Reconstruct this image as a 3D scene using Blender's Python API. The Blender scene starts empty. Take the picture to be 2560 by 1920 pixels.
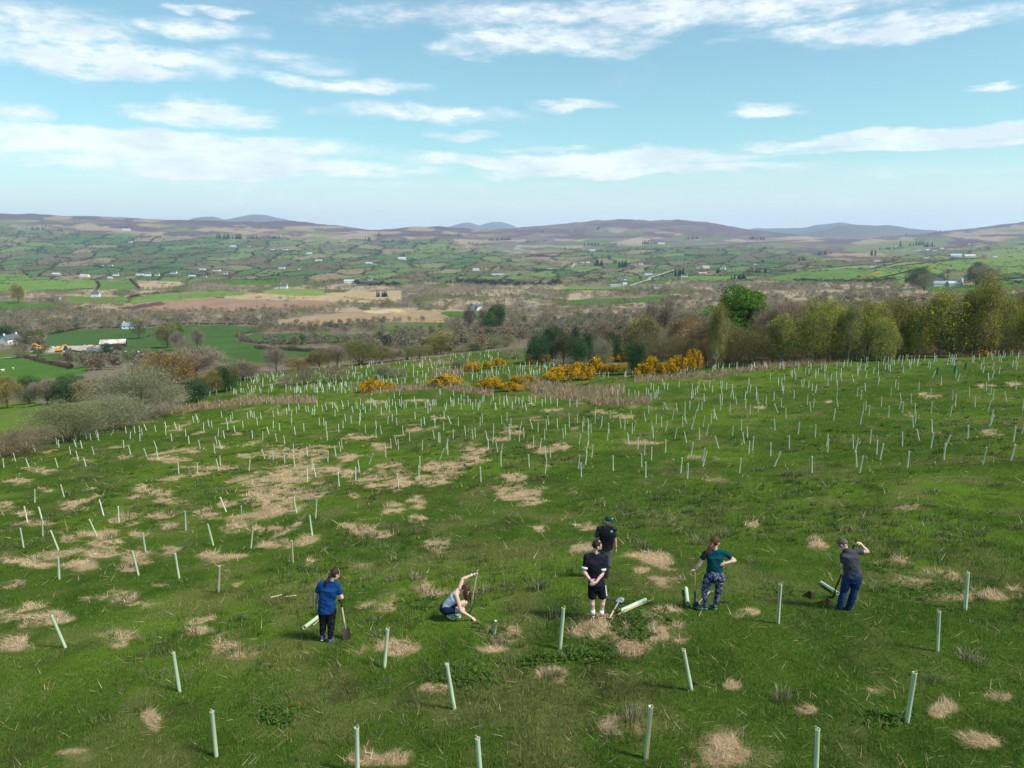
import bpy, bmesh, math, random
import numpy as np
from mathutils import Vector, Matrix
R = math.radians
scene = bpy.context.scene
COL = scene.collection
# ------------------------------------------------------------------ camera, world, sun, exposure
PITCH = R(11.0); FPX = 1850.0
cam_data = bpy.data.cameras.new('camera'); cam = bpy.data.objects.new('camera', cam_data); COL.objects.link(cam)
cam_data.sensor_width = 36.0; cam_data.lens = 36.0 * FPX / 2560.0
cam_data.clip_start = 0.1; cam_data.clip_end = 60000.0
cam.location = (0, 0, 0); cam.rotation_euler = (R(90) - PITCH, 0, 0)
scene.camera = cam
SUN_EL, SUN_AZ = R(50), R(118)          # azimuth measured clockwise from +Y (the view direction)
sun_dir = Vector((math.sin(SUN_AZ) * math.cos(SUN_EL), math.cos(SUN_AZ) * math.cos(SUN_EL), math.sin(SUN_EL)))
sd = bpy.data.lights.new('sun', 'SUN'); sd.energy = 3.7; sd.angle = R(9.0); sd.color = (1.0, 0.95, 0.87)
sun = bpy.data.objects.new('sun', sd); COL.objects.link(sun)
sun.rotation_euler = sun_dir.to_track_quat('Z', 'Y').to_euler()
world = bpy.data.worlds.new('World'); scene.world = world; world.use_nodes = True
vs = scene.view_settings
vs.view_transform = 'Standard'; vs.look = 'None'; vs.gamma = 1.0; vs.exposure = 0.62
try: vs.use_curve_mapping = False
except Exception: pass
cy = scene.cycles
try:
    cy.max_bounces = 6; cy.diffuse_bounces = 3; cy.glossy_bounces = 2; cy.transmission_bounces = 3
    cy.volume_bounces = 1; cy.transparent_max_bounces = 6
except Exception: pass

def world_nodes():
    nt = world.node_tree; nt.nodes.clear(); N = nt.nodes; L = nt.links
    out = N.new('ShaderNodeOutputWorld'); bg = N.new('ShaderNodeBackground'); bg.inputs[1].default_value = 0.125
    sky = N.new('ShaderNodeTexSky'); sky.sky_type = 'NISHITA'; sky.sun_disc = False
    sky.sun_elevation = SUN_EL; sky.sun_rotation = SUN_AZ; sky.altitude = 200; sky.air_density = 1.0; sky.dust_density = 0.6; sky.ozone_density = 1.4
    tc = N.new('ShaderNodeTexCoord'); sep = N.new('ShaderNodeSeparateXYZ'); L.new(tc.outputs['Generated'], sep.inputs[0])
    def M(op, a, b=None, c=None, clamp=False):
        n = N.new('ShaderNodeMath'); n.operation = op; n.use_clamp = clamp
        for i, v in enumerate((a, b, c)):
            if v is None: continue
            if isinstance(v, (int, float)): n.inputs[i].default_value = v
            else: L.new(v, n.inputs[i])
        return n.outputs[0]
    az = M('ARCTAN2', sep.outputs[0], sep.outputs[1]); el = M('ARCSINE', sep.outputs[2])
    comb = N.new('ShaderNodeCombineXYZ'); L.new(M('MULTIPLY', az, 57.2958), comb.inputs[0]); L.new(M('MULTIPLY', el, 57.2958 * 3.2), comb.inputs[1])
    def noise(scale, det, rough, off):
        n = N.new('ShaderNodeTexNoise'); n.inputs['Scale'].default_value = scale; n.inputs['Detail'].default_value = det
        n.inputs['Roughness'].default_value = rough
        mp = N.new('ShaderNodeMapping'); mp.inputs['Location'].default_value = (off, off * .7, off * .3); L.new(comb.outputs[0], mp.inputs[0])
        L.new(mp.outputs[0], n.inputs['Vector']); return n.outputs['Fac']
    nA = noise(0.16, 6, .62, 3.1); nB = noise(0.11, 5, .55, 11.7); nC = noise(0.5, 7, .65, 5.3)
    azd = M('ADD', M('MULTIPLY', az, 57.2958), M('MULTIPLY', M('SUBTRACT', nA, .5), 9.0))
    eld = M('ADD', M('MULTIPLY', el, 57.2958), M('MULTIPLY', M('SUBTRACT', nB, .5), 3.0))
    def to_ang(x, y):                     # picture position at 2212 px width -> azimuth, elevation in degrees
        u = (x * 1.1573 - 1280) / FPX; v = (y * 1.1573 - 960) / FPX
        c = math.cos(PITCH) - v * math.sin(PITCH); z = -math.sin(PITCH) - v * math.cos(PITCH)
        return math.degrees(math.atan2(u, c)), math.degrees(math.atan2(z, math.hypot(u, c)))
    CL = [(1500,22,800,46,.95),(1180,92,260,36,.95),(1950,52,400,32,.9),(1050,30,350,30,.7),(90,60,260,70,.9),(250,135,360,44,1.25),(60,110,220,44,.9),(460,14,90,15,.9),(430,62,160,32,.8),
          (740,180,190,25,.95),(600,128,170,18,.6),(30,245,120,30,.9),(440,250,180,27,1.2),(900,246,250,24,1.0),(1235,226,95,14,.9),
          (1665,236,95,22,1.0),(2180,192,70,11,.9),(330,312,560,38,1.5),(520,362,500,24,1.3),(985,291,85,11,.9),(1200,311,130,9,.75),
          (1250,346,420,26,1.5),(1400,372,360,14,1.3),(1980,300,450,22,1.5),(2000,320,380,12,1.2),(1800,385,600,20,.35),(700,400,900,16,.4),(1100,440,1600,26,.3)]
    tot = None
    for (x, y, rx, ry, st) in CL:
        a0, e0 = to_ang(x, y); a1, _ = to_ang(x + 10, y); _, e1 = to_ang(x, y + 10)
        ra = abs(a1 - a0) / 10 * rx; re = abs(e1 - e0) / 10 * ry
        da = M('MULTIPLY', M('SUBTRACT', azd, a0), 1 / ra); de = M('MULTIPLY', M('SUBTRACT', eld, e0), 1 / re)
        d2 = M('ADD', M('MULTIPLY', da, da), M('MULTIPLY', de, de))
        g = M('MULTIPLY', M('SUBTRACT', 1.25, d2), st)
        g = M('MAXIMUM', g, 0.0)
        g = M('MULTIPLY', g, 1.0)
        tot = g if tot is None else M('MAXIMUM', tot, M('MULTIPLY', g, 1.0))
    mask = M('MULTIPLY', tot, M('ADD', M('MULTIPLY', M('SUBTRACT', nC, .5), 2.3), .78))
    wisps = M('MULTIPLY', M('SUBTRACT', M('ADD', M('MULTIPLY', nB, .6), M('MULTIPLY', nC, .4)), .50), 1.6)
    mask = M('ADD', M('MAXIMUM', mask, 0), M('MAXIMUM', wisps, 0), clamp=True)
    ramp = N.new('ShaderNodeMapRange'); ramp.interpolation_type = 'SMOOTHSTEP'
    L.new(mask, ramp.inputs[0]); ramp.inputs[1].default_value = 0.0; ramp.inputs[2].default_value = 1.4; ramp.inputs[3].default_value = 0; ramp.inputs[4].default_value = .93
    tint = N.new('ShaderNodeMix'); tint.data_type = 'RGBA'; tint.blend_type = 'MULTIPLY'; tint.inputs[0].default_value = 1.0
    L.new(sky.outputs[0], tint.inputs[6]); tint.inputs[7].default_value = SKYTINT
    # thin high veil that brightens towards the horizon
    veil = N.new('ShaderNodeMapRange'); L.new(el, veil.inputs[0]); veil.inputs[1].default_value = 0.0; veil.inputs[2].default_value = R(7.0)
    veil.inputs[3].default_value = .9; veil.inputs[4].default_value = .06; veil.interpolation_type = 'SMOOTHSTEP'
    mv = N.new('ShaderNodeMix'); mv.data_type = 'RGBA'; L.new(veil.outputs[0], mv.inputs[0]); L.new(tint.outputs[2], mv.inputs[6]); mv.inputs[7].default_value = VEIL
    mc = N.new('ShaderNodeMix'); mc.data_type = 'RGBA'; L.new(ramp.outputs[0], mc.inputs[0]); L.new(mv.outputs[2], mc.inputs[6])
    cs = N.new('ShaderNodeMix'); cs.data_type = 'RGBA'; mrc = N.new('ShaderNodeMapRange'); L.new(nA, mrc.inputs[0]); mrc.inputs[1].default_value = .40; mrc.inputs[2].default_value = .62; L.new(mrc.outputs[0], cs.inputs[0]); cs.inputs[6].default_value = (4.9, 5.15, 5.45, 1); cs.inputs[7].default_value = CLOUD; L.new(cs.outputs[2], mc.inputs[7])
    L.new(mc.outputs[2], bg.inputs[0]); L.new(bg.outputs[0], out.inputs[0])
SKYTINT = (0.64, 0.91, 0.80, 1); VEIL = (4.85, 5.25, 5.45, 1); CLOUD = (6.6, 6.7, 6.8, 1)
world_nodes()

# ------------------------------------------------------------------ small helpers
def tag(o, label=None, cat=None, group=None, kind=None):
    if label: o['label'] = label
    if cat: o['category'] = cat
    if group: o['group'] = group
    if kind: o['kind'] = kind
    return o
def empty(name, loc, rz=0.0):
    o = bpy.data.objects.new(name, None); COL.objects.link(o); o.location = loc; o.rotation_euler = (0, 0, rz)
    o.empty_display_size = .2; return o
def link(name, me, mat=None, parent=None, loc=(0, 0, 0), rot=(0, 0, 0)):
    o = bpy.data.objects.new(name, me); COL.objects.link(o)
    if mat is not None and not me.materials: me.materials.append(mat)
    o.location = loc; o.rotation_euler = rot
    if parent is not None: o.parent = parent
    return o
def tri_mesh(name, T, C=None, mat=None, smooth=False):
    """T: (n,3,3) triangles, C: (n,3) colours"""
    T = np.ascontiguousarray(T, dtype=np.float32); n = len(T)
    me = bpy.data.meshes.new(name)
    me.vertices.add(3 * n); me.loops.add(3 * n); me.polygons.add(n)
    me.vertices.foreach_set('co', T.ravel())
    me.loops.foreach_set('vertex_index', np.arange(3 * n, dtype=np.int32))
    me.polygons.foreach_set('loop_start', np.arange(0, 3 * n, 3, dtype=np.int32))
    if C is not None:
        a = me.attributes.new('Col', 'FLOAT_COLOR', 'POINT')
        cc = np.ones((3 * n, 4), np.float32); cc[:, :3] = np.repeat(C, 3, axis=0)
        a.data.foreach_set('color', cc.ravel())
    me.update(calc_edges=True)
    if mat: me.materials.append(mat)
    return me
def poly_mesh(name, V, F, mat=None, smooth=False):
    me = bpy.data.meshes.new(name); me.from_pydata([tuple(v) for v in V], [], [tuple(f) for f in F]); me.update()
    if smooth: me.polygons.foreach_set('use_smooth', [True] * len(me.polygons))
    if mat: me.materials.append(mat)
    return me
def make_mat(name, rgb=None, rough=.8, vary=0.0, vscale=8.0, bump=0.0, bscale=30.0, attr=False, trans=0.0, objcol=False, metal=0.0, spec=0.2, rgb2=None):
    m = bpy.data.materials.new(name); m.use_nodes = True; nt = m.node_tree; N = nt.nodes; L = nt.links
    b = N['Principled BSDF']; b.inputs['Roughness'].default_value = rough; b.inputs['Metallic'].default_value = metal
    try: b.inputs['Specular IOR Level'].default_value = spec
    except Exception: pass
    if attr:
        at = N.new('ShaderNodeAttribute'); at.attribute_name = 'Col'; src = at.outputs['Color']
    else:
        rg = N.new('ShaderNodeRGB'); rg.outputs[0].default_value = (*rgb, 1); src = rg.outputs[0]
    tc = N.new('ShaderNodeTexCoord')
    if rgb2 is not None:
        nz = N.new('ShaderNodeTexNoise'); nz.inputs['Scale'].default_value = vscale; nz.inputs['Detail'].default_value = 5
        L.new(tc.outputs['Object'], nz.inputs['Vector'])
        mr = N.new('ShaderNodeMapRange'); L.new(nz.outputs['Fac'], mr.inputs[0]); mr.inputs[1].default_value = .42; mr.inputs[2].default_value = .58
        mx = N.new('ShaderNodeMix'); mx.data_type = 'RGBA'; L.new(mr.outputs[0], mx.inputs[0]); L.new(src, mx.inputs[6]); mx.inputs[7].default_value = (*rgb2, 1); src = mx.outputs[2]
    if vary > 0:
        nz = N.new('ShaderNodeTexNoise'); nz.inputs['Scale'].default_value = vscale; nz.inputs['Detail'].default_value = 4
        L.new(tc.outputs['Object'], nz.inputs['Vector'])
        mr = N.new('ShaderNodeMapRange'); L.new(nz.outputs['Fac'], mr.inputs[0]); mr.inputs[1].default_value = .25; mr.inputs[2].default_value = .75
        mr.inputs[3].default_value = 1 - vary; mr.inputs[4].default_value = 1 + vary
        mx = N.new('ShaderNodeVectorMath'); mx.operation = 'SCALE'; L.new(src, mx.inputs[0]); L.new(mr.outputs[0], mx.inputs['Scale']); src = mx.outputs[0]
    if objcol:
        oi = N.new('ShaderNodeObjectInfo'); mx = N.new('ShaderNodeMix'); mx.data_type = 'RGBA'; mx.blend_type = 'MULTIPLY'; mx.inputs[0].default_value = 1
        L.new(src, mx.inputs[6]); L.new(oi.outputs['Color'], mx.inputs[7]); src = mx.outputs[2]
    L.new(src, b.inputs['Base Color'])
    if bump > 0:
        nz = N.new('ShaderNodeTexNoise'); nz.inputs['Scale'].default_value = bscale; nz.inputs['Detail'].default_value = 4
        L.new(tc.outputs['Object'], nz.inputs['Vector'])
        bp = N.new('ShaderNodeBump'); bp.inputs['Strength'].default_value = bump; bp.inputs['Distance'].default_value = .05; L.new(nz.outputs['Fac'], bp.inputs['Height']); L.new(bp.outputs[0], b.inputs['Normal'])
    if trans > 0:
        tr = N.new('ShaderNodeBsdfTranslucent'); L.new(src, tr.inputs[0]); ms = N.new('ShaderNodeMixShader'); ms.inputs[0].default_value = trans
        L.new(b.outputs[0], ms.inputs[1]); L.new(tr.outputs[0], ms.inputs[2]); L.new(ms.outputs[0], N['Material Output'].inputs[0])
    return m

# ------------------------------------------------------------------ numpy noise
def _h(ix, iy, seed):
    n = (ix.astype(np.int64) * 374761393 + iy.astype(np.int64) * 668265263 + seed * 974634777) & 0x7fffffff
    n = ((n ^ (n >> 13)) * 1274126177) & 0x7fffffff
    return ((n ^ (n >> 16)) & 0xffff) / 65535.0
def vn(x, y, seed=0):
    x = np.asarray(x, float); y = np.asarray(y, float)
    ix = np.floor(x); iy = np.floor(y); fx = x - ix; fy = y - iy
    fx = fx * fx * (3 - 2 * fx); fy = fy * fy * (3 - 2 * fy)
    a = _h(ix, iy, seed); b = _h(ix + 1, iy, seed); c = _h(ix, iy + 1, seed); d = _h(ix + 1, iy + 1, seed)
    return (a * (1 - fx) + b * fx) * (1 - fy) + (c * (1 - fx) + d * fx) * fy
def fbm(x, y, seed=0, o=4):
    s = 0; a = 1; t = 0
    for i in range(o):
        s = s + a * vn(x * 2 ** i + i * 17.3, y * 2 ** i - i * 9.1, seed + i); t += a; a *= .5
    return s / t
def sstep(a, b, x):
    t = np.clip((x - a) / (b - a), 0, 1); return t * t * (3 - 2 * t)

# ------------------------------------------------------------------ lie of the land (distance table read off the photograph)
def k_row(py): return np.tan(PITCH + np.arctan((np.asarray(py, float) - 960) / FPX))      # drop per metre of forward distance
def row_k(k): return 960 + FPX * np.tan(np.arctan(k) - PITCH)
YN = [6, 10, 15, 20, 28, 40, 60, 90]
FARROWS = [(900, 772), (1300, 724), (2000, 683), (3000, 651)]
def colk(H, rows):
    pts = [(3.0, H[0] * .97 / 3.0)] + [(y, h / y) for y, h in zip(YN, H)] + [(y, float(k_row(r))) for y, r in rows]
    ys, ks = zip(*pts); return np.log(ys), np.array(ks)
COLS = [
 (-1.25, colk([8.6, 9.2, 10.2, 11.6, 13.8, 17.0, 22, 28], [(130, 1062), (200, 1005), (300, 935), (450, 885), (650, 830)] + FARROWS)),
 (-.70, colk([8.0, 8.5, 9.3, 10.5, 12.4, 15.2, 19.3, 25.0], [(130, 1045), (200, 1000), (300, 932), (450, 884), (650, 828)] + FARROWS)),
 (-.35, colk([7.8, 8.1, 8.7, 9.9, 11.9, 14.2, 17.9, 22.3], [(110, 1003), (130, 962), (160, 930), (200, 924), (300, 905), (450, 872), (650, 825)] + FARROWS)),
 (0.0, colk([7.6, 7.8, 8.2, 9.3, 11.1, 13.2, 16.2, 19.9], [(110, 970), (130, 932), (170, 895), (225, 868), (300, 861), (450, 845), (650, 820)] + FARROWS)),
 (.35, colk([7.4, 7.5, 7.85, 8.8, 10.5, 12.3, 14.7, 17.2], [(108, 912), (130, 900), (200, 855), (300, 820), (450, 790), (650, 765), (900, 740), (1300, 706), (2000, 668), (3000, 642)])),
 (.70, colk([7.2, 7.3, 7.7, 8.5, 9.8, 11.1, 12.7, 14.7], [(100, 890), (130, 880), (200, 830), (300, 790), (450, 760), (650, 735), (900, 710), (1300, 684), (2000, 652), (3000, 628)])),
 (1.25, colk([6.9, 7.0, 7.3, 8.0, 9.1, 10.2, 11.5, 13.3], [(100, 880), (130, 868), (200, 820), (300, 780), (450, 752), (650, 728), (900, 700), (1300, 674), (2000, 640), (3000, 615)])),
]
RIDGE = [(-1200, 560), (-300, 540), (0, 533), (160, 533), (300, 540), (380, 548), (640, 551), (780, 557), (860, 568), (940, 572), (1000, 569), (1120, 566), (1180, 575), (1240, 572),
         (1330, 565), (1420, 560), (1475, 552), (1530, 545), (1600, 551), (1720, 553), (1800, 562), (1880, 576), (2000, 592), (2100, 597), (2200, 590), (2280, 580), (2350, 576), (2450, 565), (2560, 548), (2900, 535), (3800, 560)]
SG = np.linspace(-1.3, 1.3, 261); LG = np.linspace(math.log(3.0), math.log(12000.0), 520)
def build_table():
    base = np.array([np.interp(LG, c[1][0], c[1][1]) for c in COLS]); cs = np.array([c[0] for c in COLS])
    K = np.empty((len(SG), len(LG)))
    for j in range(len(LG)): K[:, j] = np.interp(SG, cs, base[:, j])
    pxs = 1280 + FPX * SG * .985; rr = np.interp(pxs, [a for a, b in RIDGE], [b for a, b in RIDGE]); kr = k_row(rr)
    k3 = K[:, np.argmin(abs(LG - math.log(3000)))]
    t = np.clip((LG - math.log(3000)) / (math.log(7000) - math.log(3000)), 0, 1) ** 1.1
    far = LG > math.log(3000)
    K[:, far] = (k3[:, None] * (1 - t[None, :]) + kr[:, None] * t[None, :])[:, far]
    Y = np.exp(LG); K += np.clip(Y / 7000 - 1, 0, None)[None, :] * .05
    g = np.exp(-.5 * (np.arange(-9, 10) / 4.0) ** 2); g /= g.sum()
    P = np.pad(K, ((0, 0), (9, 9)), mode='edge'); K2 = sum(P[:, i:i + K.shape[1]] * g[i] for i in range(19))
    K2[:, LG > math.log(5500)] = K[:, LG > math.log(5500)] * 1.0
    w = sstep(math.log(4200), math.log(5500), LG)[None, :]; K2 = K2 * (1 - w) + K * w
    g = np.exp(-.5 * (np.arange(-24, 25) / 10.0) ** 2); g /= g.sum()
    P = np.pad(K2, ((24, 24), (0, 0)), mode='edge'); K3 = sum(P[i:i + K.shape[0], :] * g[i] for i in range(49))
    w = sstep(math.log(2500), math.log(5500), LG)[None, :]
    g = np.exp(-.5 * (np.arange(-2, 3) / 1.2) ** 2); g /= g.sum()
    P = np.pad(K2, ((2, 2), (0, 0)), mode='edge'); K4 = sum(P[i:i + K.shape[0], :] * g[i] for i in range(5))
    return K3 * (1 - w) + K4 * w
KT = build_table()
def kfun(s, ly):
    s = np.asarray(s, float); ly = np.asarray(ly, float)
    a = np.clip((s - SG[0]) / (SG[1] - SG[0]), 0, len(SG) - 1.001); b = np.clip((ly - LG[0]) / (LG[1] - LG[0]), 0, len(LG) - 1.001)
    i = a.astype(int); j = b.astype(int); fa = a - i; fb = b - j
    return (KT[i, j] * (1 - fa) + KT[i + 1, j] * fa) * (1 - fb) + (KT[i, j + 1] * (1 - fa) + KT[i + 1, j + 1] * fa) * fb
def TZ(X, Y):
    """ground height (camera height is 0)"""
    X = np.asarray(X, float); Y = np.asarray(Y, float); Yc = np.maximum(Y, 3.0)
    z = -Yc * kfun(X / np.maximum(Yc, 6.0), np.log(Yc))
    z = z + (fbm(X / 2.2, Y / 2.2, 5, 3) - .5) * .16 * sstep(250, 60, Y) + (fbm(X / 9, Y / 9, 9, 2) - .5) * .35 * sstep(4, 30, Y)
    z = z + (fbm(X / 130, Y / 260, 21, 4) - .5) * 16 * sstep(900, 3500, Y) + (fbm(X / 420, Y / 700, 31, 4) - .5) * 50 * sstep(3500, 6000, Y) * sstep(9000, 6800, Y)
    return z
def proj(X, Y, Z):
    c, s = math.cos(PITCH), math.sin(PITCH); d = Y * c - Z * s; d = np.maximum(d, .01)
    return 1280 + FPX * X / d, 960 - FPX * (Y * s + Z * c) / d
LYS = np.linspace(math.log(3.2), math.log(9000), 2600)
def hit(px, py):
    v = (py - 960) / FPX; c = math.cos(PITCH) - v * math.sin(PITCH); s = (px - 1280) / FPX / c
    kt = kfun(np.full_like(LYS, s), LYS); kr = float(k_row(py)); idx = np.nonzero(kt <= kr)[0]
    if len(idx) == 0: Y = 6900.0
    else:
        i = idx[0]
        if i == 0: Y = math.exp(LYS[0])
        else:
            f = (kt[i - 1] - kr) / max(kt[i - 1] - kt[i], 1e-9); Y = math.exp(LYS[i - 1] + (LYS[i] - LYS[i - 1]) * min(max(f, 0), 1))
    X = s * Y; return Vector((X, Y, float(TZ(X, Y))))
def at(px, py, Y):
    """the point at forward distance Y seen at a pixel of the photograph"""
    v = (py - 960) / FPX; c = math.cos(PITCH) - v * math.sin(PITCH)
    return Vector(((px - 1280) / FPX / c * Y, Y, -float(k_row(py)) * Y))
def inpoly(px, py, P):
    r = np.zeros(px.shape, bool); n = len(P)
    for i in range(n):
        x1, y1 = P[i]; x2, y2 = P[(i + 1) % n]
        if y1 == y2: continue
        cnd = ((y1 > py) != (y2 > py)); xx = (x2 - x1) * (py - y1) / (y2 - y1) + x1
        r ^= cnd & (px < xx)
    return r
# ------------------------------------------------------------------ straw and dead-rush patches (centre x, y, half width, half height)
STRAW = np.array([float(v) for v in """
95 1177 30 9 49 1202 26 6 116 1224 20 5 17 1265 22 8 174 1264 26 9 200 1274 20 5 55 1281 20 9 95 1310 66 7 142 1331 20 4 249 1339 41 13 176 1347 20 7 260 1362 43 11 255 1388 40 12
69 1406 58 11 185 1413 50 10 347 1392 43 17 315 1415 25 12 425 1377 20 11 550 1391 46 12 362 1227 32 12 341 1244 20 5 414 1237 29 9 422 1254 37 8 408 1290 35 9 321 1287 29 8 353 1336 26 10
422 1315 22 10 518 1282 29 10 567 1260 26 9 596 1319 32 14 532 1170 55 7 620 1206 22 6 428 1199 18 4 38 1464 38 12 58 1539 60 14 116 1548 36 11 312 1501 50 16 390 1465 20 5 515 1547 28 9 596 1464 14 6
700 1215 82 30 665 1255 62 28 715 1275 45 14 745 1178 70 18 973 1205 70 15 1074 1200 58 13 842 1174 43 9 1260 1192 26 9 1268 1222 28 18 1300 1240 40 16 895 1319 45 15 958 1336 26 10 976 1273 28 12 1042 1253 26 14 1042 1295 18 9
1090 1368 35 18 683 1362 44 12 689 1325 20 13 646 1325 14 9 773 1403 14 9 889 1238 17 5 973 1484 36 20 1045 1467 26 20 941 1519 30 11 1074 1487 30 11 1297 1226 22 12 1323 1238 38 18 1292 1192 24 10
1462 1316 30 14 1344 1322 15 10 1454 1368 30 12 1640 1400 66 22 1598 1429 22 9 1676 1455 32 11 1876 1316 26 7 1650 1533 28 15 1853 1533 20 7 2041 1362 28 15 2273 1267 28 8 2232 1409 60 15 2331 1430 26 16 2282 1452 40 14
2505 1480 52 20 2340 1497 70 11 2383 1446 22 9 2420 1495 50 12 304 1588 40 8 295 1612 22 7 581 1610 35 18 509 1575 28 8 20 1607 32 15 376 1800 15 13 185 1884 38 10 967 1627 46 15 1077 1720 22 9 949 1893 48 26
1247 1587 28 13 1219 1624 30 8 1511 1572 44 18 1584 1604 34 22 1670 1575 38 18 1381 1676 27 15 1526 1827 40 20 1772 1885 64 34 1890 1905 45 18 1838 1714 18 12 2010 1775 20 10 2360 1783 28 12 2426 1847 40 20
2195 1723 26 8 2499 1743 28 8 897 1092 35 7 949 1112 19 5 727 1133 75 14 871 1144 26 9 978 1173 38 16 1103 1170 46 17 1190 1127 32 14 1180 1150 40 12 712 1185 75 17 1262 1193 25 9 419 1147 46 8 529 1170 58 7 613 1141 20 5
95 1176 30 8 310 1142 18 4 480 1128 14 4 555 1118 18 3 1404 1115 18 9 1323 1118 20 4 2467 965 29 4 2305 985 13 3 2073 1005 12 3 2270 1037 12 4 2478 1083 26 7 2330 993 22 4 2530 960 20 5 930 1005 30 4 1040 1002 30 3
1510 1030 30 4 1370 1025 25 4 1560 1040 25 4 1250 1100 25 6 1040 1075 22 5 1100 1045 26 4 1440 938 30 4 1480 935 25 4 1330 1010 12 3 1900 1018 14 3""".split()]).reshape(-1, 4)
SX = np.array([-1.3])
def straw_mask(px, py, X, Y):
    m = np.zeros(px.shape); q_ = np.clip(Y / 30, .45, 1.4); wx = (fbm(X / .9, Y / .9, 71, 4) - .5) * 1.5; wy = (fbm(X / .9 + 40, Y / .9, 72, 4) - .5) * 1.5
    for cx, cy_, rx, ry in STRAW:
        if cy_ > 1500: rx *= 1.35; ry *= 1.35
        sel = (abs(px - cx) < rx * 1.8) & (abs(py - cy_) < ry * 2.2)
        if not sel.any(): continue
        dx = (px[sel] - cx) / rx + wx[sel] * 1.5; dy = (py[sel] - cy_) / ry + wy[sel] * 1.7
        v = sstep(1.3, .6, np.sqrt(dx * dx + dy * dy)); m[sel] = np.maximum(m[sel], v)
    hole = np.where(py > 1450, sstep(.44, .60, fbm(X / .38, Y / .45, 79, 4)), sstep(.54, .66, fbm(X / .55, Y / .7, 78, 4))); m = m * (1 - .85 * hole)
    n = fbm(X / 2.6, Y / 4.0, 74, 4)
    amt = sstep(1020, 1100, py) * sstep(1650, 1300, py) * .6 + .4 * sstep(1480, 1380, py); amt = amt * sstep(2000, 1650, px)
    sp = sstep(.70, .77, n) * amt * .8
    return np.maximum(m, sp * (py > 930))
RUSHB = [  # bands of brown rushes: polyline (x, y) in the photograph, half height
 ([(-60, 1155), (120, 1100), (280, 1062), (400, 1030), (520, 1015), (640, 1003), (790, 1000)], 9),
 ([(1310, 955), (1400, 975), (1480, 985), (1540, 980)], 16), ([(1330, 985), (1450, 998), (1560, 975)], 8),
 ([(1480, 1005), (1560, 1008), (1625, 1003)], 8), ([(1590, 950), (1700, 942), (1800, 935), (1920, 918), (2060, 905), (2130, 898)], 6),
 ([(900, 978), (1000, 972), (1100, 966), (1230, 985)], 7), ([(1040, 912), (1130, 905)], 4), ([(1080, 932), (1180, 928)], 7), ([(1660, 918), (1760, 915)], 6)]
def band_mask(px, py):
    m = np.zeros(px.shape)
    for pl, hw in RUSHB:
        for (x1, y1), (x2, y2) in zip(pl[:-1], pl[1:]):
            sel = (px > min(x1, x2) - 4) & (px < max(x1, x2) + 4) & (abs(py - (y1 + y2) / 2) < abs(y2 - y1) + 3 * hw)
            if not sel.any(): continue
            t = np.clip((px[sel] - x1) / (x2 - x1), 0, 1); d = abs(py[sel] - (y1 + (y2 - y1) * t)) / hw
            m[sel] = np.maximum(m[sel], sstep(1.1, .6, d))
    return m
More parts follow.
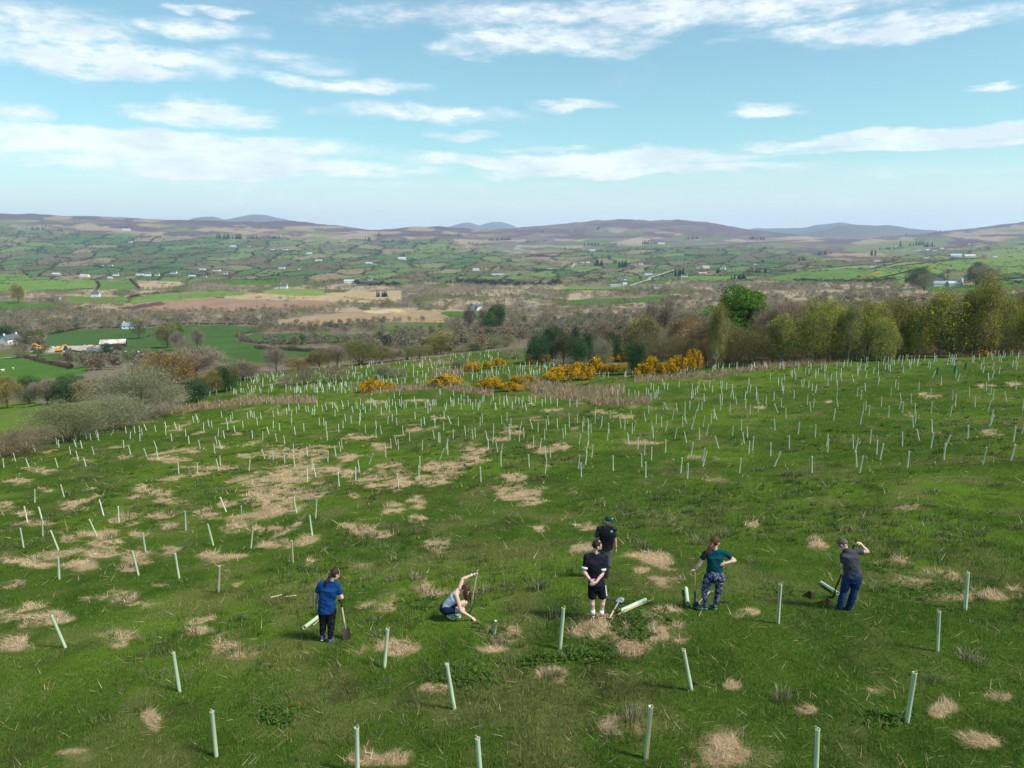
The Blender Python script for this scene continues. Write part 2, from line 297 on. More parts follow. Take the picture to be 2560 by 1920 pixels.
# ------------------------------------------------------------------ fields of the valley: outline in the photograph, kind
GREEN = (.055, .106, .030); GREEN2 = (.065, .135, .025); LIME = (.125, .205, .045); OLIVE = (.10, .12, .035); TAN = (.36, .27, .16); PEAT = (.20, .12, .085); PEATD = (.10, .065, .05); SAND = (.50, .38, .24); BRN = (.12, .09, .055)
FIELDS = [
 ([(-400, 900), (40, 893), (150, 905), (220, 925), (170, 948), (-400, 955)], GREEN2), ([(60, 893), (150, 880), (290, 885), (300, 905), (180, 905)], (.07, .11, .03)),
 ([(105, 864), (118, 838), (200, 824), (306, 822), (390, 817), (470, 812), (560, 813), (640, 816), (660, 828), (610, 833), (584, 846), (596, 858), (680, 866), (760, 871), (866, 876), (820, 890), (700, 905), (560, 908), (300, 905), (150, 880), (220, 868)], GREEN),
 ([(590, 850), (606, 838), (700, 833), (860, 836), (985, 836), (990, 846), (900, 853), (760, 857), (650, 857)], GREEN),
 ([(-400, 1075), (-400, 1008), (60, 1005), (190, 1008), (170, 1035), (90, 1075), (0, 1080)], (.10, .15, .03)),
 ([(70, 868), (210, 862), (300, 866), (262, 878), (160, 882), (60, 880)], (.42, .36, .30)),
 ([(-400, 925), (-400, 915), (0, 875), (60, 878), (40, 893), (-400, 905)], OLIVE),
 ([(250, 782), (310, 762), (400, 752), (520, 745), (640, 750), (640, 775), (540, 778), (430, 776)], (.27, .175, .12)), ([(290, 770), (400, 755), (420, 760), (330, 775)], PEATD),
 ([(540, 738), (700, 732), (860, 732), (1010, 726), (1000, 750), (960, 757), (860, 756), (700, 748), (600, 750)], TAN), ([(640, 750), (800, 752), (860, 762), (820, 768), (640, 772)], (.26, .17, .12)),
 ([(690, 800), (780, 790), (880, 778), (1000, 773), (1100, 778), (1130, 800), (1110, 806), (950, 803), (830, 812), (700, 815)], (.30, .215, .13)),
 ([(905, 778), (990, 772), (1020, 778), (940, 786)], SAND), ([(975, 779), (1030, 783), (1022, 786), (990, 785)], (.38, .28, .09)),
 ([(920, 812), (1040, 806), (1140, 815), (1120, 830), (980, 832)], (.10, .13, .045)),
 ([(1115, 777), (1210, 780), (1205, 800), (1140, 798), (1100, 785)], GREEN2), ([(1410, 752), (1480, 748), (1700, 738), (1690, 748), (1560, 760), (1430, 766)], GREEN2),
 ([(660, 725), (720, 720), (810, 725), (815, 738), (740, 740), (660, 735)], (.17, .22, .06)), ([(0, 783), (60, 756), (150, 762), (160, 775), (30, 776)], GREEN2),
 ([(45, 700), (150, 698), (240, 702), (235, 722), (120, 728), (-400, 722), (-400, 712)], LIME), ([(-400, 690), (60, 685), (80, 696), (20, 706), (-400, 708)], LIME),
 ([(250, 702), (325, 700), (345, 722), (250, 726), (240, 715)], (.10, .17, .04)), ([(340, 702), (450, 704), (460, 712), (380, 722), (350, 722)], TAN), ([(150, 740), (330, 742), (310, 758), (180, 758)], (.11, .17, .04)),
 ([(325, 748), (400, 735), (560, 727), (640, 735), (450, 748), (330, 758)], LIME), ([(560, 698), (700, 698), (700, 712), (570, 712)], GREEN2), ([(-400, 760), (40, 752), (160, 770), (-400, 785)], (.07, .13, .03)),
 ([(1400, 722), (1440, 716), (1560, 718), (1560, 726), (1420, 726)], LIME), ([(1500, 705), (1600, 700), (1700, 702), (1560, 712)], GREEN2), ([(1700, 688), (1900, 690), (1860, 700), (1700, 702)], (.12, .18, .05)),
 ([(1900, 700), (2000, 680), (2180, 672), (2260, 684), (2180, 696), (2000, 704)], (.10, .17, .04)), ([(2190, 672), (2330, 668), (2360, 680), (2260, 700), (2180, 696)], LIME),
 ([(2230, 668), (2400, 650), (2620, 640), (3600, 640), (3600, 690), (2450, 684), (2330, 668)], (.13, .19, .045)), ([(2000, 676), (2180, 662), (2260, 655), (2330, 652), (2230, 668)], (.17, .22, .06)),
 ([(2380, 640), (2560, 612), (3600, 600), (3600, 640), (2440, 645)], (.16, .20, .06)), ([(2460, 705), (2620, 694), (3600, 700), (3600, 730), (2480, 725)], GREEN2), ([(2300, 712), (2480, 712), (2460, 735), (2320, 730)], GREEN2),
 ([(1240, 888), (1300, 868), (1330, 875), (1310, 905), (1240, 905)], GREEN2)]
def parcels(px, py, seed=3, cw=78, ch=13):
    """irregular fields with hedge lines; returns id hash, edge distance"""
    a = px / cw + (py - 600) * .03 + (fbm(px / 140, py / 30, seed, 2) - .5) * 1.0
    b = py / ch + px * .0022 * np.where(px < 1250, -1, 1) * (-1) + (fbm(px / 200, py / 60, seed + 9, 2) - .5) * 1.6
    ia = np.floor(a); ib = np.floor(b); d1 = np.full(px.shape, 9.0); d2 = np.full(px.shape, 9.0); hid = np.zeros(px.shape)
    for da in (-1, 0, 1):
        for db in (-1, 0, 1):
            ca = ia + da; cb = ib + db; qa = ca + .15 + .7 * _h(ca, cb, seed + 1); qb = cb + .15 + .7 * _h(ca, cb, seed + 2)
            d = np.abs(a - qa) * .9 + np.abs(b - qb) * 1.0 + .25 * np.hypot(a - qa, b - qb)
            h = _h(ca, cb, seed + 3); nearer = d < d1
            d2 = np.where(nearer, d1, np.minimum(d2, d)); hid = np.where(nearer, h, hid); d1 = np.where(nearer, d, d1)
    return hid, d2 - d1
PAL = np.array([(.075, .125, .045), (.095, .145, .05), (.13, .175, .06), (.065, .10, .042), (.15, .165, .075), (.09, .12, .06), (.20, .165, .10), (.11, .15, .06), (.135, .115, .07), (.07, .115, .042)])
def vmix(a, b, t): return a * (1 - t[..., None]) + np.asarray(b) * t[..., None]
def near_edge(px):   # row where the planted field ends
    return np.interp(px, [-400, 0, 150, 300, 430, 480, 640, 740, 850, 950, 1050, 1290, 1310, 1400, 1500, 1700, 1900, 2130, 2560, 3600], [1215, 1140, 1095, 1060, 1030, 985, 938, 925, 915, 912, 898, 870, 905, 912, 915, 910, 905, 893, 885, 880])
def landcover(px, py, X, Y):
    n1 = fbm(X / 40, Y / 60, 41, 4); hid, ed = parcels(px, py)
    c = PAL[np.clip((hid * 10).astype(int), 0, 9)] * (.8 + .4 * n1[..., None]) * 1.05
    hedge = sstep(.17, .07, ed) * (py < 706)
    c = vmix(c, (.030, .034, .022), hedge * .95)
    # moor on the tops
    rr = np.interp(px, [a for a, b in RIDGE], [b for a, b in RIDGE])
    depth = py - rr; mnoise = fbm(px / 60, py / 9, 51, 4); lim = np.interp(px, [0, 300, 800, 1100, 1300, 1700, 1900, 2100, 2560], [34, 40, 40, 22, 60, 66, 34, 55, 52])
    moor = sstep(lim + 12, lim - 8, depth + (mnoise - .5) * 34)
    mc = vmix(np.broadcast_to(np.array((.30, .215, .15)), c.shape), (.105, .070, .085), sstep(.46, .56, fbm(px / 75, py / 7, 61, 4) + .16 * sstep(22, 0, depth)))
    mc = vmix(mc, (.15, .16, .075), sstep(.54, .64, fbm(px / 90, py / 12, 66, 3)) * sstep(8, 25, depth))
    mt_ = sstep(1170, 1290, px) * sstep(1990, 1880, px); mo = vmix(np.broadcast_to(np.array((.165, .135, .125)), c.shape), (.12, .085, .10), sstep(.48, .60, fbm(px / 60, py / 8, 68, 4))); mo = vmix(mo, (.12, .15, .085), sstep(.52, .62, fbm(px / 80, py / 9, 69, 3)) * sstep(14, 40, depth)); mo = vmix(mo, (.30, .24, .19), sstep(.62, .70, fbm(px / 50 + 3, py / 7, 70, 3)) * sstep(15, 35, depth)); mc = vmix(mc, mo, mt_)
    c = vmix(c, mc, moor)
    crest = np.interp(px, [1250, 1500, 1750, 1950, 2010], [640, 628, 616, 604, 600]); c = vmix(c, (.085, .055, .04), sstep(2.6, 1.0, abs(py - crest)) * sstep(1240, 1300, px) * sstep(2040, 1990, px) * .8); hedge = hedge * (1 - moor)
    # brown scrubby parts of the slopes
    scr = sstep(.56, .66, fbm(px / 70, py / 10, 57, 3)) * (1 - moor) * (py < 700); c = vmix(c, (.12, .095, .06), scr * .75)
    # valley floor: leafless wood, scrub
    flo = sstep(694, 712, py + (fbm(px / 60, py / 10, 63, 3) - .5) * 16) * np.where(px > 1850, sstep(700, 712, py), 1)
    wc = vmix(np.broadcast_to(np.array((.175, .14, .10)), c.shape), (.33, .26, .17), sstep(.48, .60, fbm(px / 80, py / 9, 64, 3)) * sstep(815, 770, py))  # mid-valley scrub: its own tan plus sunshine painted in as a paler tone
    wc = vmix(wc, (.10, .11, .04), sstep(.55, .65, fbm(px / 50, py / 14, 65, 3)))
    c = vmix(c, wc, flo); wood = flo.copy()
    wob_x = (fbm(px / 22, py / 5, 81, 2) - .5) * 12; wob_y = (fbm(px / 22, py / 5, 82, 2) - .5) * 4
    for P, col in FIELDS:
        x = [p[0] for p in P]; y = [p[1] for p in P]
        sel = (px > min(x) - 8) & (px < max(x) + 8) & (py > min(y) - 5) & (py < max(y) + 5)
        if not sel.any(): continue
        ins = inpoly(px[sel] + wob_x[sel], py[sel] + wob_y[sel], P)
        cc = c[sel]; cc[ins] = np.array(col) * (.82 + .36 * fbm(X[sel][ins] / 16, Y[sel][ins] / 30, 90, 3))[:, None]
        c[sel] = cc; w = wood[sel]; w[ins] = 0; wood[sel] = w; hh = hedge[sel]; hh[ins] = 0; hedge[sel] = hh
    # the planted hill field
    ne = near_edge(px); f = sstep(-3, 3, py - ne)
    g1 = fbm(X / 1.3, Y / 1.6, 101, 4); g2 = fbm(X / 7, Y / 9, 102, 3); g3 = fbm(X / .45, Y / .5, 103, 3)
    g = np.array((.058, .100, .015)) * np.ones(c.shape)
    g = vmix(g, (.088, .142, .017), sstep(.45, .68, g2) * .8); g = vmix(g, (.034, .070, .010), sstep(.50, .70, g1) * .6)
    g = vmix(g, (.14, .13, .05), sstep(.52, .70, fbm(X / 1.8 + 9, Y / 2.4, 104, 4)) * .45)
    g = vmix(g, (.05, .055, .02), sstep(.64, .74, fbm(X / 1.2 + 5, Y / 1.4, 107, 4)) * .5)
    st = straw_mask(px, py, X, Y) * (py > 925); bm = band_mask(px, py)
    sc = np.array((.44, .305, .18)) * (.72 + .56 * g3[..., None])
    g = g * (1 - .8 * st[..., None]) + sc * (.8 * st[..., None])
    g = vmix(g, (.17, .115, .07), bm * .8)
    c = c * (1 - f[..., None]) + g * f[..., None]
    wood = wood * (1 - f); hedge = hedge * (1 - f)
    return c, wood, hedge, moor * (1 - f), f
EXTRA_WOOD = []
# ------------------------------------------------------------------ the ground sheet
def ground():
    # forward distances spaced so that every step is about one or two pixels of the picture
    ly = np.linspace(math.log(3.2), math.log(9500), 6000); kk = .34 * kfun(np.zeros_like(ly), ly) + .33 * kfun(np.full_like(ly, .45), ly) + .33 * kfun(np.full_like(ly, -.45), ly)
    r = row_k(kk); dens = np.abs(np.gradient(r, ly)) / np.where(r < 930, 1.7, 3.4) + 18
    cum = np.concatenate([[0], np.cumsum((dens[1:] + dens[:-1]) / 2 * np.diff(ly))]); nrow = int(cum[-1])
    LY = np.interp(np.linspace(0, cum[-1], nrow), cum, ly)
    S = np.concatenate([np.linspace(-1.28, -.80, 110)[:-1], np.linspace(-.80, .80, 1250), np.linspace(.80, 1.28, 110)[1:]])
    Sg, Lg = np.meshgrid(S, LY, indexing='ij'); Y = np.exp(Lg); X = Sg * np.maximum(Y, 6.0); Z = TZ(X, Y)
    px, py = proj(X, Y, Z - 0 * Z)
    v = row_k(kfun(Sg, Lg)); c, wood, hedge, moor, f = landcover(px, np.where(Y > 60, py, py), X, Y)
    n, m = X.shape; V = np.stack([X, Y, Z], -1).reshape(-1, 3).astype(np.float32)
    i = np.arange(n - 1)[:, None] * m + np.arange(m - 1)[None, :]
    Q = np.stack([i, i + m, i + m + 1, i + 1], -1).reshape(-1, 4).astype(np.int32)
    # continue the sheet behind and below the camera
    me = bpy.data.meshes.new('ground'); me.vertices.add(len(V)); me.loops.add(Q.size); me.polygons.add(len(Q))
    me.vertices.foreach_set('co', V.ravel()); me.loops.foreach_set('vertex_index', Q.ravel())
    me.polygons.foreach_set('loop_start', np.arange(0, Q.size, 4, dtype=np.int32)); me.polygons.foreach_set('use_smooth', np.ones(len(Q), bool))
    a = me.attributes.new('Col', 'FLOAT_COLOR', 'POINT'); cc = np.ones((len(V), 4), np.float32); cc[:, :3] = np.clip(c.reshape(-1, 3), 0, 1); a.data.foreach_set('color', cc.ravel())
    me.update(calc_edges=True)
    mt = make_mat('ground_cover', attr=True, rough=1, spec=0)
    nt = mt.node_tree; N = nt.nodes; L = nt.links; b = N['Principled BSDF']
    geo = N.new('ShaderNodeNewGeometry')
    nz = N.new('ShaderNodeTexNoise'); nz.inputs['Scale'].default_value = 9; nz.inputs['Detail'].default_value = 6; nz.inputs['Roughness'].default_value = .7; L.new(geo.outputs['Position'], nz.inputs['Vector'])
    nz2 = N.new('ShaderNodeTexNoise'); nz2.inputs['Scale'].default_value = .55; nz2.inputs['Detail'].default_value = 8; nz2.inputs['Roughness'].default_value = .75; L.new(geo.outputs['Position'], nz2.inputs['Vector'])
    mr = N.new('ShaderNodeMapRange'); L.new(nz.outputs[0], mr.inputs[0]); mr.inputs[1].default_value = .3; mr.inputs[2].default_value = .7; mr.inputs[3].default_value = .78; mr.inputs[4].default_value = 1.22
    mr2 = N.new('ShaderNodeMapRange'); L.new(nz2.outputs[0], mr2.inputs[0]); mr2.inputs[1].default_value = .3; mr2.inputs[2].default_value = .7; mr2.inputs[3].default_value = .82; mr2.inputs[4].default_value = 1.18
    mm = N.new('ShaderNodeMath'); mm.operation = 'MULTIPLY'; L.new(mr.outputs[0], mm.inputs[0]); L.new(mr2.outputs[0], mm.inputs[1])
    src = b.inputs['Base Color'].links[0].from_socket; sc = N.new('ShaderNodeVectorMath'); sc.operation = 'SCALE'; L.new(src, sc.inputs[0]); L.new(mm.outputs[0], sc.inputs['Scale']); L.new(sc.outputs[0], b.inputs['Base Color'])
    bp = N.new('ShaderNodeBump'); bp.inputs['Strength'].default_value = .8; bp.inputs['Distance'].default_value = .25; L.new(nz2.outputs[0], bp.inputs['Height']); L.new(bp.outputs[0], b.inputs['Normal'])
    o = link('ground', me, mt); tag(o, kind='structure'); return o
ground()
# ground behind the camera, same slope
def back_ground():
    Xs = np.linspace(-60, 60, 61); Ys = np.linspace(-60, 3.3, 40); Xg, Yg = np.meshgrid(Xs, Ys, indexing='ij'); edge = TZ(np.clip(Xg, -7.6, 7.6), np.full_like(Xg, 3.25))
    Z = edge + (3.25 - Yg) * .03 + Xg * .04 * np.clip((3.25 - Yg) / 8, 0, 1)
    m = Xg.shape[1]; V = np.stack([Xg, Yg, Z - .03], -1).reshape(-1, 3); F = [(i * m + j, (i + 1) * m + j, (i + 1) * m + j + 1, i * m + j + 1) for i in range(60) for j in range(m - 1)]
    o = link('ground', poly_mesh('ground_behind', V, F, make_mat('pasture', (.06, .11, .02), vary=.4, vscale=2, bump=.3, bscale=6), True)); tag(o, kind='structure')
back_ground()
# far blue hills beyond the valley head
def far_hills(pts, Yd, col, seed, depth=2600):
    xs = np.linspace(pts[0][0], pts[-1][0], 120); rows = np.interp(xs, [p[0] for p in pts], [p[1] for p in pts]); g = np.exp(-.5 * (np.arange(-6, 7) / 3.0) ** 2); g /= g.sum(); rows = np.convolve(np.pad(rows, 6, mode='edge'), g, 'valid')
    V = []; F = []; nb = 14
    for j in range(nb):
        t = j / (nb - 1)
        for i, (x, rw) in enumerate(zip(xs, rows)):
            top = at(x, rw, Yd); tt = math.sin(t * math.pi); base = at(x, 640, Yd).z
            z = base + (top.z - base) * (tt ** .8) * (1 + .05 * (float(vn(x / 30, j / 2, seed)) - .5) * (1 if 0 < j < nb - 1 else 0)) * (1.0)
            V.append((top.x * (1 + (t - .5) * depth / Yd), Yd + (t - .5) * depth, z))
    for j in range(nb - 1):
        for i in range(119): F.append((j * 120 + i, j * 120 + i + 1, (j + 1) * 120 + i + 1, (j + 1) * 120 + i))
    o = link('hills', poly_mesh('hills', V, F, make_mat('far_moor', col, vary=.35, vscale=.004, rgb2=(col[0] * .6, col[1] * .65, col[2] * .7)), True)); tag(o, kind='structure')
far_hills([(440, 575), (470, 548), (490, 542), (520, 540), (560, 550), (600, 540), (640, 537), (680, 541), (720, 550), (760, 565)], 13500, (.14, .12, .09), 1)
far_hills([(1080, 590), (1120, 566), (1150, 557), (1175, 556), (1200, 562), (1230, 575)], 14000, (.13, .12, .09), 2)
far_hills([(1160, 585), (1200, 562), (1230, 554), (1250, 554), (1280, 563), (1320, 585)], 15500, (.13, .12, .09), 3)
far_hills([(1820, 590), (1870, 572), (1930, 571), (1990, 571), (2050, 561), (2110, 556), (2150, 562), (2250, 570), (2330, 574), (2420, 590)], 13000, (.09, .10, .085), 4)
far_hills([(1900, 600), (2000, 588), (2060, 572), (2130, 561), (2180, 561), (2240, 566), (2300, 574), (2400, 600)], 9800, (.13, .10, .09), 5, 1500)
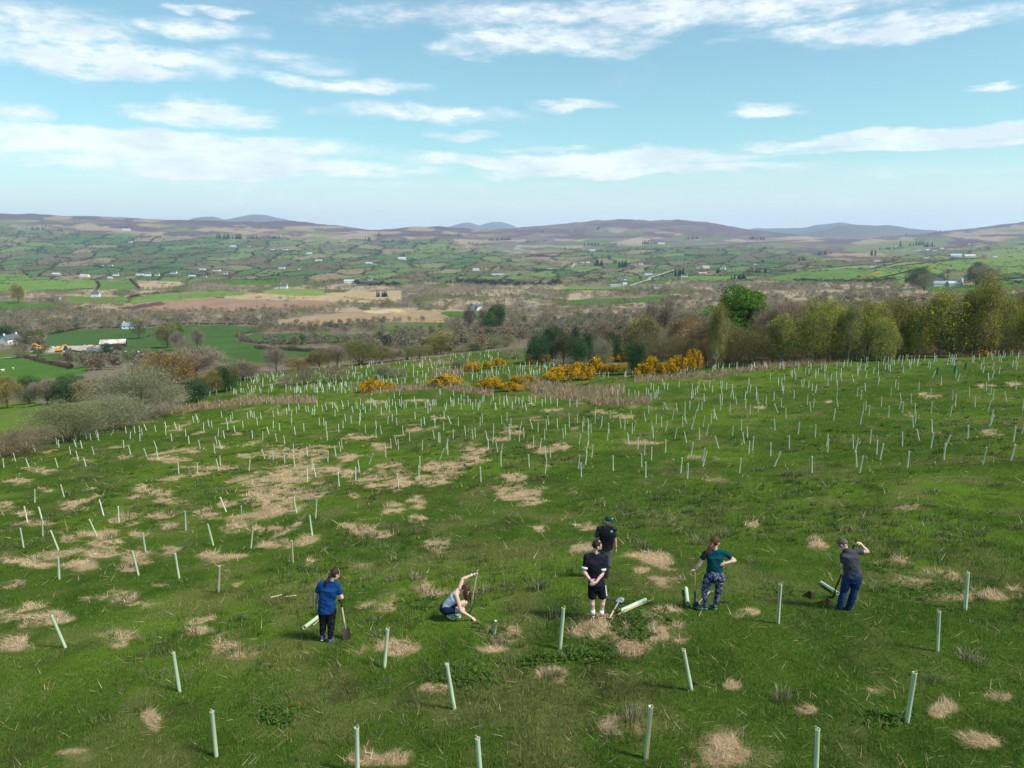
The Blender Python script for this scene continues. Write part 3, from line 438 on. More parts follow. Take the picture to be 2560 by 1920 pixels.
# ------------------------------------------------------------------ tree tubes: top x, top y, base x, base y inside a window of the photograph
TILES = {
'0,1160': "320,215,302,338;541,175,557,298;870,313,896,448;1035,355,1027,498;230,375,241,522;354,400,374,525;380,462,371,613;200,543,203,712;463,570,503,727;790,458,838,616;1252,575,1258,752;1610,418,1606,575;1808,522,1842,692;1913,277,1955,415;2097,362,2088,508;2195,545,2168,728;521,787,512,985;1170,773,1200,978;1538,812,1550,1008;1922,870,1890,1115;190,98,140,130",
'640,1160': "333,288,350,430;530,320,514,475;470,440,486,618;322,662,318,860;713,57,718,187;445,57,445,158;1222,75,1230,207",
'0,1520': "495,68,567,350;1523,367,1552,720;1861,820,1868,1262",
'640,1520': "1140,205,1108,500;1662,493,1714,872;886,1010,878,1440;1925,1223,1955,1640;2075,82,2058,215",
'1280,1520': "438,38,416,350;1468,358,1550,710;1175,848,1158,1290",
'1920,1520': "80,-148,85,135;1438,27,1460,385;1218,530,1200,990;388,1095,408,1560",
'1920,1160': "1698,940,1705,1260",
'0,800': "42,1108,44,1143;125,1137,135,1220;32,1192,34,1272;230,1183,250,1267;280,1048,306,1142;231,1068,232,1118;490,1018,494,1083;511,1043,512,1112;487,1192,501,1280;549,1030,552,1062;606,1088,610,1163;648,988,658,1045;649,1037,660,1107;702,1050,711,1117;662,1125,676,1210;727,1180,744,1272;745,973,747,1028;784,973,787,1040;829,960,838,1015;840,958,850,1000;850,978,854,1048;800,1087,814,1165;985,957,955,1000;1087,922,1091,980;1138,967,1125,1035;1163,923,1167,978;1206,912,1208,968;1229,932,1229,998;1217,980,1209,1052;1248,898,1266,957;1070,1023,1070,1103;1117,1077,1129,1162;1249,1100,1270,1183;1333,1033,1355,1110;1357,1122,1368,1203;1341,902,1348,968;1430,890,1438,935;1436,930,1435,1000;1480,975,1486,1045;1509,880,1525,940;1553,902,1555,963;1608,937,1606,1005;1633,987,1635,1065;1668,832,1675,890;1698,823,1703,870;1711,842,1711,893;1763,890,1760,952;1797,842,1806,918;1829,868,1833,928;1720,1033,1730,1107;1852,1068,1856,1155;1864,1010,1876,1078;1893,1037,1912,1113;1896,932,1882,1000;1933,943,1940,1017;1959,858,1966,900;1966,885,1970,952;1995,822,1995,875;2010,797,2011,850;2023,908,2033,975;2099,868,2101,932;2140,803,2142,850;2163,782,2166,830;2175,785,2183,835;2197,790,2198,842;2182,948,2182,1022;1543,1215,1545,1322;1713,1222,1705,1327;1905,1167,1905,1260;1875,1203,1892,1303;2167,1217,2153,1322;1913,798,1918,845",
'640,800': "36,775,45,858;10,853,13,910;62,965,59,1040;97,918,112,982;152,867,149,932;170,980,181,1055;202,887,206,950;148,785,153,838;190,770,195,820;262,760,268,815;284,750,286,780;349,757,350,805;370,735,372,770;318,778,303,840;310,840,306,902;334,925,340,993;243,1003,249,1078;415,897,414,962;429,750,434,795;452,757,456,797;490,773,484,822;504,783,506,837;510,735,509,790;548,835,550,903;586,847,588,910;605,867,607,935;607,935,612,1012;616,960,617,1042;527,705,530,745;572,738,575,790;603,730,613,775;660,722,661,760;682,722,695,765;700,740,708,792;685,765,683,835;738,690,755,745;750,715,752,775;797,707,798,747;829,747,840,802;770,818,776,877;823,825,824,892;714,900,716,968;755,868,752,935;740,1032,744,1115;723,1057,732,1145;681,1090,691,1187;903,700,904,738;862,725,865,770;873,725,876,770;900,768,908,825;898,815,904,870;899,845,893,907;944,755,946,805;946,908,948,977;925,727,926,778;992,735,991,785;1037,880,1041,940;1037,940,1038,1015;1075,910,1085,985;1083,757,1081,810;1164,1027,1168,1112;1200,995,1212,1080;1229,1035,1231,1122;1122,1107,1120,1190;1018,1147,976,1245;1144,828,1138,895;1180,813,1176,875;1215,848,1219,912;1266,910,1273,988;1326,960,1328,1047;1373,795,1375,857;1441,1027,1436,1125;1427,865,1427,925;1453,840,1459,907;1539,820,1541,880;1549,867,1546,937;1528,942,1543,1020;1577,970,1578,1055;1588,990,1589,1072;1663,995,1642,1120;1661,1030,1640,1118;1655,1072,1657,1163;1625,1105,1588,1198;1625,793,1625,850;1621,880,1622,953;1660,840,1685,903;1704,940,1703,1030;1747,850,1747,917;1802,917,1811,993;1867,945,1874,1030;1890,927,1895,1017;1937,850,1935,917;1954,812,1955,880;1985,958,2000,1040;2006,1020,2008,1117;2053,908,2053,985;2053,980,2044,1060;2070,1037,2087,1135;2132,1063,2110,1170;2117,1135,2115,1255;2120,825,2125,890;2168,803,2168,867;2187,910,2187,990;2195,945,2193,1040;2202,880,2202,925;325,1075,325,1160;322,1130,337,1275;441,1095,445,1187;148,1120,149,1222;247,1148,250,1252;53,1110,77,1202;486,1190,485,1297;500,1245,516,1355;627,1157,621,1230;885,1198,895,1310;863,1258,861,1375;1417,1168,1416,1280;1408,1240,1407,1370;1937,1227,1943,1392;997,685,1003,720;1012,700,1016,745;1022,705,1028,752;1035,720,1040,765;1118,715,1122,760;1130,700,1132,745;1137,722,1127,775;1155,735,1149,792;1150,680,1151,720;1180,700,1180,740;1205,710,1208,760;1213,755,1217,815;1240,690,1245,740;1257,665,1258,715;1262,700,1255,755;1280,700,1281,768;1300,712,1297,760;1368,675,1368,712;1383,710,1383,767;1463,715,1464,770;1480,685,1482,740;1485,715,1487,808;1492,700,1500,745;1510,735,1510,785;1525,690,1530,745;1535,675,1543,735;1555,697,1556,742;1591,610,1595,650;1583,570,1585,650;1648,720,1643,770;1633,748,1640,790;1680,665,1685,720;1688,690,1686,750;1700,690,1703,750;1712,680,1710,740;1704,615,1708,660;1750,685,1750,730;1773,650,1772,700;1797,670,1797,740;1773,722,1773,775;1800,570,1797,660;1832,665,1834,712;1847,665,1856,738;1873,700,1873,770;1900,680,1898,740;1920,717,1920,777;1935,700,1933,750;1957,670,1953,712;1970,655,1968,700;2035,680,2025,735;2048,640,2050,695;2065,712,2078,763;2070,705,2067,765;2108,645,2105,720;2142,670,2138,710;2143,690,2145,740;2163,655,2165,700;2170,665,2176,725;1195,597,1197,680;1245,620,1240,655;1005,620,1000,660;1078,600,1078,635",
'1280,800': "82,895,68,965;66,965,62,1052;98,932,103,1020;155,872,177,950;186,987,186,1080;224,897,225,978;281,907,280,1030;294,873,294,958;256,1012,238,1118;306,828,318,912;328,1070,331,1187;140,1148,148,1275;285,1115,295,1200;297,1200,287,1317;388,862,393,937;435,927,444,1017;457,903,461,993;490,803,493,870;494,835,495,925;562,808,565,882;607,858,609,960;618,838,619,913;592,968,579,1065;655,853,664,925;658,912,658,990;680,885,681,975;660,997,660,1070;655,1037,638,1145;697,1073,687,1190;647,1120,634,1240;583,1143,573,1275;591,1208,599,1350;717,803,717,880;722,773,719,830;778,832,772,910;846,778,848,848;833,885,838,972;830,937,823,1030;868,1155,874,1285;920,797,942,922;974,850,974,937;994,958,1009,1062;1025,777,1040,850;1035,820,1037,975;1036,885,1038,978;1066,868,1053,950;1090,1008,1086,1113;1137,800,1155,878;1176,735,1181,802;1144,1048,1144,1165;1115,1130,1120,1255;1150,1215,1155,1350;1204,1087,1204,1205;1204,862,1208,947;1214,912,1221,1008;1244,813,1244,897;1288,832,1292,920;1308,713,1307,775;1313,715,1342,773;1340,867,1327,955;1323,1013,1327,1133;1394,783,1384,862;1417,720,1428,790;1420,920,1405,1023;1469,830,1473,918;1490,795,1488,870;1493,730,1494,790;1490,828,1510,895;1483,952,1508,1057;1465,1168,1458,1300;1515,1210,1516,1358;1531,697,1532,770;1537,715,1535,775;1590,780,1578,858;1611,727,1602,793;1638,715,1641,780;1568,850,1550,937;1560,1050,1545,1168;1612,927,1621,1028;1660,830,1650,920;1655,607,1660,710;1663,1080,1646,1208;1677,1130,1648,1253;1695,888,1680,985;1718,810,1718,895;1742,770,1745,858;1742,790,1770,870;1748,990,1786,1103;1798,712,1800,782;1795,660,1800,715;1813,675,1812,742;1883,735,1882,800;1907,895,1904,995;1977,865,1982,950;1987,950,2006,1057;2025,912,2035,1015;1970,1195,1962,1333;2048,1017,2045,1140;2082,982,2078,1105;2015,633,2012,690;2017,690,2018,762;2056,740,2055,812;2130,720,2125,795;2108,635,2112,690;2120,660,2124,723;2193,663,2194,733;1930,680,1942,735;1905,625,1917,685;1898,605,1888,665;1900,555,1908,610;1805,590,1815,650;1730,572,1733,625;1655,553,1670,605;1585,600,1583,650;1600,573,1604,625;1556,562,1557,608;1563,622,1561,675;1548,637,1549,685;1613,540,1614,585;1707,535,1706,580;1853,550,1853,600;1815,535,1818,585;1800,533,1803,585;2033,580,2030,633;2060,560,2055,620;2107,583,2118,638;2045,525,2047,560;1250,615,1252,670;1233,635,1235,687;1197,650,1197,710;1175,612,1187,655;1157,590,1163,640;1092,630,1095,680;1060,620,1062,665;1008,608,1008,655;965,590,957,632;913,620,915,660;925,575,928,610;868,607,870,650;1222,570,1222,612;1263,588,1264,632;1300,533,1308,565;1345,567,1343,605;1318,555,1318,597;1200,560,1200,600;1442,533,1442,585;499,697,499,750;559,697,560,753;390,695,392,745;259,697,260,745;286,672,292,723;334,678,336,725;202,670,200,710;166,680,166,725;147,663,148,707;115,725,125,775;94,660,94,705;85,705,90,752;59,672,62,725;33,665,27,712;2,705,2,765",
'1920,800': "50,617,51,682;18,473,18,520;88,507,90,568;115,510,118,570;114,540,127,612;132,572,131,633;140,467,141,525;195,445,210,492;207,427,208,485;237,460,239,515;225,408,231,458;262,380,262,430;282,520,295,580;308,510,307,570;325,412,322,462;350,412,352,475;351,523,351,585;378,540,380,607;418,560,410,623;407,435,406,485;413,447,410,505;432,420,433,472;368,375,372,430;347,357,348,400;222,603,225,670;337,660,339,735;108,685,115,757;52,725,85,800;147,765,152,857;354,712,370,793;395,683,390,757;485,460,492,518;515,500,518,563;543,468,542,532;460,378,461,428;487,390,487,440;503,395,497,443;592,360,594,420;590,440,587,505;592,510,600,570;598,570,595,652;586,680,605,752;573,780,565,875;618,468,638,527;628,395,635,475;650,370,650,420;657,355,659,400;686,353,686,400;716,350,715,403;720,472,740,535;772,583,770,655;801,608,803,683;832,537,842,610;840,697,843,783;818,723,818,815;807,820,795,915;872,747,869,838;975,657,978,743;1034,757,1040,852;1058,577,1060,660;1097,507,1099,580;1123,535,1121,612;1135,628,1152,710;1140,705,1132,770;1161,705,1162,800;1232,637,1236,717;1265,740,1268,812;1267,797,1272,905;1235,853,1255,955;1265,928,1308,1055;1300,532,1302,612;1402,587,1403,670;1408,697,1407,797;1404,873,1417,985;1417,987,1405,1117;1496,490,1496,563;1443,435,1420,500;1625,437,1618,505;1655,452,1638,525;1590,600,1592,693;1618,638,1619,730;1582,735,1573,828;1727,565,1740,657;1785,650,1788,745;1877,532,1885,617;1922,555,1922,645;1943,595,1941,690;1913,702,1900,777;1937,770,1925,870;1943,823,1915,920;1895,453,1908,527;1950,428,1937,500;1997,397,1995,473;2033,608,2060,700;2130,513,2142,603;2199,658,2200,770;2205,870,2192,990;2123,953,2117,1075;2115,1060,2098,1227;1865,1118,1855,1268;1715,927,1720,1057;1553,1028,1520,1130;1520,1070,1517,1222;1207,1138,1203,1290;1149,970,1160,1095;980,1077,967,1220;932,1035,935,1180;880,943,881,1063;807,1180,790,1322;770,1028,752,1140;745,1130,767,1277;720,972,737,1105;513,955,506,1078;515,1010,513,1137;371,1180,378,1323;404,900,406,1007;266,873,260,977;177,967,183,1090;100,1135,53,1270;17,1040,22,1173;48,848,60,947;762,320,763,355;801,340,803,387;832,313,832,353;849,318,851,362;860,360,853,413;770,375,772,430;790,360,794,437;770,420,775,483;780,405,780,460;840,385,838,440;912,410,912,470;935,315,938,352;852,440,846,500;950,360,953,415;948,430,951,490;957,485,953,555;977,308,977,345;1007,310,1009,350;998,340,995,385;1012,365,1013,430;1038,310,1037,362;1035,375,1043,437;1050,390,1058,448;1063,340,1063,377;1075,340,1075,390;1085,345,1092,397;1122,330,1122,375;1138,307,1135,345;1165,310,1160,350;1157,350,1157,400;1166,393,1166,458;1192,303,1191,342;1207,300,1205,345;1218,347,1220,403;1229,360,1231,423;1237,327,1239,377;1262,327,1260,375;1287,345,1290,402;1305,297,1300,345;1300,330,1290,387;1353,310,1353,357;1380,293,1375,325;1385,345,1383,410;1398,330,1400,425;1435,300,1440,335;1452,305,1457,360;1440,340,1435,370;1549,330,1551,390;1565,285,1563,330;1575,310,1575,370;1585,290,1590,340;1600,310,1597,360;1605,345,1607,402;1613,285,1613,325;1625,300,1622,345;1585,350,1588,390;1722,280,1725,318;1762,275,1755,320;1778,287,1777,370;1765,310,1765,368;1810,278,1798,320;1823,298,1825,345;1857,330,1862,388;1840,362,1841,430;1862,395,1855,465;1897,280,1897,325;1925,285,1927,322;1938,300,1938,347;1943,372,1938,437;1962,272,1960,318;1990,275,1990,318;2000,310,1995,360;2015,313,2013,372;2030,272,2032,318;2045,288,2043,335;2093,272,2092,320;2110,270,2112,312;2137,327,2142,385;2110,347,2112,415;2148,365,2143,437;2158,285,2162,340;2172,265,2172,312"}
SC = 640 / 2212.0
tubes = []
for k_, s_ in TILES.items():
    ox, oy = map(float, k_.split(','))
    for q in s_.split(';'):
        a, b, c, d = map(float, q.split(',')); tubes.append((ox + a * SC, oy + b * SC, ox + c * SC, oy + d * SC))
M_TUBE = make_mat('tube_plastic', (.62, .73, .50), rough=.45, vary=.08, vscale=3, trans=.25, objcol=True)
M_STAKE = make_mat('stake_wood', (.30, .21, .12), rough=.8, vary=.25, vscale=14)
M_MESHG = make_mat('net_guard', (.03, .16, .12), rough=.6)
def tube_geo(h=.88, r=.0345, n=14, th=.005):
    V = []; F = []
    for rr, zz in ((r, -.06), (r, h - .012), (r + .004, h - .004), (r + .003, h), (r - th, h), (r - th, h - .35), (r - th, -.06)):
        for i in range(n): a = 2 * math.pi * i / n; V.append((rr * math.cos(a), rr * math.sin(a), zz))
    for j in range(6):
        for i in range(n): F.append((j * n + i, j * n + (i + 1) % n, (j + 1) * n + (i + 1) % n, (j + 1) * n + i))
    return V, F
ME_TUBE = poly_mesh('tube', *tube_geo(), M_TUBE, True)
def box_geo(x0, x1, y0, y1, z0, z1):
    V = [(x, y, z) for x in (x0, x1) for y in (y0, y1) for z in (z0, z1)]
    return V, [(0, 1, 3, 2), (4, 6, 7, 5), (0, 4, 5, 1), (2, 3, 7, 6), (0, 2, 6, 4), (1, 5, 7, 3)]
ME_STAKE = poly_mesh('stake', *box_geo(-.013, .013, -.035, -.009, -.06, .915), M_STAKE)
PEOPLE_AT = [(820, 1520, 'the woman in the blue shirt'), (1150, 1500, 'the crouching woman'), (1485, 1450, 'the man in black shorts'), (1525, 1370, 'the man in the green cap'), (1780, 1430, 'the woman in the teal shirt'), (2125, 1440, 'the person in the dark grey shirt')]
def where(px, py):
    best = min(PEOPLE_AT, key=lambda p: math.hypot(p[0] - px, (p[1] - py) * 1.3)); d = math.hypot(best[0] - px, (best[1] - py) * 1.3)
    if d < 420:
        dx = px - best[0]; dy = py - best[1]
        how = ('just ' if d < 170 else '') + (('left of ' if dx < 0 else 'right of ') if abs(dx) > abs(dy) * 1.1 else ('below ' if dy > 0 else 'beyond '))
        return how + best[2]
    col = 'far left' if px < 330 else 'left' if px < 850 else 'middle' if px < 1500 else 'right' if px < 2150 else 'far right'
    row = 'at the bottom edge' if py > 1800 else 'in the near grass' if py > 1550 else 'level with the people' if py > 1330 else 'just above the people' if py > 1200 else 'halfway up the field'
    return row + ', ' + col
USED = {}
tub = []
for (tx, ty, bx, by) in tubes:
    p = hit(bx, by); tub.append((p.y, tx, ty, bx, by, p))
tub.sort(key=lambda t: t[0])
rnd = random.Random(5)
far_tris = []
fullV, fullF = tube_geo(n=6)
def tube_matrix(p, lean_x, lean_y, sc=1.0):
    up = Vector((lean_x, lean_y, 1)).normalized(); q = up.to_track_quat('Z', 'Y'); return Matrix.Translation(p) @ q.to_matrix().to_4x4() @ Matrix.Scale(sc, 4)
VERT = {}
def lean_word(l): return 'leaning left' if l < -.13 else 'leaning right' if l > .13 else 'tilted slightly left' if l < -.05 else 'tilted slightly right' if l > .05 else 'standing upright'
for i, (Y, tx, ty, bx, by, p) in enumerate(tub):
    lx = (tx - bx) / max(by - ty, 8) * .97; lx = max(-.75, min(.75, lx - (bx - 1280) / FPX * .0)); ly_ = rnd.uniform(-.05, .05)
    if by < 1000 and (by - ty) < 13: lx *= .8
    frac = 1.0
    if by > 1180 and by < 1880:
        d_ = p.y * math.cos(PITCH) - p.z * math.sin(PITCH); ex = .88 * FPX / d_ * .93; frac = min(1.12, max(.40, math.hypot(tx - bx, ty - by) / ex)) if math.hypot(tx - bx, ty - by) / ex < .8 else 1.0
    if i < 300:
        o = empty('tree_tube', (0, 0, 0)) if i < 34 else link('tree_tube', ME_TUBE)
        M_ = tube_matrix(p, lx, ly_); o.matrix_world = M_; o.location = M_.to_translation(); o.rotation_euler = M_.to_euler(); g_ = rnd.uniform(.88, 1.06); o.scale = (1, 1, frac * rnd.uniform(.93, 1.05))
        if i < 34:
            a = link('guard', ME_TUBE, parent=o); a.color = (g_, g_, g_, 1); link('stake', ME_STAKE, parent=o)
        else: o.color = (g_ * 1.25, g_ * 1.12, g_ * 1.25, 1)
        w = where(bx, by)
        if by > 1180: lab = f"pale green tree tube {lean_word(lx)}, {w}"
        else:
            zone = min([(150, 'at far left'), (480, 'left of the blue-shirted woman'), (820, 'above the blue-shirted woman'), (1150, 'above the crouching woman'), (1500, 'above the capped man'), (1790, 'above the teal woman'), (2120, 'above the grey-shirted person'), (2430, 'at far right')], key=lambda q: abs(q[0] - bx))[1]
            rowz = 'near the straw' if by > 1140 else 'mid-field' if by > 1095 else 'past mid-field' if by > 1060 else 'distant'
            lab = f"{rowz} whitish tree tube {lean_word(lx)}, {zone}"
        tag(o, lab, 'tree tube', 'tree tubes planted across the hill field')
    else:
        M_ = tube_matrix(p, lx, ly_, 1.0)
        vv = np.array([tuple(M_ @ Vector(v)) for v in fullV])
        for f in fullF: far_tris.append(vv[[f[0], f[1], f[2]]]); far_tris.append(vv[[f[0], f[2], f[3]]])
# the second planted field beyond: rows of tubes too many to count
rs = np.random.RandomState(4)
def soup_tubes():
    out = list(far_tris); n = 0
    cand = []
    for _ in range(5200):
        y = rs.uniform(868, 1000); x = rs.uniform(430, 1470)
        lo = np.interp(x, [430, 520, 640, 850, 1000, 1300, 1470], [975, 955, 938, 915, 900, 872, 905]); hi = np.interp(x, [430, 640, 900, 1000, 1150, 1300, 1470], [1000, 985, 985, 968, 955, 950, 925])
        if y < lo or y > hi: continue
        if rs.rand() > (.33 if y > 940 else .30): continue
        cand.append((x, y))
    for _ in range(260):
        x = rs.uniform(1300, 1960); y = rs.uniform(905, 948)
        if y > np.interp(x, [1300, 1500, 1960], [935, 948, 925]) or y < near_edge(np.array([x]))[0] + 4: continue
        cand.append((x, y))
    for (x, y) in cand:
        p = hit(x, y); M_ = tube_matrix(p, rs.normal(0, .09), rs.normal(0, .05), rs.uniform(.85, 1.05))
        v = np.array([tuple(M_ @ Vector(q)) for q in [(.042, .0, 0), (-.021, -.036, 0), (-.021, .036, 0), (.042, 0, .88), (-.021, -.036, .88), (-.021, .036, .88)]])
        for f in ((0, 1, 4), (0, 4, 3), (1, 2, 5), (1, 5, 4), (2, 0, 3), (2, 3, 5), (3, 4, 5)): out.append(v[list(f)])
    T = np.array(out); C = np.tile(np.array([.66, .74, .60]), (len(T), 1)) * rs.uniform(.85, 1.1, (len(T), 1))
    o = link('tree_tubes', tri_mesh('tree_tubes', T, C, make_mat('far_tube_plastic', attr=True, rough=.5)))
    tag(o, 'rows of tiny white tree tubes in the far part of the hill field', 'tree tubes', kind='stuff')
soup_tubes()
# three dark green net guards on the far right slope
for (x, y) in ((2343, 936), (2386, 934), (2413, 925)):
    V, F = tube_geo(h=.85, r=.12, n=10, th=.004); p = hit(x, y); o = link('net_guard', poly_mesh('net_guard', V, F, M_MESHG, True), loc=p)
    tag(o, 'dark green net tree guard on the far right slope', 'net guard', 'dark green net tree guards')
# tubes, canes and poles lying on the grass
def lying(name, ends, me_h, mat, r, label, cat, hollow=True, lift=.045, group=None):
    a = hit(*ends[0]); b = hit(*ends[1]); a = Vector((a.x, a.y, a.z + lift)); b = Vector((b.x, b.y, b.z + lift)); d = (b - a)
    if hollow: V, F = tube_geo(h=d.length, r=r)
    else:
        V = []; F = []; n = 6; seg = 6
        for j in range(seg + 1):
            for i in range(n): t = 2 * math.pi * i / n; w = math.sin(j * 1.7) * .006; V.append((r * (1 - .25 * j / seg) * math.cos(t) + w, r * math.sin(t), d.length * j / seg))
        for j in range(seg):
            for i in range(n): F.append((j * n + i, j * n + (i + 1) % n, (j + 1) * n + (i + 1) % n, (j + 1) * n + i))
        F.append(tuple(range(n))); F.append(tuple(range(seg * n, seg * n + n)))
    o = link(name, poly_mesh(name, V, F, mat, True)); o.location = a; o.rotation_euler = d.to_track_quat('Z', 'Y').to_euler(); tag(o, label, cat, group); return o
lying('tree_tube', ((800, 1545), (761, 1577)), 0, M_TUBE, .045, 'pale green tree tube lying on the grass left of the blue-shirted woman', 'tree tube')
lying('tree_tube', ((1610, 1505), (1548, 1532)), 0, M_TUBE, .045, 'pale green tree tube lying beside the spade by the man in shorts', 'tree tube')
lying('tree_tube', ((1715, 1478), (1719, 1511)), 0, M_TUBE, .045, 'short pale tube lying end-on left of the woman in patterned leggings', 'tree tube')
lying('tree_tube', ((2055, 1464), (2094, 1486)), 0, M_TUBE, .04, 'pale tree tube lying across behind the black spade', 'tree tube')
M_CANE = make_mat('cane', (.55, .42, .25), rough=.7, vary=.2, vscale=9)
lying('cane', ((802, 1550), (784, 1569)), 0, M_CANE, .012, 'thin pale cane on the grass behind the blue-shirted woman', 'cane', False, .03)
lying('cane', ((1629, 1502), (1545, 1538)), 0, M_CANE, .012, 'long pale cane lying beside the tube right of the man in shorts', 'cane', False, .03)
lying('cane', ((677, 1497), (708, 1488)), 0, M_CANE, .02, 'split pale stake lying on the grass, left of the blue-shirted woman', 'stake', False, .03)
lying('cane', ((714, 1494), (741, 1491)), 0, M_CANE, .018, 'second pale stake lying right of the split one on the grass', 'stake', False, .03)
# ------------------------------------------------------------------ grass, straw and rushes of the hill field
def sample_field(n, y0, y1, smax=.78, p=1.0):
    ly = np.linspace(math.log(y0), math.log(y1), 3000); r = row_k(kfun(np.zeros_like(ly), ly)); dens = np.abs(np.gradient(r, ly)) ** p
    cum = np.concatenate([[0], np.cumsum((dens[1:] + dens[:-1]) / 2 * np.diff(ly))]); u = rs.rand(n) * cum[-1]
    Y = np.exp(np.interp(u, cum, ly)); X = rs.uniform(-smax, smax, n) * Y; return X, Y
def blade_tris(X, Y, Z, h, w, lean, ang):
    n = len(X); d = rs.uniform(0, 2 * np.pi, n); P = np.stack([X, Y, Z], 1)
    side = np.stack([np.cos(d), np.sin(d), np.zeros(n)], 1) * (w / 2)[:, None]
    tip = np.stack([np.cos(ang) * lean * h, np.sin(ang) * lean * h, h * np.sqrt(np.maximum(1 - lean ** 2, .02))], 1)
    return np.stack([P - side, P + side, P + tip], 1)
M_GRASS = make_mat('grass_blades', attr=True, rough=.9, spec=.03, trans=.35)
M_STRAW = make_mat('dry_straw', attr=True, rough=1, spec=.02, trans=.2)
M_RUSH = make_mat('rush_stems', attr=True, rough=1, spec=.02, trans=.25)
def build_grass():
    X, Y = sample_field(900000, 7.2, 85); Z = TZ(X, Y); px, py = proj(X, Y, Z)
    c, _, _, _, f = landcover(px, py, X, Y); st = straw_mask(px, py, X, Y) * (py > 925)
    keep = (f > .5) & (rs.rand(len(X)) > st * .75); X, Y, Z, c, st = X[keep], Y[keep], Z[keep], c[keep], st[keep]
    n = len(X); cl = fbm(X / .28, Y / .28, 201, 3); h = (.030 + .062 * rs.rand(n) ** 1.5) * (.6 + .9 * sstep(.35, .75, cl)) * (1 + sstep(20, 70, Y) * .25)
    w = np.maximum(.006, .00085 * Y) * (.6 + .8 * rs.rand(n)); lean = rs.uniform(.05, .75, n); ang = rs.normal(.4, 1.4, n)
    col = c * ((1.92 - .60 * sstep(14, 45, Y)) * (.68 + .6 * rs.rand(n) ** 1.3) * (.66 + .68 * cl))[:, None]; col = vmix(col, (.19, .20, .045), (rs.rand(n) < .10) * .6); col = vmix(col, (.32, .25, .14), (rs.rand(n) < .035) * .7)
    tag(link('grass', tri_mesh('grass', blade_tris(X, Y, Z - .005, h, w, lean, ang), col, M_GRASS)), 'short green pasture grass over the whole hill field', 'grass', kind='stuff')
def build_straw():
    X, Y = sample_field(1500000, 7.2, 115); Z = TZ(X, Y); px, py = proj(X, Y, Z); st = straw_mask(px, py, X, Y) * (py > 925)
    keep = rs.rand(len(X)) < np.where(st > .25, st * (.30 + .12 * sstep(12, 30, Y)), .0045 + .007 * sstep(18, 35, Y) + .05 * st); X, Y, Z, st = X[keep], Y[keep], Z[keep], st[keep]; n = len(X)
    L = rs.uniform(.10, .40, n) * (.55 + .45 * sstep(10, 28, Y)) * np.where(st > .3, 1, 1.3); w = np.maximum(.005, .0007 * Y) * rs.uniform(.6, 1.4, n); lean = np.where(rs.rand(n) < .12, rs.uniform(.3, .8, n), rs.uniform(.88, .995, n))
    a0 = fbm(X / .9, Y / .9, 220, 2) * 14; ang = a0 + rs.normal(0, .7, n)
    hump = st * .05 * fbm(X / .5, Y / .5, 222, 2)
    col = np.array([.53, .385, .235]) * (.45 + .85 * rs.rand(n) ** .8)[:, None] * (.7 + .6 * fbm(X / .35, Y / .35, 223, 2))[:, None]; col = vmix(col, (.30, .20, .12), (rs.rand(n) < .25) * .6); col = vmix(col, (.62, .55, .40), (rs.rand(n) < .15) * .6)
    lean = np.where((Y < 30) & (lean < .8), .9, lean); T = blade_tris(X, Y, Z + .01 + hump * rs.rand(n), L, w, lean, ang)
    tag(link('straw', tri_mesh('straw', T, col, M_STRAW)), 'patches of cut dry straw lying between the grass', 'straw', kind='stuff')
def build_rushes():
    T = []; C = []
    # bands of tall brown rushes
    X, Y = sample_field(700000, 40, 175, .80, 1.0); Z = TZ(X, Y); px, py = proj(X, Y, Z); bm = band_mask(px, py) * (fbm(X / 3.2, Y / 2.5, 231, 3) + .22)
    keep = rs.rand(len(X)) < np.clip(bm, 0, 1) * .85; X, Y, Z = X[keep], Y[keep], Z[keep]; n = len(X); tf = sstep(.3, .7, fbm(X / 1.1, Y / 1.1, 232, 2))
    h = (.30 + .65 * rs.rand(n)) * (.5 + .8 * tf); T.append(blade_tris(X, Y, Z, h, np.maximum(.02, .0009 * Y) * rs.uniform(.6, 1.3, n), rs.uniform(.05, .45, n), rs.uniform(0, 6.3, n)))
    col = np.array([.36, .28, .165]) * (.45 + .95 * rs.rand(n))[:, None]; col = vmix(col, (.42, .31, .20), (rs.rand(n) < .25) * .8); C.append(col)
    # scattered small tussocks everywhere
    X, Y = sample_field(17000, 9, 110, .78, .9); q = fbm(X / 6, Y / 8, 240, 3); k = rs.rand(len(X)) < sstep(.42, .66, q) * .55 * (.25 + .75 * sstep(14, 24, Y)); X, Y = X[k], Y[k]
    m = 26; n = len(X) * m; rad = np.repeat(rs.uniform(.08, .36, len(X)), m); a = rs.uniform(0, 6.283, n); rr = np.sqrt(rs.rand(n)) * rad
    bx = np.repeat(X, m) + np.cos(a) * rr; by = np.repeat(Y, m) + np.sin(a) * rr * .7; h = rs.uniform(.08, .30, n) * (.6 + rad * 1.6); kind = np.repeat(rs.rand(len(X)), m)
    T.append(blade_tris(bx, by, TZ(bx, by), h, np.maximum(.006, .0007 * by), rs.uniform(.1, .7, n), a)); col = np.array([.06, .095, .024]) * (.5 + rs.rand(n))[:, None]
    col = vmix(col, (.30, .25, .15), (kind > .5) * .7 * (rs.rand(n) < .6)); C.append(col)
    tag(link('rushes', tri_mesh('rushes', np.concatenate(T), np.concatenate(C), M_RUSH)), 'brown rushes in bands and small tufts over the hill field', 'rushes', kind='stuff')
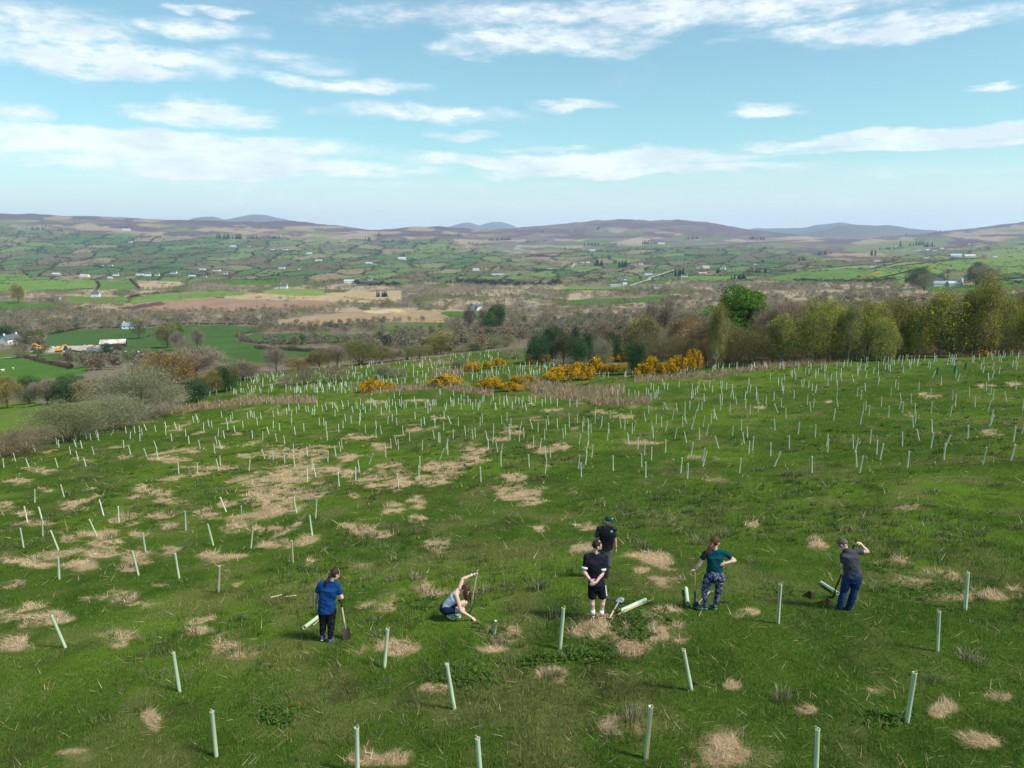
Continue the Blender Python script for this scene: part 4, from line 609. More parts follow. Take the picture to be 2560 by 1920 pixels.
def build_weeds():
    PATCH = [(2340, 1478, 70, 20), (2200, 1425, 45, 14), (1060, 1505, 50, 14), (1600, 1545, 45, 12), (1590, 1590, 40, 14), (1655, 1532, 22, 9), (1360, 1650, 50, 14), (2230, 1795, 40, 12), (1230, 1570, 30, 10), (60, 1560, 35, 10), (700, 1790, 40, 16), (780, 1420, 45, 14), (1720, 1320, 50, 14), (1480, 1640, 50, 18), (1150, 1690, 60, 20), (1940, 1480, 40, 12)]
    T = []; C = []
    for cx, cy_, rx, ry in PATCH:
        n = int(rx * ry * .12)
        for _ in range(n):
            x = cx + rs.normal(0, .75) * rx; y = cy_ + rs.normal(0, .75) * ry; p = hit(x, y); m = rs.randint(3, 7)
            for k in range(m):
                a = rs.uniform(0, 6.28); L = rs.uniform(.05, .14); w = L * rs.uniform(.25, .42); up = rs.uniform(.2, 1.0); d = np.array([math.cos(a), math.sin(a), up]); d /= np.linalg.norm(d); sd_ = np.array([-math.sin(a), math.cos(a), rs.uniform(-.3, .3)])
                b0 = np.array(p) + np.array([rs.normal(0, .03), rs.normal(0, .03), rs.uniform(.0, .05)]); mid = b0 + d * L * .55; tip = b0 + d * L + np.array([0, 0, -L * .25])
                T += [[b0, mid - sd_ * w / 2, mid + sd_ * w / 2], [mid - sd_ * w / 2, tip, mid + sd_ * w / 2]]
                q = rs.rand(); col = np.array([.065, .125, .022]) * rs.uniform(.5, 1.6) if q < .985 else np.array([.28, .09, .03]) * rs.uniform(.5, 1.1); C += [col, col]
    tag(link('weeds', tri_mesh('weeds', np.array(T), np.array(C), M_GRASS)), 'broad-leaved docks and weeds growing in clumps in the grass', 'weeds', kind='stuff')
build_grass(); build_straw(); build_rushes(); build_weeds()
# larger rush tussocks, each a thing: x, y of the base, half width, height, paleness
TUS = [(1344, 1478, 34, 58, .5), (1387, 1540, 24, 48, .3), (1642, 1247, 20, 22, .5), (1722, 1278, 16, 14, .1), (1511, 1257, 20, 14, .3), (1555, 1250, 13, 14, .5), (1610, 1374, 36, 32, .3), (1752, 1362, 34, 40, .7), (1800, 1345, 34, 36, .3), (1645, 1282, 20, 12, .6), (1685, 1305, 18, 9, .8),
 (1888, 1412, 24, 18, .3), (917, 1452, 20, 24, .6), (979, 1455, 20, 26, .9), (1045, 1452, 22, 28, .9), (1204, 1482, 34, 40, .8), (1165, 1460, 18, 18, .8), (1969, 1190, 20, 26, .2), (2175, 1217, 20, 10, .1), (2325, 1268, 22, 16, .05), (2160, 1302, 20, 14, .5), (1975, 1297, 28, 12, .2), (2253, 1360, 18, 14, .1), (2180, 1362, 22, 14, .3),
 (2308, 1397, 16, 12, .1), (2455, 1328, 30, 20, .4), (2340, 1233, 34, 12, .3), (2496, 1216, 22, 14, .2), (2137, 1333, 38, 14, .3), (2203, 1478, 26, 26, .4), (2062, 1466, 20, 16, .4), (2371, 1360, 26, 14, .5), (1955, 1747, 28, 62, .8), (2432, 1652, 42, 38, .9), (2336, 1705, 28, 32, .6), (1584, 1802, 34, 72, .9), (1381, 1688, 28, 40, .9),
 (1482, 1585, 34, 16, .5), (425, 1327, 20, 20, .6), (320, 1417, 26, 24, .4), (38, 1470, 30, 15, .4), (315, 1508, 32, 20, .5), (593, 1547, 24, 26, .2), (148, 1277, 10, 12, .1), (600, 1188, 12, 10, .1), (790, 1236, 20, 14, .3), (820, 1240, 12, 10, .4), (802, 1204, 10, 10, .1), (868, 1223, 14, 8, .4), (776, 1256, 24, 10, .1), (947, 1241, 12, 10, .2),
 (1140, 1297, 20, 14, .7), (1160, 1260, 15, 10, .7), (300, 1594, 42, 15, .8), (585, 1628, 28, 30, .8), (263, 1663, 12, 13, .9), (302, 1669, 9, 11, .9), (353, 1677, 12, 15, .9), (405, 1677, 12, 15, .9), (116, 1730, 14, 12, .7), (457, 1589, 8, 13, .9), (952, 1592, 36, 28, .3), (1247, 1602, 28, 28, .7), (903, 1895, 12, 62, .8), (1607, 1087, 24, 9, .1), (1900, 1177, 26, 10, .1),
 (1526, 1840, 30, 30, .8), (1075, 1724, 20, 16, .9), (2545, 1320, 24, 22, .3), (2060, 1148, 18, 9, .1), (2290, 1130, 24, 9, .1), (2390, 1055, 26, 8, .2), (2110, 1027, 18, 6, .2), (1990, 1033, 20, 6, .1), (2480, 1101, 28, 8, .3), (2205, 1093, 22, 7, .1), (1762, 1118, 14, 9, .2), (1840, 1113, 14, 7, .1)]
def tussock_mesh(seed, pale):
    r = np.random.RandomState(seed); n = 130; a = r.uniform(0, 6.283, n); rr = np.sqrt(r.rand(n)) * .8; base = np.stack([np.cos(a) * rr, np.sin(a) * rr, np.zeros(n)], 1)
    h = r.uniform(.35, 1.0, n); out = r.uniform(.05, .7, n) * (.3 + rr); w = .024 * r.uniform(.6, 1.4, n); d = a + r.normal(0, .5, n); od = np.stack([np.cos(d), np.sin(d), np.zeros(n)], 1); t = r.uniform(0, 6.283, n); sdv = np.stack([np.cos(t), np.sin(t), np.zeros(n)], 1) * w[:, None]
    mid = base + od * (out * .35)[:, None]; mid[:, 2] = h * .6; tip = base + od * out[:, None]; tip[:, 2] = h * r.uniform(.75, 1.05, n)
    T = np.concatenate([np.stack([base - sdv, base + sdv, mid], 1), np.stack([mid - sdv * .7, mid + sdv * .7, tip], 1), np.stack([base + sdv, mid + sdv * .7, mid - sdv * .7], 1)])
    g = np.array([.085, .115, .045]); s = np.array([.42, .35, .21]); isp = (r.rand(n) < pale)[:, None]; c1 = np.where(isp, s, g) * r.uniform(.5, 1.3, (n, 1)); c2 = np.where(isp, s * .85 + .03, g * 1.5) * r.uniform(.6, 1.3, (n, 1))
    return tri_mesh('rush_tussock', T, np.concatenate([c1, c2, c1]), M_RUSH)
TM = {}
for v in range(3):
    for q in (1, 3, 5, 7, 9): TM[(v, q)] = tussock_mesh(300 + v * 10 + q, q / 10 + .02)
for i, (x, y, hw, hh, pale) in enumerate(TUS):
    p = hit(x, y); depth = p.y * math.cos(PITCH) - p.z * math.sin(PITCH); q = min(9, max(1, int(pale * 10) | 1)); o = link('rush_tussock', TM[(i % 3, q)], loc=(p.x, p.y, p.z - .02)); W = hw * depth / FPX; H_ = hh * depth / FPX * .9; pale *= .75; q = min(9, max(1, int(pale * 10) | 1)); o.data = TM[(i % 3, q)]
    o.scale = (W, W * .8, H_); o.rotation_euler = (0, 0, i * 1.3)
    tag(o, f"{'pale dry' if pale > .55 else 'dark green' if pale < .25 else 'grey-green'} {'tall' if hh > 30 else 'low'} rush tussock {where(x, y)}", 'tussock', 'rush tussocks in the hill field')
# dug earth
M_SOIL = make_mat('dug_soil', (.045, .030, .020), rough=1, vary=.5, vscale=12, bump=1, bscale=16, spec=.05)
def soil(x, y, rx, ry, hgt, label):
    p = hit(x, y); r = np.random.RandomState(int(x)); V = []; F = []; n = 22; m = 9
    for j in range(m):
        t = j / (m - 1)
        for i in range(n):
            a = 2 * math.pi * i / n; k = (1 - t) * (1 + .25 * math.sin(3 * a + x) + .12 * math.sin(7 * a)); X = p.x + rx * k * math.cos(a); Y = p.y + ry * k * math.sin(a)
            V.append((X, Y, float(TZ(X, Y)) - .02 + hgt * t ** .7 * (.6 + .9 * r.rand())))
    for j in range(m - 1):
        for i in range(n): F.append((j * n + i, j * n + (i + 1) % n, (j + 1) * n + (i + 1) % n, (j + 1) * n + i))
    me = poly_mesh('soil_heap', V, F, M_SOIL); o = link('soil_heap', me); tag(o, label, 'soil heap')
soil(2023, 1489, .16, .16, .12, 'small dark heap of dug soil, left one of the two by the black spade')
soil(2066, 1506, .24, .15, .10, 'wider dark heap of dug soil at the feet of the grey-shirted person')
soil(1808, 1507, .17, .14, .05, 'flat patch of dark dug soil behind the patterned leggings')
soil(841, 1590, .14, .10, .03, 'thin patch of dark soil beside the purple shoes')
soil(1188, 1556, .16, .08, .04, 'dark dug hole edge under the crouching woman\'s hand')
soil(1736, 1711, .10, .08, .05, 'grey crumbled soil at the foot of the left-leaning tube')
# ------------------------------------------------------------------ trees
def unit(v): return v / np.maximum(np.linalg.norm(v, axis=-1, keepdims=True), 1e-9)
def tube_path(P, rad, n=6):
    V = []; F = []; P = [Vector(p) for p in P]; prev = Vector((1, 0, 0))
    for i, p in enumerate(P):
        d = (P[min(i + 1, len(P) - 1)] - P[max(i - 1, 0)]).normalized(); a = d.cross(Vector((.3, 1, .2))).normalized(); b = d.cross(a)
        for k in range(n): t = 2 * math.pi * k / n; V.append(p + (a * math.cos(t) + b * math.sin(t)) * rad[i])
    for i in range(len(P) - 1):
        for k in range(n): F.append((i * n + k, i * n + (k + 1) % n, (i + 1) * n + (k + 1) % n, (i + 1) * n + k))
    return V, F
def join_geo(parts):
    V = []; F = []
    for v, f in parts:
        o = len(V); V += [tuple(x) for x in v]; F += [tuple(i + o for i in q) for q in f]
    return V, F
M_BARK = make_mat('bark', (.085, .065, .05), rough=.95, vary=.35, vscale=4)
M_BIRCH = make_mat('birch_bark', (.42, .39, .35), rough=.8, rgb2=(.10, .085, .075), vscale=2.2)
M_LEAF = make_mat('tree_foliage', attr=True, rough=1, spec=.0, trans=.25, objcol=True)
KIND = dict(  # radius/height, crown bottom, lumps, lump radius, twigs, twig colour, leaves, leaf colour, leaf size
 birch=(.32, .10, 24, .19, 8500, (.10, .08, .055), 10500, (.25, .30, .045), .07), bare=(.42, .10, 34, .22, 13000, (.135, .112, .085), 0, None, 0), baretall=(.24, .30, 18, .20, 3600, (.11, .085, .065), 0, None, 0),
 willow=(.60, .0, 44, .27, 17000, (.125, .115, .075), 15000, (.125, .14, .07), .085), bush=(.70, .0, 34, .27, 13000, (.13, .10, .075), 3500, (.15, .15, .08), .07), holly=(.42, .04, 30, .24, 500, (.05, .04, .03), 15000, (.026, .052, .022), .13),
 sycamore=(.46, .14, 70, .15, 400, (.06, .05, .04), 24000, (.062, .125, .018), .13), olive=(.42, .10, 36, .20, 9500, (.12, .09, .055), 6500, (.18, .155, .05), .085), pine=(.30, .10, 30, .16, 800, (.05, .04, .03), 11000, (.03, .055, .028), .12))
def crown_tris(kind, seed, mul=1.0):
    rf, cb, nl, lr, nt, tc, nf, fc, fs = KIND[kind]; r = np.random.RandomState(seed); H = 10.0; R0 = rf * H
    zc = (cb + 1) / 2 * H; rz = (1 - cb) / 2 * H
    d = unit(r.normal(size=(nl, 3)) + [0, 0, .15]); cen = d * r.uniform(.12, 1.0, (nl, 1)) ** .45 * .80 * [R0, R0, rz] + [0, 0, zc]
    if kind == 'pine': t = (cen[:, 2] / H); cen[:, :2] *= np.clip(1.35 - t, .15, 1)[:, None] * 1.5
    if kind == 'birch': t = (cen[:, 2] / H); cen[:, :2] *= np.clip(1.5 - t, .3, 1.1)[:, None]
    if kind in ('willow', 'bush'): cen[:, 2] = np.abs(cen[:, 2] - H * .1) * .9 + H * .12
    lrad = lr * H * r.uniform(.5, 1.45, nl) * (rf / .42) ** .3; cen[:, :2] += r.normal(0, R0 * .14, (nl, 2))
    zs = 1.45 if kind in ('birch', 'baretall') else 1.0
    T = []; C = []
    n = int(nt * mul); i = r.randint(0, nl, n); dd = unit(r.normal(size=(n, 3)) + [0, 0, .35]); out = unit((cen[i] - [0, 0, zc * .6]) + 1e-3); dd = unit(dd + out * .5)
    p0 = cen[i] + dd * [1, 1, zs] * (lrad[i] * r.uniform(.25, .85, n))[:, None]; L = r.uniform(.35, 1.25, n) * (.75 if kind in ('willow', 'bush') else 1); tw = unit(dd + r.normal(size=(n, 3)) * .35 + ([0, 0, -.35] if kind == 'birch' else [0, 0, .25]))
    p1 = p0 + tw * L[:, None]; w = unit(r.normal(size=(n, 3))) * (r.uniform(.014, .034, n))[:, None]
    T.append(np.stack([p0 - w, p0 + w, p1], 1)); C.append(np.array(tc) * r.uniform(.6, 1.5, (n, 1)) * (.8 + .5 * vn(p0[:, 0], p0[:, 2], seed))[:, None])
    if nf:
        n = int(nf * mul); i = r.randint(0, nl, n); dd = unit(r.normal(size=(n, 3)) + [0, 0, .55 if kind == 'sycamore' else .3])
        if kind == 'sycamore': dd[:, 2] *= .55
        p = cen[i] + dd * [1, 1, zs] * (lrad[i] * r.uniform(.4, 1.08, n) ** .6 * (1 + (0 if kind == 'sycamore' else .5) * (r.rand(n) < .25) * r.rand(n)))[:, None]; a = unit(r.normal(size=(n, 3)) + dd * .2); b = unit(np.cross(a, r.normal(size=(n, 3)))); s = fs * r.uniform(.6, 1.4, n)[:, None]
        T.append(np.stack([p - a * s, p + a * s, p + b * s * 1.3], 1)); lumpc = r.uniform(.75, 1.25, nl)[i][:, None]; col = np.array(fc) * r.uniform(.65, 1.35, (n, 1)) * lumpc
        if kind in ('olive', 'birch'): col = np.where((r.rand(n) < .25)[:, None], col * [1.15, .8, .8], col)
        C.append(col)
    T = np.concatenate(T); T[:, :, 2] = np.maximum(T[:, :, 2], .05)
    return T, np.concatenate(C) * 1.85, cen, lrad, zc
def make_tree(kind, seed):
    T, C, cen, lrad, zc = crown_tris(kind, seed); r = random.Random(seed); H = 10; parts = []; bark = M_BIRCH if kind == 'birch' else M_BARK
    if kind in ('willow', 'bush'):
        for c in cen[:16]:
            b = (r.uniform(-.4, .4), r.uniform(-.4, .4), -.2); parts.append(tube_path([b, (c[0] * .35, c[1] * .35, c[2] * .45), tuple(c)], [.12, .08, .03], 5))
    else:
        top = H * (.93 if kind != 'sycamore' else .7); wob = [(r.uniform(-.25, .25), r.uniform(-.25, .25)) for _ in range(7)]; wob[0] = (0, 0)
        path = [(w[0] * min(1, i), w[1] * min(1, i), top * i / 6 - (.3 if i == 0 else 0)) for i, w in enumerate(wob)]; base = .16 if kind in ('birch', 'baretall') else .24
        parts.append(tube_path(path, [base * (1 - i / 6.6) + .02 for i in range(7)], 8))
        for c, lr in zip(cen, lrad):
            t = max(.12, min(.85, (c[2] / H) * r.uniform(.45, .8))); i = t * 6; a = path[min(int(i), 5)]; b = path[min(int(i) + 1, 6)]; f = i - int(i); s = tuple(a[k] * (1 - f) + b[k] * f for k in range(3))
            m = tuple(s[k] * .5 + c[k] * .5 + (r.uniform(-.2, .2) if k < 2 else .15) for k in range(3)); parts.append(tube_path([s, m, tuple(c)], [.075, .05, .03], 5))
            if kind in ('bare', 'baretall', 'birch', 'olive'):
                for _ in range(5):
                    d = Vector((r.gauss(0, 1), r.gauss(0, 1), r.gauss(.4, .8))).normalized() * lr * r.uniform(.6, 1.0); parts.append(tube_path([tuple(c), tuple(Vector(c) + d * .55 + Vector((0, 0, .1))), tuple(Vector(c) + d)], [.03, .02, .01], 3))
    V, F = join_geo(parts)
    return poly_mesh(kind + '_trunk', V, F, bark, True), tri_mesh(kind + '_crown', T, C, M_LEAF)
TREES = {}
for kd, nv in dict(birch=3, bare=3, baretall=2, willow=3, bush=2, holly=2, sycamore=1, olive=2, pine=1).items():
    TREES[kd] = [make_tree(kd, 700 + 13 * i + len(kd)) for i in range(nv)]
NAMES = dict(birch='birch_tree', bare='bare_tree', baretall='bare_tree', willow='willow_tree', bush='shrub', holly='holly_tree', sycamore='broadleaf_tree', olive='budding_tree', pine='conifer_tree')
CATS = dict(birch='birch', bare='tree', baretall='tree', willow='willow', bush='shrub', holly='holly', sycamore='tree', olive='tree', pine='conifer')
tcount = [0]
def tree(px, Y, top, w, kind, label, tint=(1, 1, 1), group=None):
    s = (px - 1280) / FPX / .985; X = s * Y; z = float(TZ(X, Y)) - .15; zt = at(px, top, Y).z; H = max(zt - z, 1.0); W = w * (1.22 if kind == 'birch' else 1.0) / FPX * Y * .98; k = KIND[kind][0] * 10 * 2 * (.92 if kind in ('birch', 'willow', 'bush', 'bare', 'olive') else 1.05)
    root = empty(NAMES[kind], (X, Y, z), tcount[0] * 1.9); tcount[0] += 1; tm, cm = TREES[kind][tcount[0] % len(TREES[kind])]
    root.scale = (W / k, W / k, H / 10.0); a = link('trunk', tm, parent=root); b = link('crown', cm, parent=root); b.color = (*tint, 1); a.color = (1, 1, 1, 1)
    tag(root, label, CATS[kind], group); return root
BR = (1.0, 1.0, 1.0)
for t in [
 (335, 105, 922, 205, 'willow', 'large round grey-green willow, biggest of the trees beyond the left field edge'), (262, 94, 988, 165, 'willow', 'yellow-green willow in front of the big grey one at left'), (145, 86, 1008, 175, 'willow', 'low dull green willow nearest the left field edge', (.8, .85, .7)),
 (40, 76, 1068, 170, 'bush', 'low brown thicket at the far left field edge', (.8, .78, .65)), (165, 150, 942, 90, 'holly', 'dark evergreen bush behind the willows at left', (1.1, 1.1, 1)), (62, 160, 942, 56, 'holly', 'ivy-dark tree at far left behind the olive field', (1.3, 1.2, 1.2)),
 (415, 135, 880, 135, 'olive', 'rust-brown budding tree rising behind the big willow', (.95, .84, .68)), (485, 165, 868, 140, 'bare', 'tall purple-brown bare tree beside the bright field', (1.1, 1, 1)), (485, 118, 950, 66, 'holly', 'dark evergreen left of the tube field corner'), (560, 130, 915, 66, 'holly', 'dark ivy-covered tree right of the brown trees', (1.2, 1.2, 1)),
 (525, 128, 925, 62, 'olive', 'olive-green tree between two dark evergreens', (.9, 1, .7)), (605, 150, 905, 95, 'bare', 'brown bare tree at the corner of the tube field', (.95, .9, .85)), (692, 175, 868, 52, 'bare', 'slender brown tree standing above the hedge, below the bright field'), (108, 150, 945, 80, 'bare', 'brown bare tree between the two dark bushes at left'),
 (5, 150, 940, 70, 'olive', 'yellow-green tree at the left picture edge', (1, 1.1, .7)), (230, 148, 948, 90, 'olive', 'dull olive tree just left of the big willow'), (300, 140, 930, 90, 'bare', 'brown bare tree peeping out behind the big willow'), (380, 125, 985, 90, 'bush', 'brown undergrowth right of the big willow'), (640, 165, 925, 60, 'bush', 'brown bush at the left hedge of the far tubes'), (745, 178, 893, 70, 'olive', 'olive bush left in the hedge above the far tubes'),
 (831, 131, 910, 84, 'bush', 'rounded bare bush with open stems standing among the far tubes', (.9, .85, .8)), (757, 130, 915, 54, 'bush', 'small dark bare bush left of the rounded one among the tubes', (.8, .75, .7)), (722, 129, 936, 60, 'bush', 'spreading low bush, leftmost among the far tubes'), (961, 133, 912, 44, 'willow', 'pale green bush beside the ditch in the far tubes'), (995, 133, 920, 44, 'bush', 'grey-brown bush right of the pale green one by the ditch'),
 (1150, 150, 900, 38, 'willow', 'small grey-green bush left of the orange gorse pair', (.8, .85, .8)), (1285, 170, 868, 56, 'bush', 'grey bush at the right edge of the far tube field', (1.1, 1.1, 1.1)),
 (800, 172, 872, 60, 'olive', 'brown-green tree in the hedge, third from its left end', (.8, .8, .8)), (845, 175, 862, 60, 'bare', 'brown bare tree in the hedge above the bare bush'), (903, 180, 850, 90, 'willow', 'broad olive willow in the middle of the hedge', (.75, .72, .5)), (955, 185, 866, 66, 'olive', 'olive tree right of the broad willow in the hedge', (.8, .85, .8)),
 (985, 190, 872, 56, 'bare', 'bare brown tree in the hedge, right part'), (1018, 195, 866, 58, 'willow', 'dull green bush in the hedge right of the bare brown tree', (.75, .8, .6)), (1050, 200, 862, 62, 'olive', 'green-brown tree before the tall yellow-green one', (.8, .95, .8)), (1105, 218, 834, 62, 'birch', 'tall yellow-green tree standing out of the hedge', (.9, .85, .8)),
 (1078, 215, 862, 56, 'bush', 'low dark bush left of the tall yellow-green tree', (.7, .7, .6)), (1140, 225, 862, 56, 'bush', 'low grey bush right of the tall yellow-green tree'), (1178, 235, 856, 70, 'willow', 'grey willow scrub above the far corner of the tubes', (.8, .75, .7)), (1222, 245, 842, 80, 'willow', 'grey willow mound above the far corner of the tubes', (.85, .85, .75)), (1262, 255, 838, 60, 'willow', 'greyish willow at the right end of the hedge', (.8, .8, .7)),
 (1343, 152, 840, 62, 'holly', 'dark evergreen at the left end of the right-hand wood', (1.1, 1.1, 1.2)), (1379, 156, 816, 54, 'holly', 'tall dark evergreen, second in the row behind the gorse'), (1409, 146, 832, 60, 'olive', 'grey-green tree between the dark evergreens', (.4, .5, .6)), (1438, 152, 816, 34, 'pine', 'pointed conifer among the dark evergreens'), (1443, 140, 848, 56, 'holly', 'low dark evergreen in front of the pointed conifer', (1.2, 1.2, 1.1)),
 (1470, 146, 832, 46, 'holly', 'narrow dark evergreen right of the pointed conifer'), (1506, 132, 842, 46, 'willow', 'pale bare-stemmed bush in front of the evergreens', (1.1, 1.1, 1.15)), (1504, 170, 806, 66, 'bare', 'round brown tree behind the pale bush', (1.1, .95, .9)), (1533, 146, 832, 42, 'holly', 'dark evergreen right of the pale bush'), (1588, 116, 856, 66, 'holly', 'dense dark green holly standing in the yellow gorse', (.9, 1, .9)),
 (1603, 148, 796, 76, 'birch', 'yellow-green birch behind the dense holly', (.75, .68, .8)), (1658, 165, 750, 50, 'baretall', 'tall leafless tree with dark upright limbs'), (1628, 172, 758, 48, 'baretall', 'thin leafless tree left of the tall dark-limbed one'), (1652, 132, 828, 38, 'bush', 'grey twiggy bush above the yellow gorse', (1.2, 1.2, 1.3)), (1683, 135, 802, 44, 'baretall', 'dark slender tree behind the brightest gorse', (.6, .6, .6)),
 (1731, 138, 793, 88, 'olive', 'rust-brown budding tree above the brightest gorse', (.95, .82, .68)), (1790, 112, 768, 34, 'birch', 'slender birch with white crooked trunk left of the brown scrub', (.9, .85, .8)), (1852, 152, 711, 165, 'sycamore', 'big round bright green tree, the greenest in the wood'), (1880, 116, 808, 140, 'willow', 'broad grey-olive willow scrub below the bright green tree', (.72, .66, .45)),
 (1955, 114, 790, 62, 'birch', 'bright yellow-green young birch right of the willow scrub', (1, 1.05, .8)), (2028, 113, 762, 66, 'birch', 'yellow-green birch, left one of the close pair', (.95, 1.0, .7)), (2074, 114, 764, 62, 'birch', 'yellow-green birch, right one of the close pair', (1, 1.05, .8)), (2118, 112, 768, 44, 'birch', 'thin birch with clear white lower trunk', (.75, .85, .8)), (2165, 114, 764, 66, 'birch', 'leafy green birch left of the broad brownish one', (1, 1.05, .7)),
 (2240, 116, 746, 108, 'olive', 'broad brownish-green tree in the middle of the right wood edge', (.95, 1.1, .7)), (2345, 113, 734, 88, 'birch', 'wide green birch with pale trunk below the grey farm shed', (.95, 1.0, .65)), (2398, 112, 756, 56, 'birch', 'narrow birch between the wide one and the tallest', (.7, .75, .5)), (2444, 111, 700, 72, 'birch', 'tallest birch of the right wood edge, forked pale limbs', (.85, .8, .6)), (2503, 114, 745, 60, 'birch', 'green birch right of the tallest one', (.85, .9, .6)), (2545, 118, 735, 70, 'olive', 'brown-green tree at the right picture edge', (.9, .8, .6)),
 (2290, 113, 775, 66, 'birch', 'small birch left of the wide pale-trunked one', (.8, .85, .5)), (2200, 111, 800, 50, 'birch', 'short bright birch in front of the broad brownish tree', (1, 1.1, .8)), (2600, 112, 750, 70, 'birch', 'birch cut by the right picture edge', (.8, .85, .6)),
 # lone trees down in the valley
 (425, 470, 806, 48, 'olive', 'olive-green spreading tree in the bright valley field', (.9, 1, .8)), (452, 500, 804, 36, 'sycamore', 'fresh green round tree right of the olive one in the valley field'), (355, 560, 796, 34, 'olive', 'green tree with bare trunk right of the blue-grey house', (.6, .9, .7)), (448, 440, 828, 36, 'bare', 'brown tree leaning in front of the valley pair'), (498, 455, 823, 38, 'bare', 'brown tree right of the fresh green one'), (468, 400, 845, 56, 'bush', 'low dark brown scrub in the valley field'),
 (104, 540, 824, 34, 'sycamore', 'yellow-green tree above the farmyard with diggers', (1.2, .95, .6)), (84, 520, 826, 36, 'olive', 'dull green tree left of the yellow-green one by the farmyard', (.5, .7, .6)), (22, 560, 815, 44, 'holly', 'dark evergreen behind the white farmhouse'), (388, 600, 828, 22, 'bush', 'small dark bush in the valley field'), (272, 400, 858, 28, 'holly', 'dark ivy tree below the tin barns', (1.2, 1.2, 1.2)), (300, 410, 858, 26, 'olive', 'round brown tree right of the ivy tree below the barns', (.6, .7, .6)),
 (370, 380, 870, 26, 'willow', 'small pale grey bush alone in the valley field', (1.1, 1.05, 1.05)), (165, 370, 888, 50, 'bush', 'dark bush in the lower left meadow', (.6, .6, .55)), (48, 400, 875, 34, 'bush', 'grey bush beside the lane at left', (.9, .95, .9)), (744, 600, 834, 30, 'bare', 'faint bare tree beside the tractor field hedge', (1.5, 1.4, 1.4)),
 (1232, 640, 762, 26, 'sycamore', 'green tree right of the white gabled house', (.8, .8, .9)), (1250, 620, 760, 28, 'holly', 'dark evergreen beside the green tree by the gabled house'), (1226, 560, 778, 32, 'sycamore', 'light green tree below the gabled house', (.9, .95, .8)), (1225, 540, 795, 46, 'holly', 'dark wide evergreen clump below the gabled house'), (1175, 600, 770, 30, 'bare', 'round dark bare tree left of the gabled house', (.7, .7, .7)), (1210, 640, 768, 26, 'bare', 'brown bare tree touching the gabled house'),
 (68, 1000, 710, 28, 'olive', 'yellowish tree in the light green fields at left', (1, 1.1, .6)), (2275, 900, 668, 60, 'olive', 'dark round tree group left of the grey farm shed', (.35, .5, .6)), (2290, 850, 680, 34, 'willow', 'light bush in front of the dark tree by the farm shed'), (2415, 950, 656, 50, 'pine', 'dark conifer above the grey farm shed'), (2430, 900, 664, 60, 'bare', 'bare brown tree right of the conifer above the shed')]:
    tree(*t[:6], *(t[6:7] or ((1, 1, 1),)))
# the body of the right-hand wood behind the front row
rt = random.Random(11)
HANDLES = [(1650, 'the tall dark-limbed tree'), (1740, 'the rust-brown tree'), (1850, 'the big bright green tree'), (1955, 'the bright young birch'), (2050, 'the close birch pair'), (2118, 'the white-trunked thin birch'), (2240, 'the broad brownish tree'), (2345, 'the wide pale-trunked birch'), (2444, 'the tallest birch'), (2560, 'the right edge trees')]
for i in range(96):
    px = rt.uniform(1600, 2760); Y = rt.uniform(124, 205) if px > 1750 else rt.uniform(150, 230); kd = rt.choices(['bare', 'olive', 'willow', 'birch', 'holly', 'baretall'], [.5, .22, .08, .10, .05, .05])[0]
    base = row_k(kfun(px / FPX / .985 - 1280 / FPX / .985, math.log(Y))); hm = rt.uniform(7.5, 10.5) if px > 1850 else rt.uniform(6, 8.5)
    top = base - hm * FPX / Y; lim = np.interp(px, [1600, 1780, 1790, 1950, 2050, 2300, 2420, 2760], [800, 790, 772, 752, 722, 724, 745, 750]); top = max(top, lim + rt.uniform(-4, 30)); tnt = rt.choice([(1, .9, .85), (.85, .75, .65), (1.15, 1, .95), (.8, .75, .6), (1, .8, .75)])
    side = 'the right end of' if px > 2350 else 'the middle of' if px > 1980 else 'the left part of'
    desc = dict(bare='brown leafless tree', olive='brownish budding tree', willow='grey-green willow', birch='yellow-green birch', holly='dark evergreen', baretall='thin leafless tree')[kd]
    tree(px, Y, top, rt.uniform(6.5, 10) * FPX / Y * (.6 if kd in ('birch', 'baretall') else 1), kd, f"{'low' if hm < 7.6 else 'tall' if hm > 9.3 else 'middling'} {desc} inside the wood behind {min(HANDLES, key=lambda q: abs(q[0] - px))[1]}", tnt, 'trees inside the right-hand wood')
for i in range(44):
    px = 1600 + i * 26 + rt.uniform(-12, 12); Y = rt.uniform(119, 132); tree(px, Y, rt.uniform(828, 862), rt.uniform(60, 100), 'bush', 'low brown scrub at the foot of the right-hand wood', rt.choice([(.75, .68, .5), (.9, .75, .6), (.7, .75, .5)]), 'low scrub along the foot of the right-hand wood')
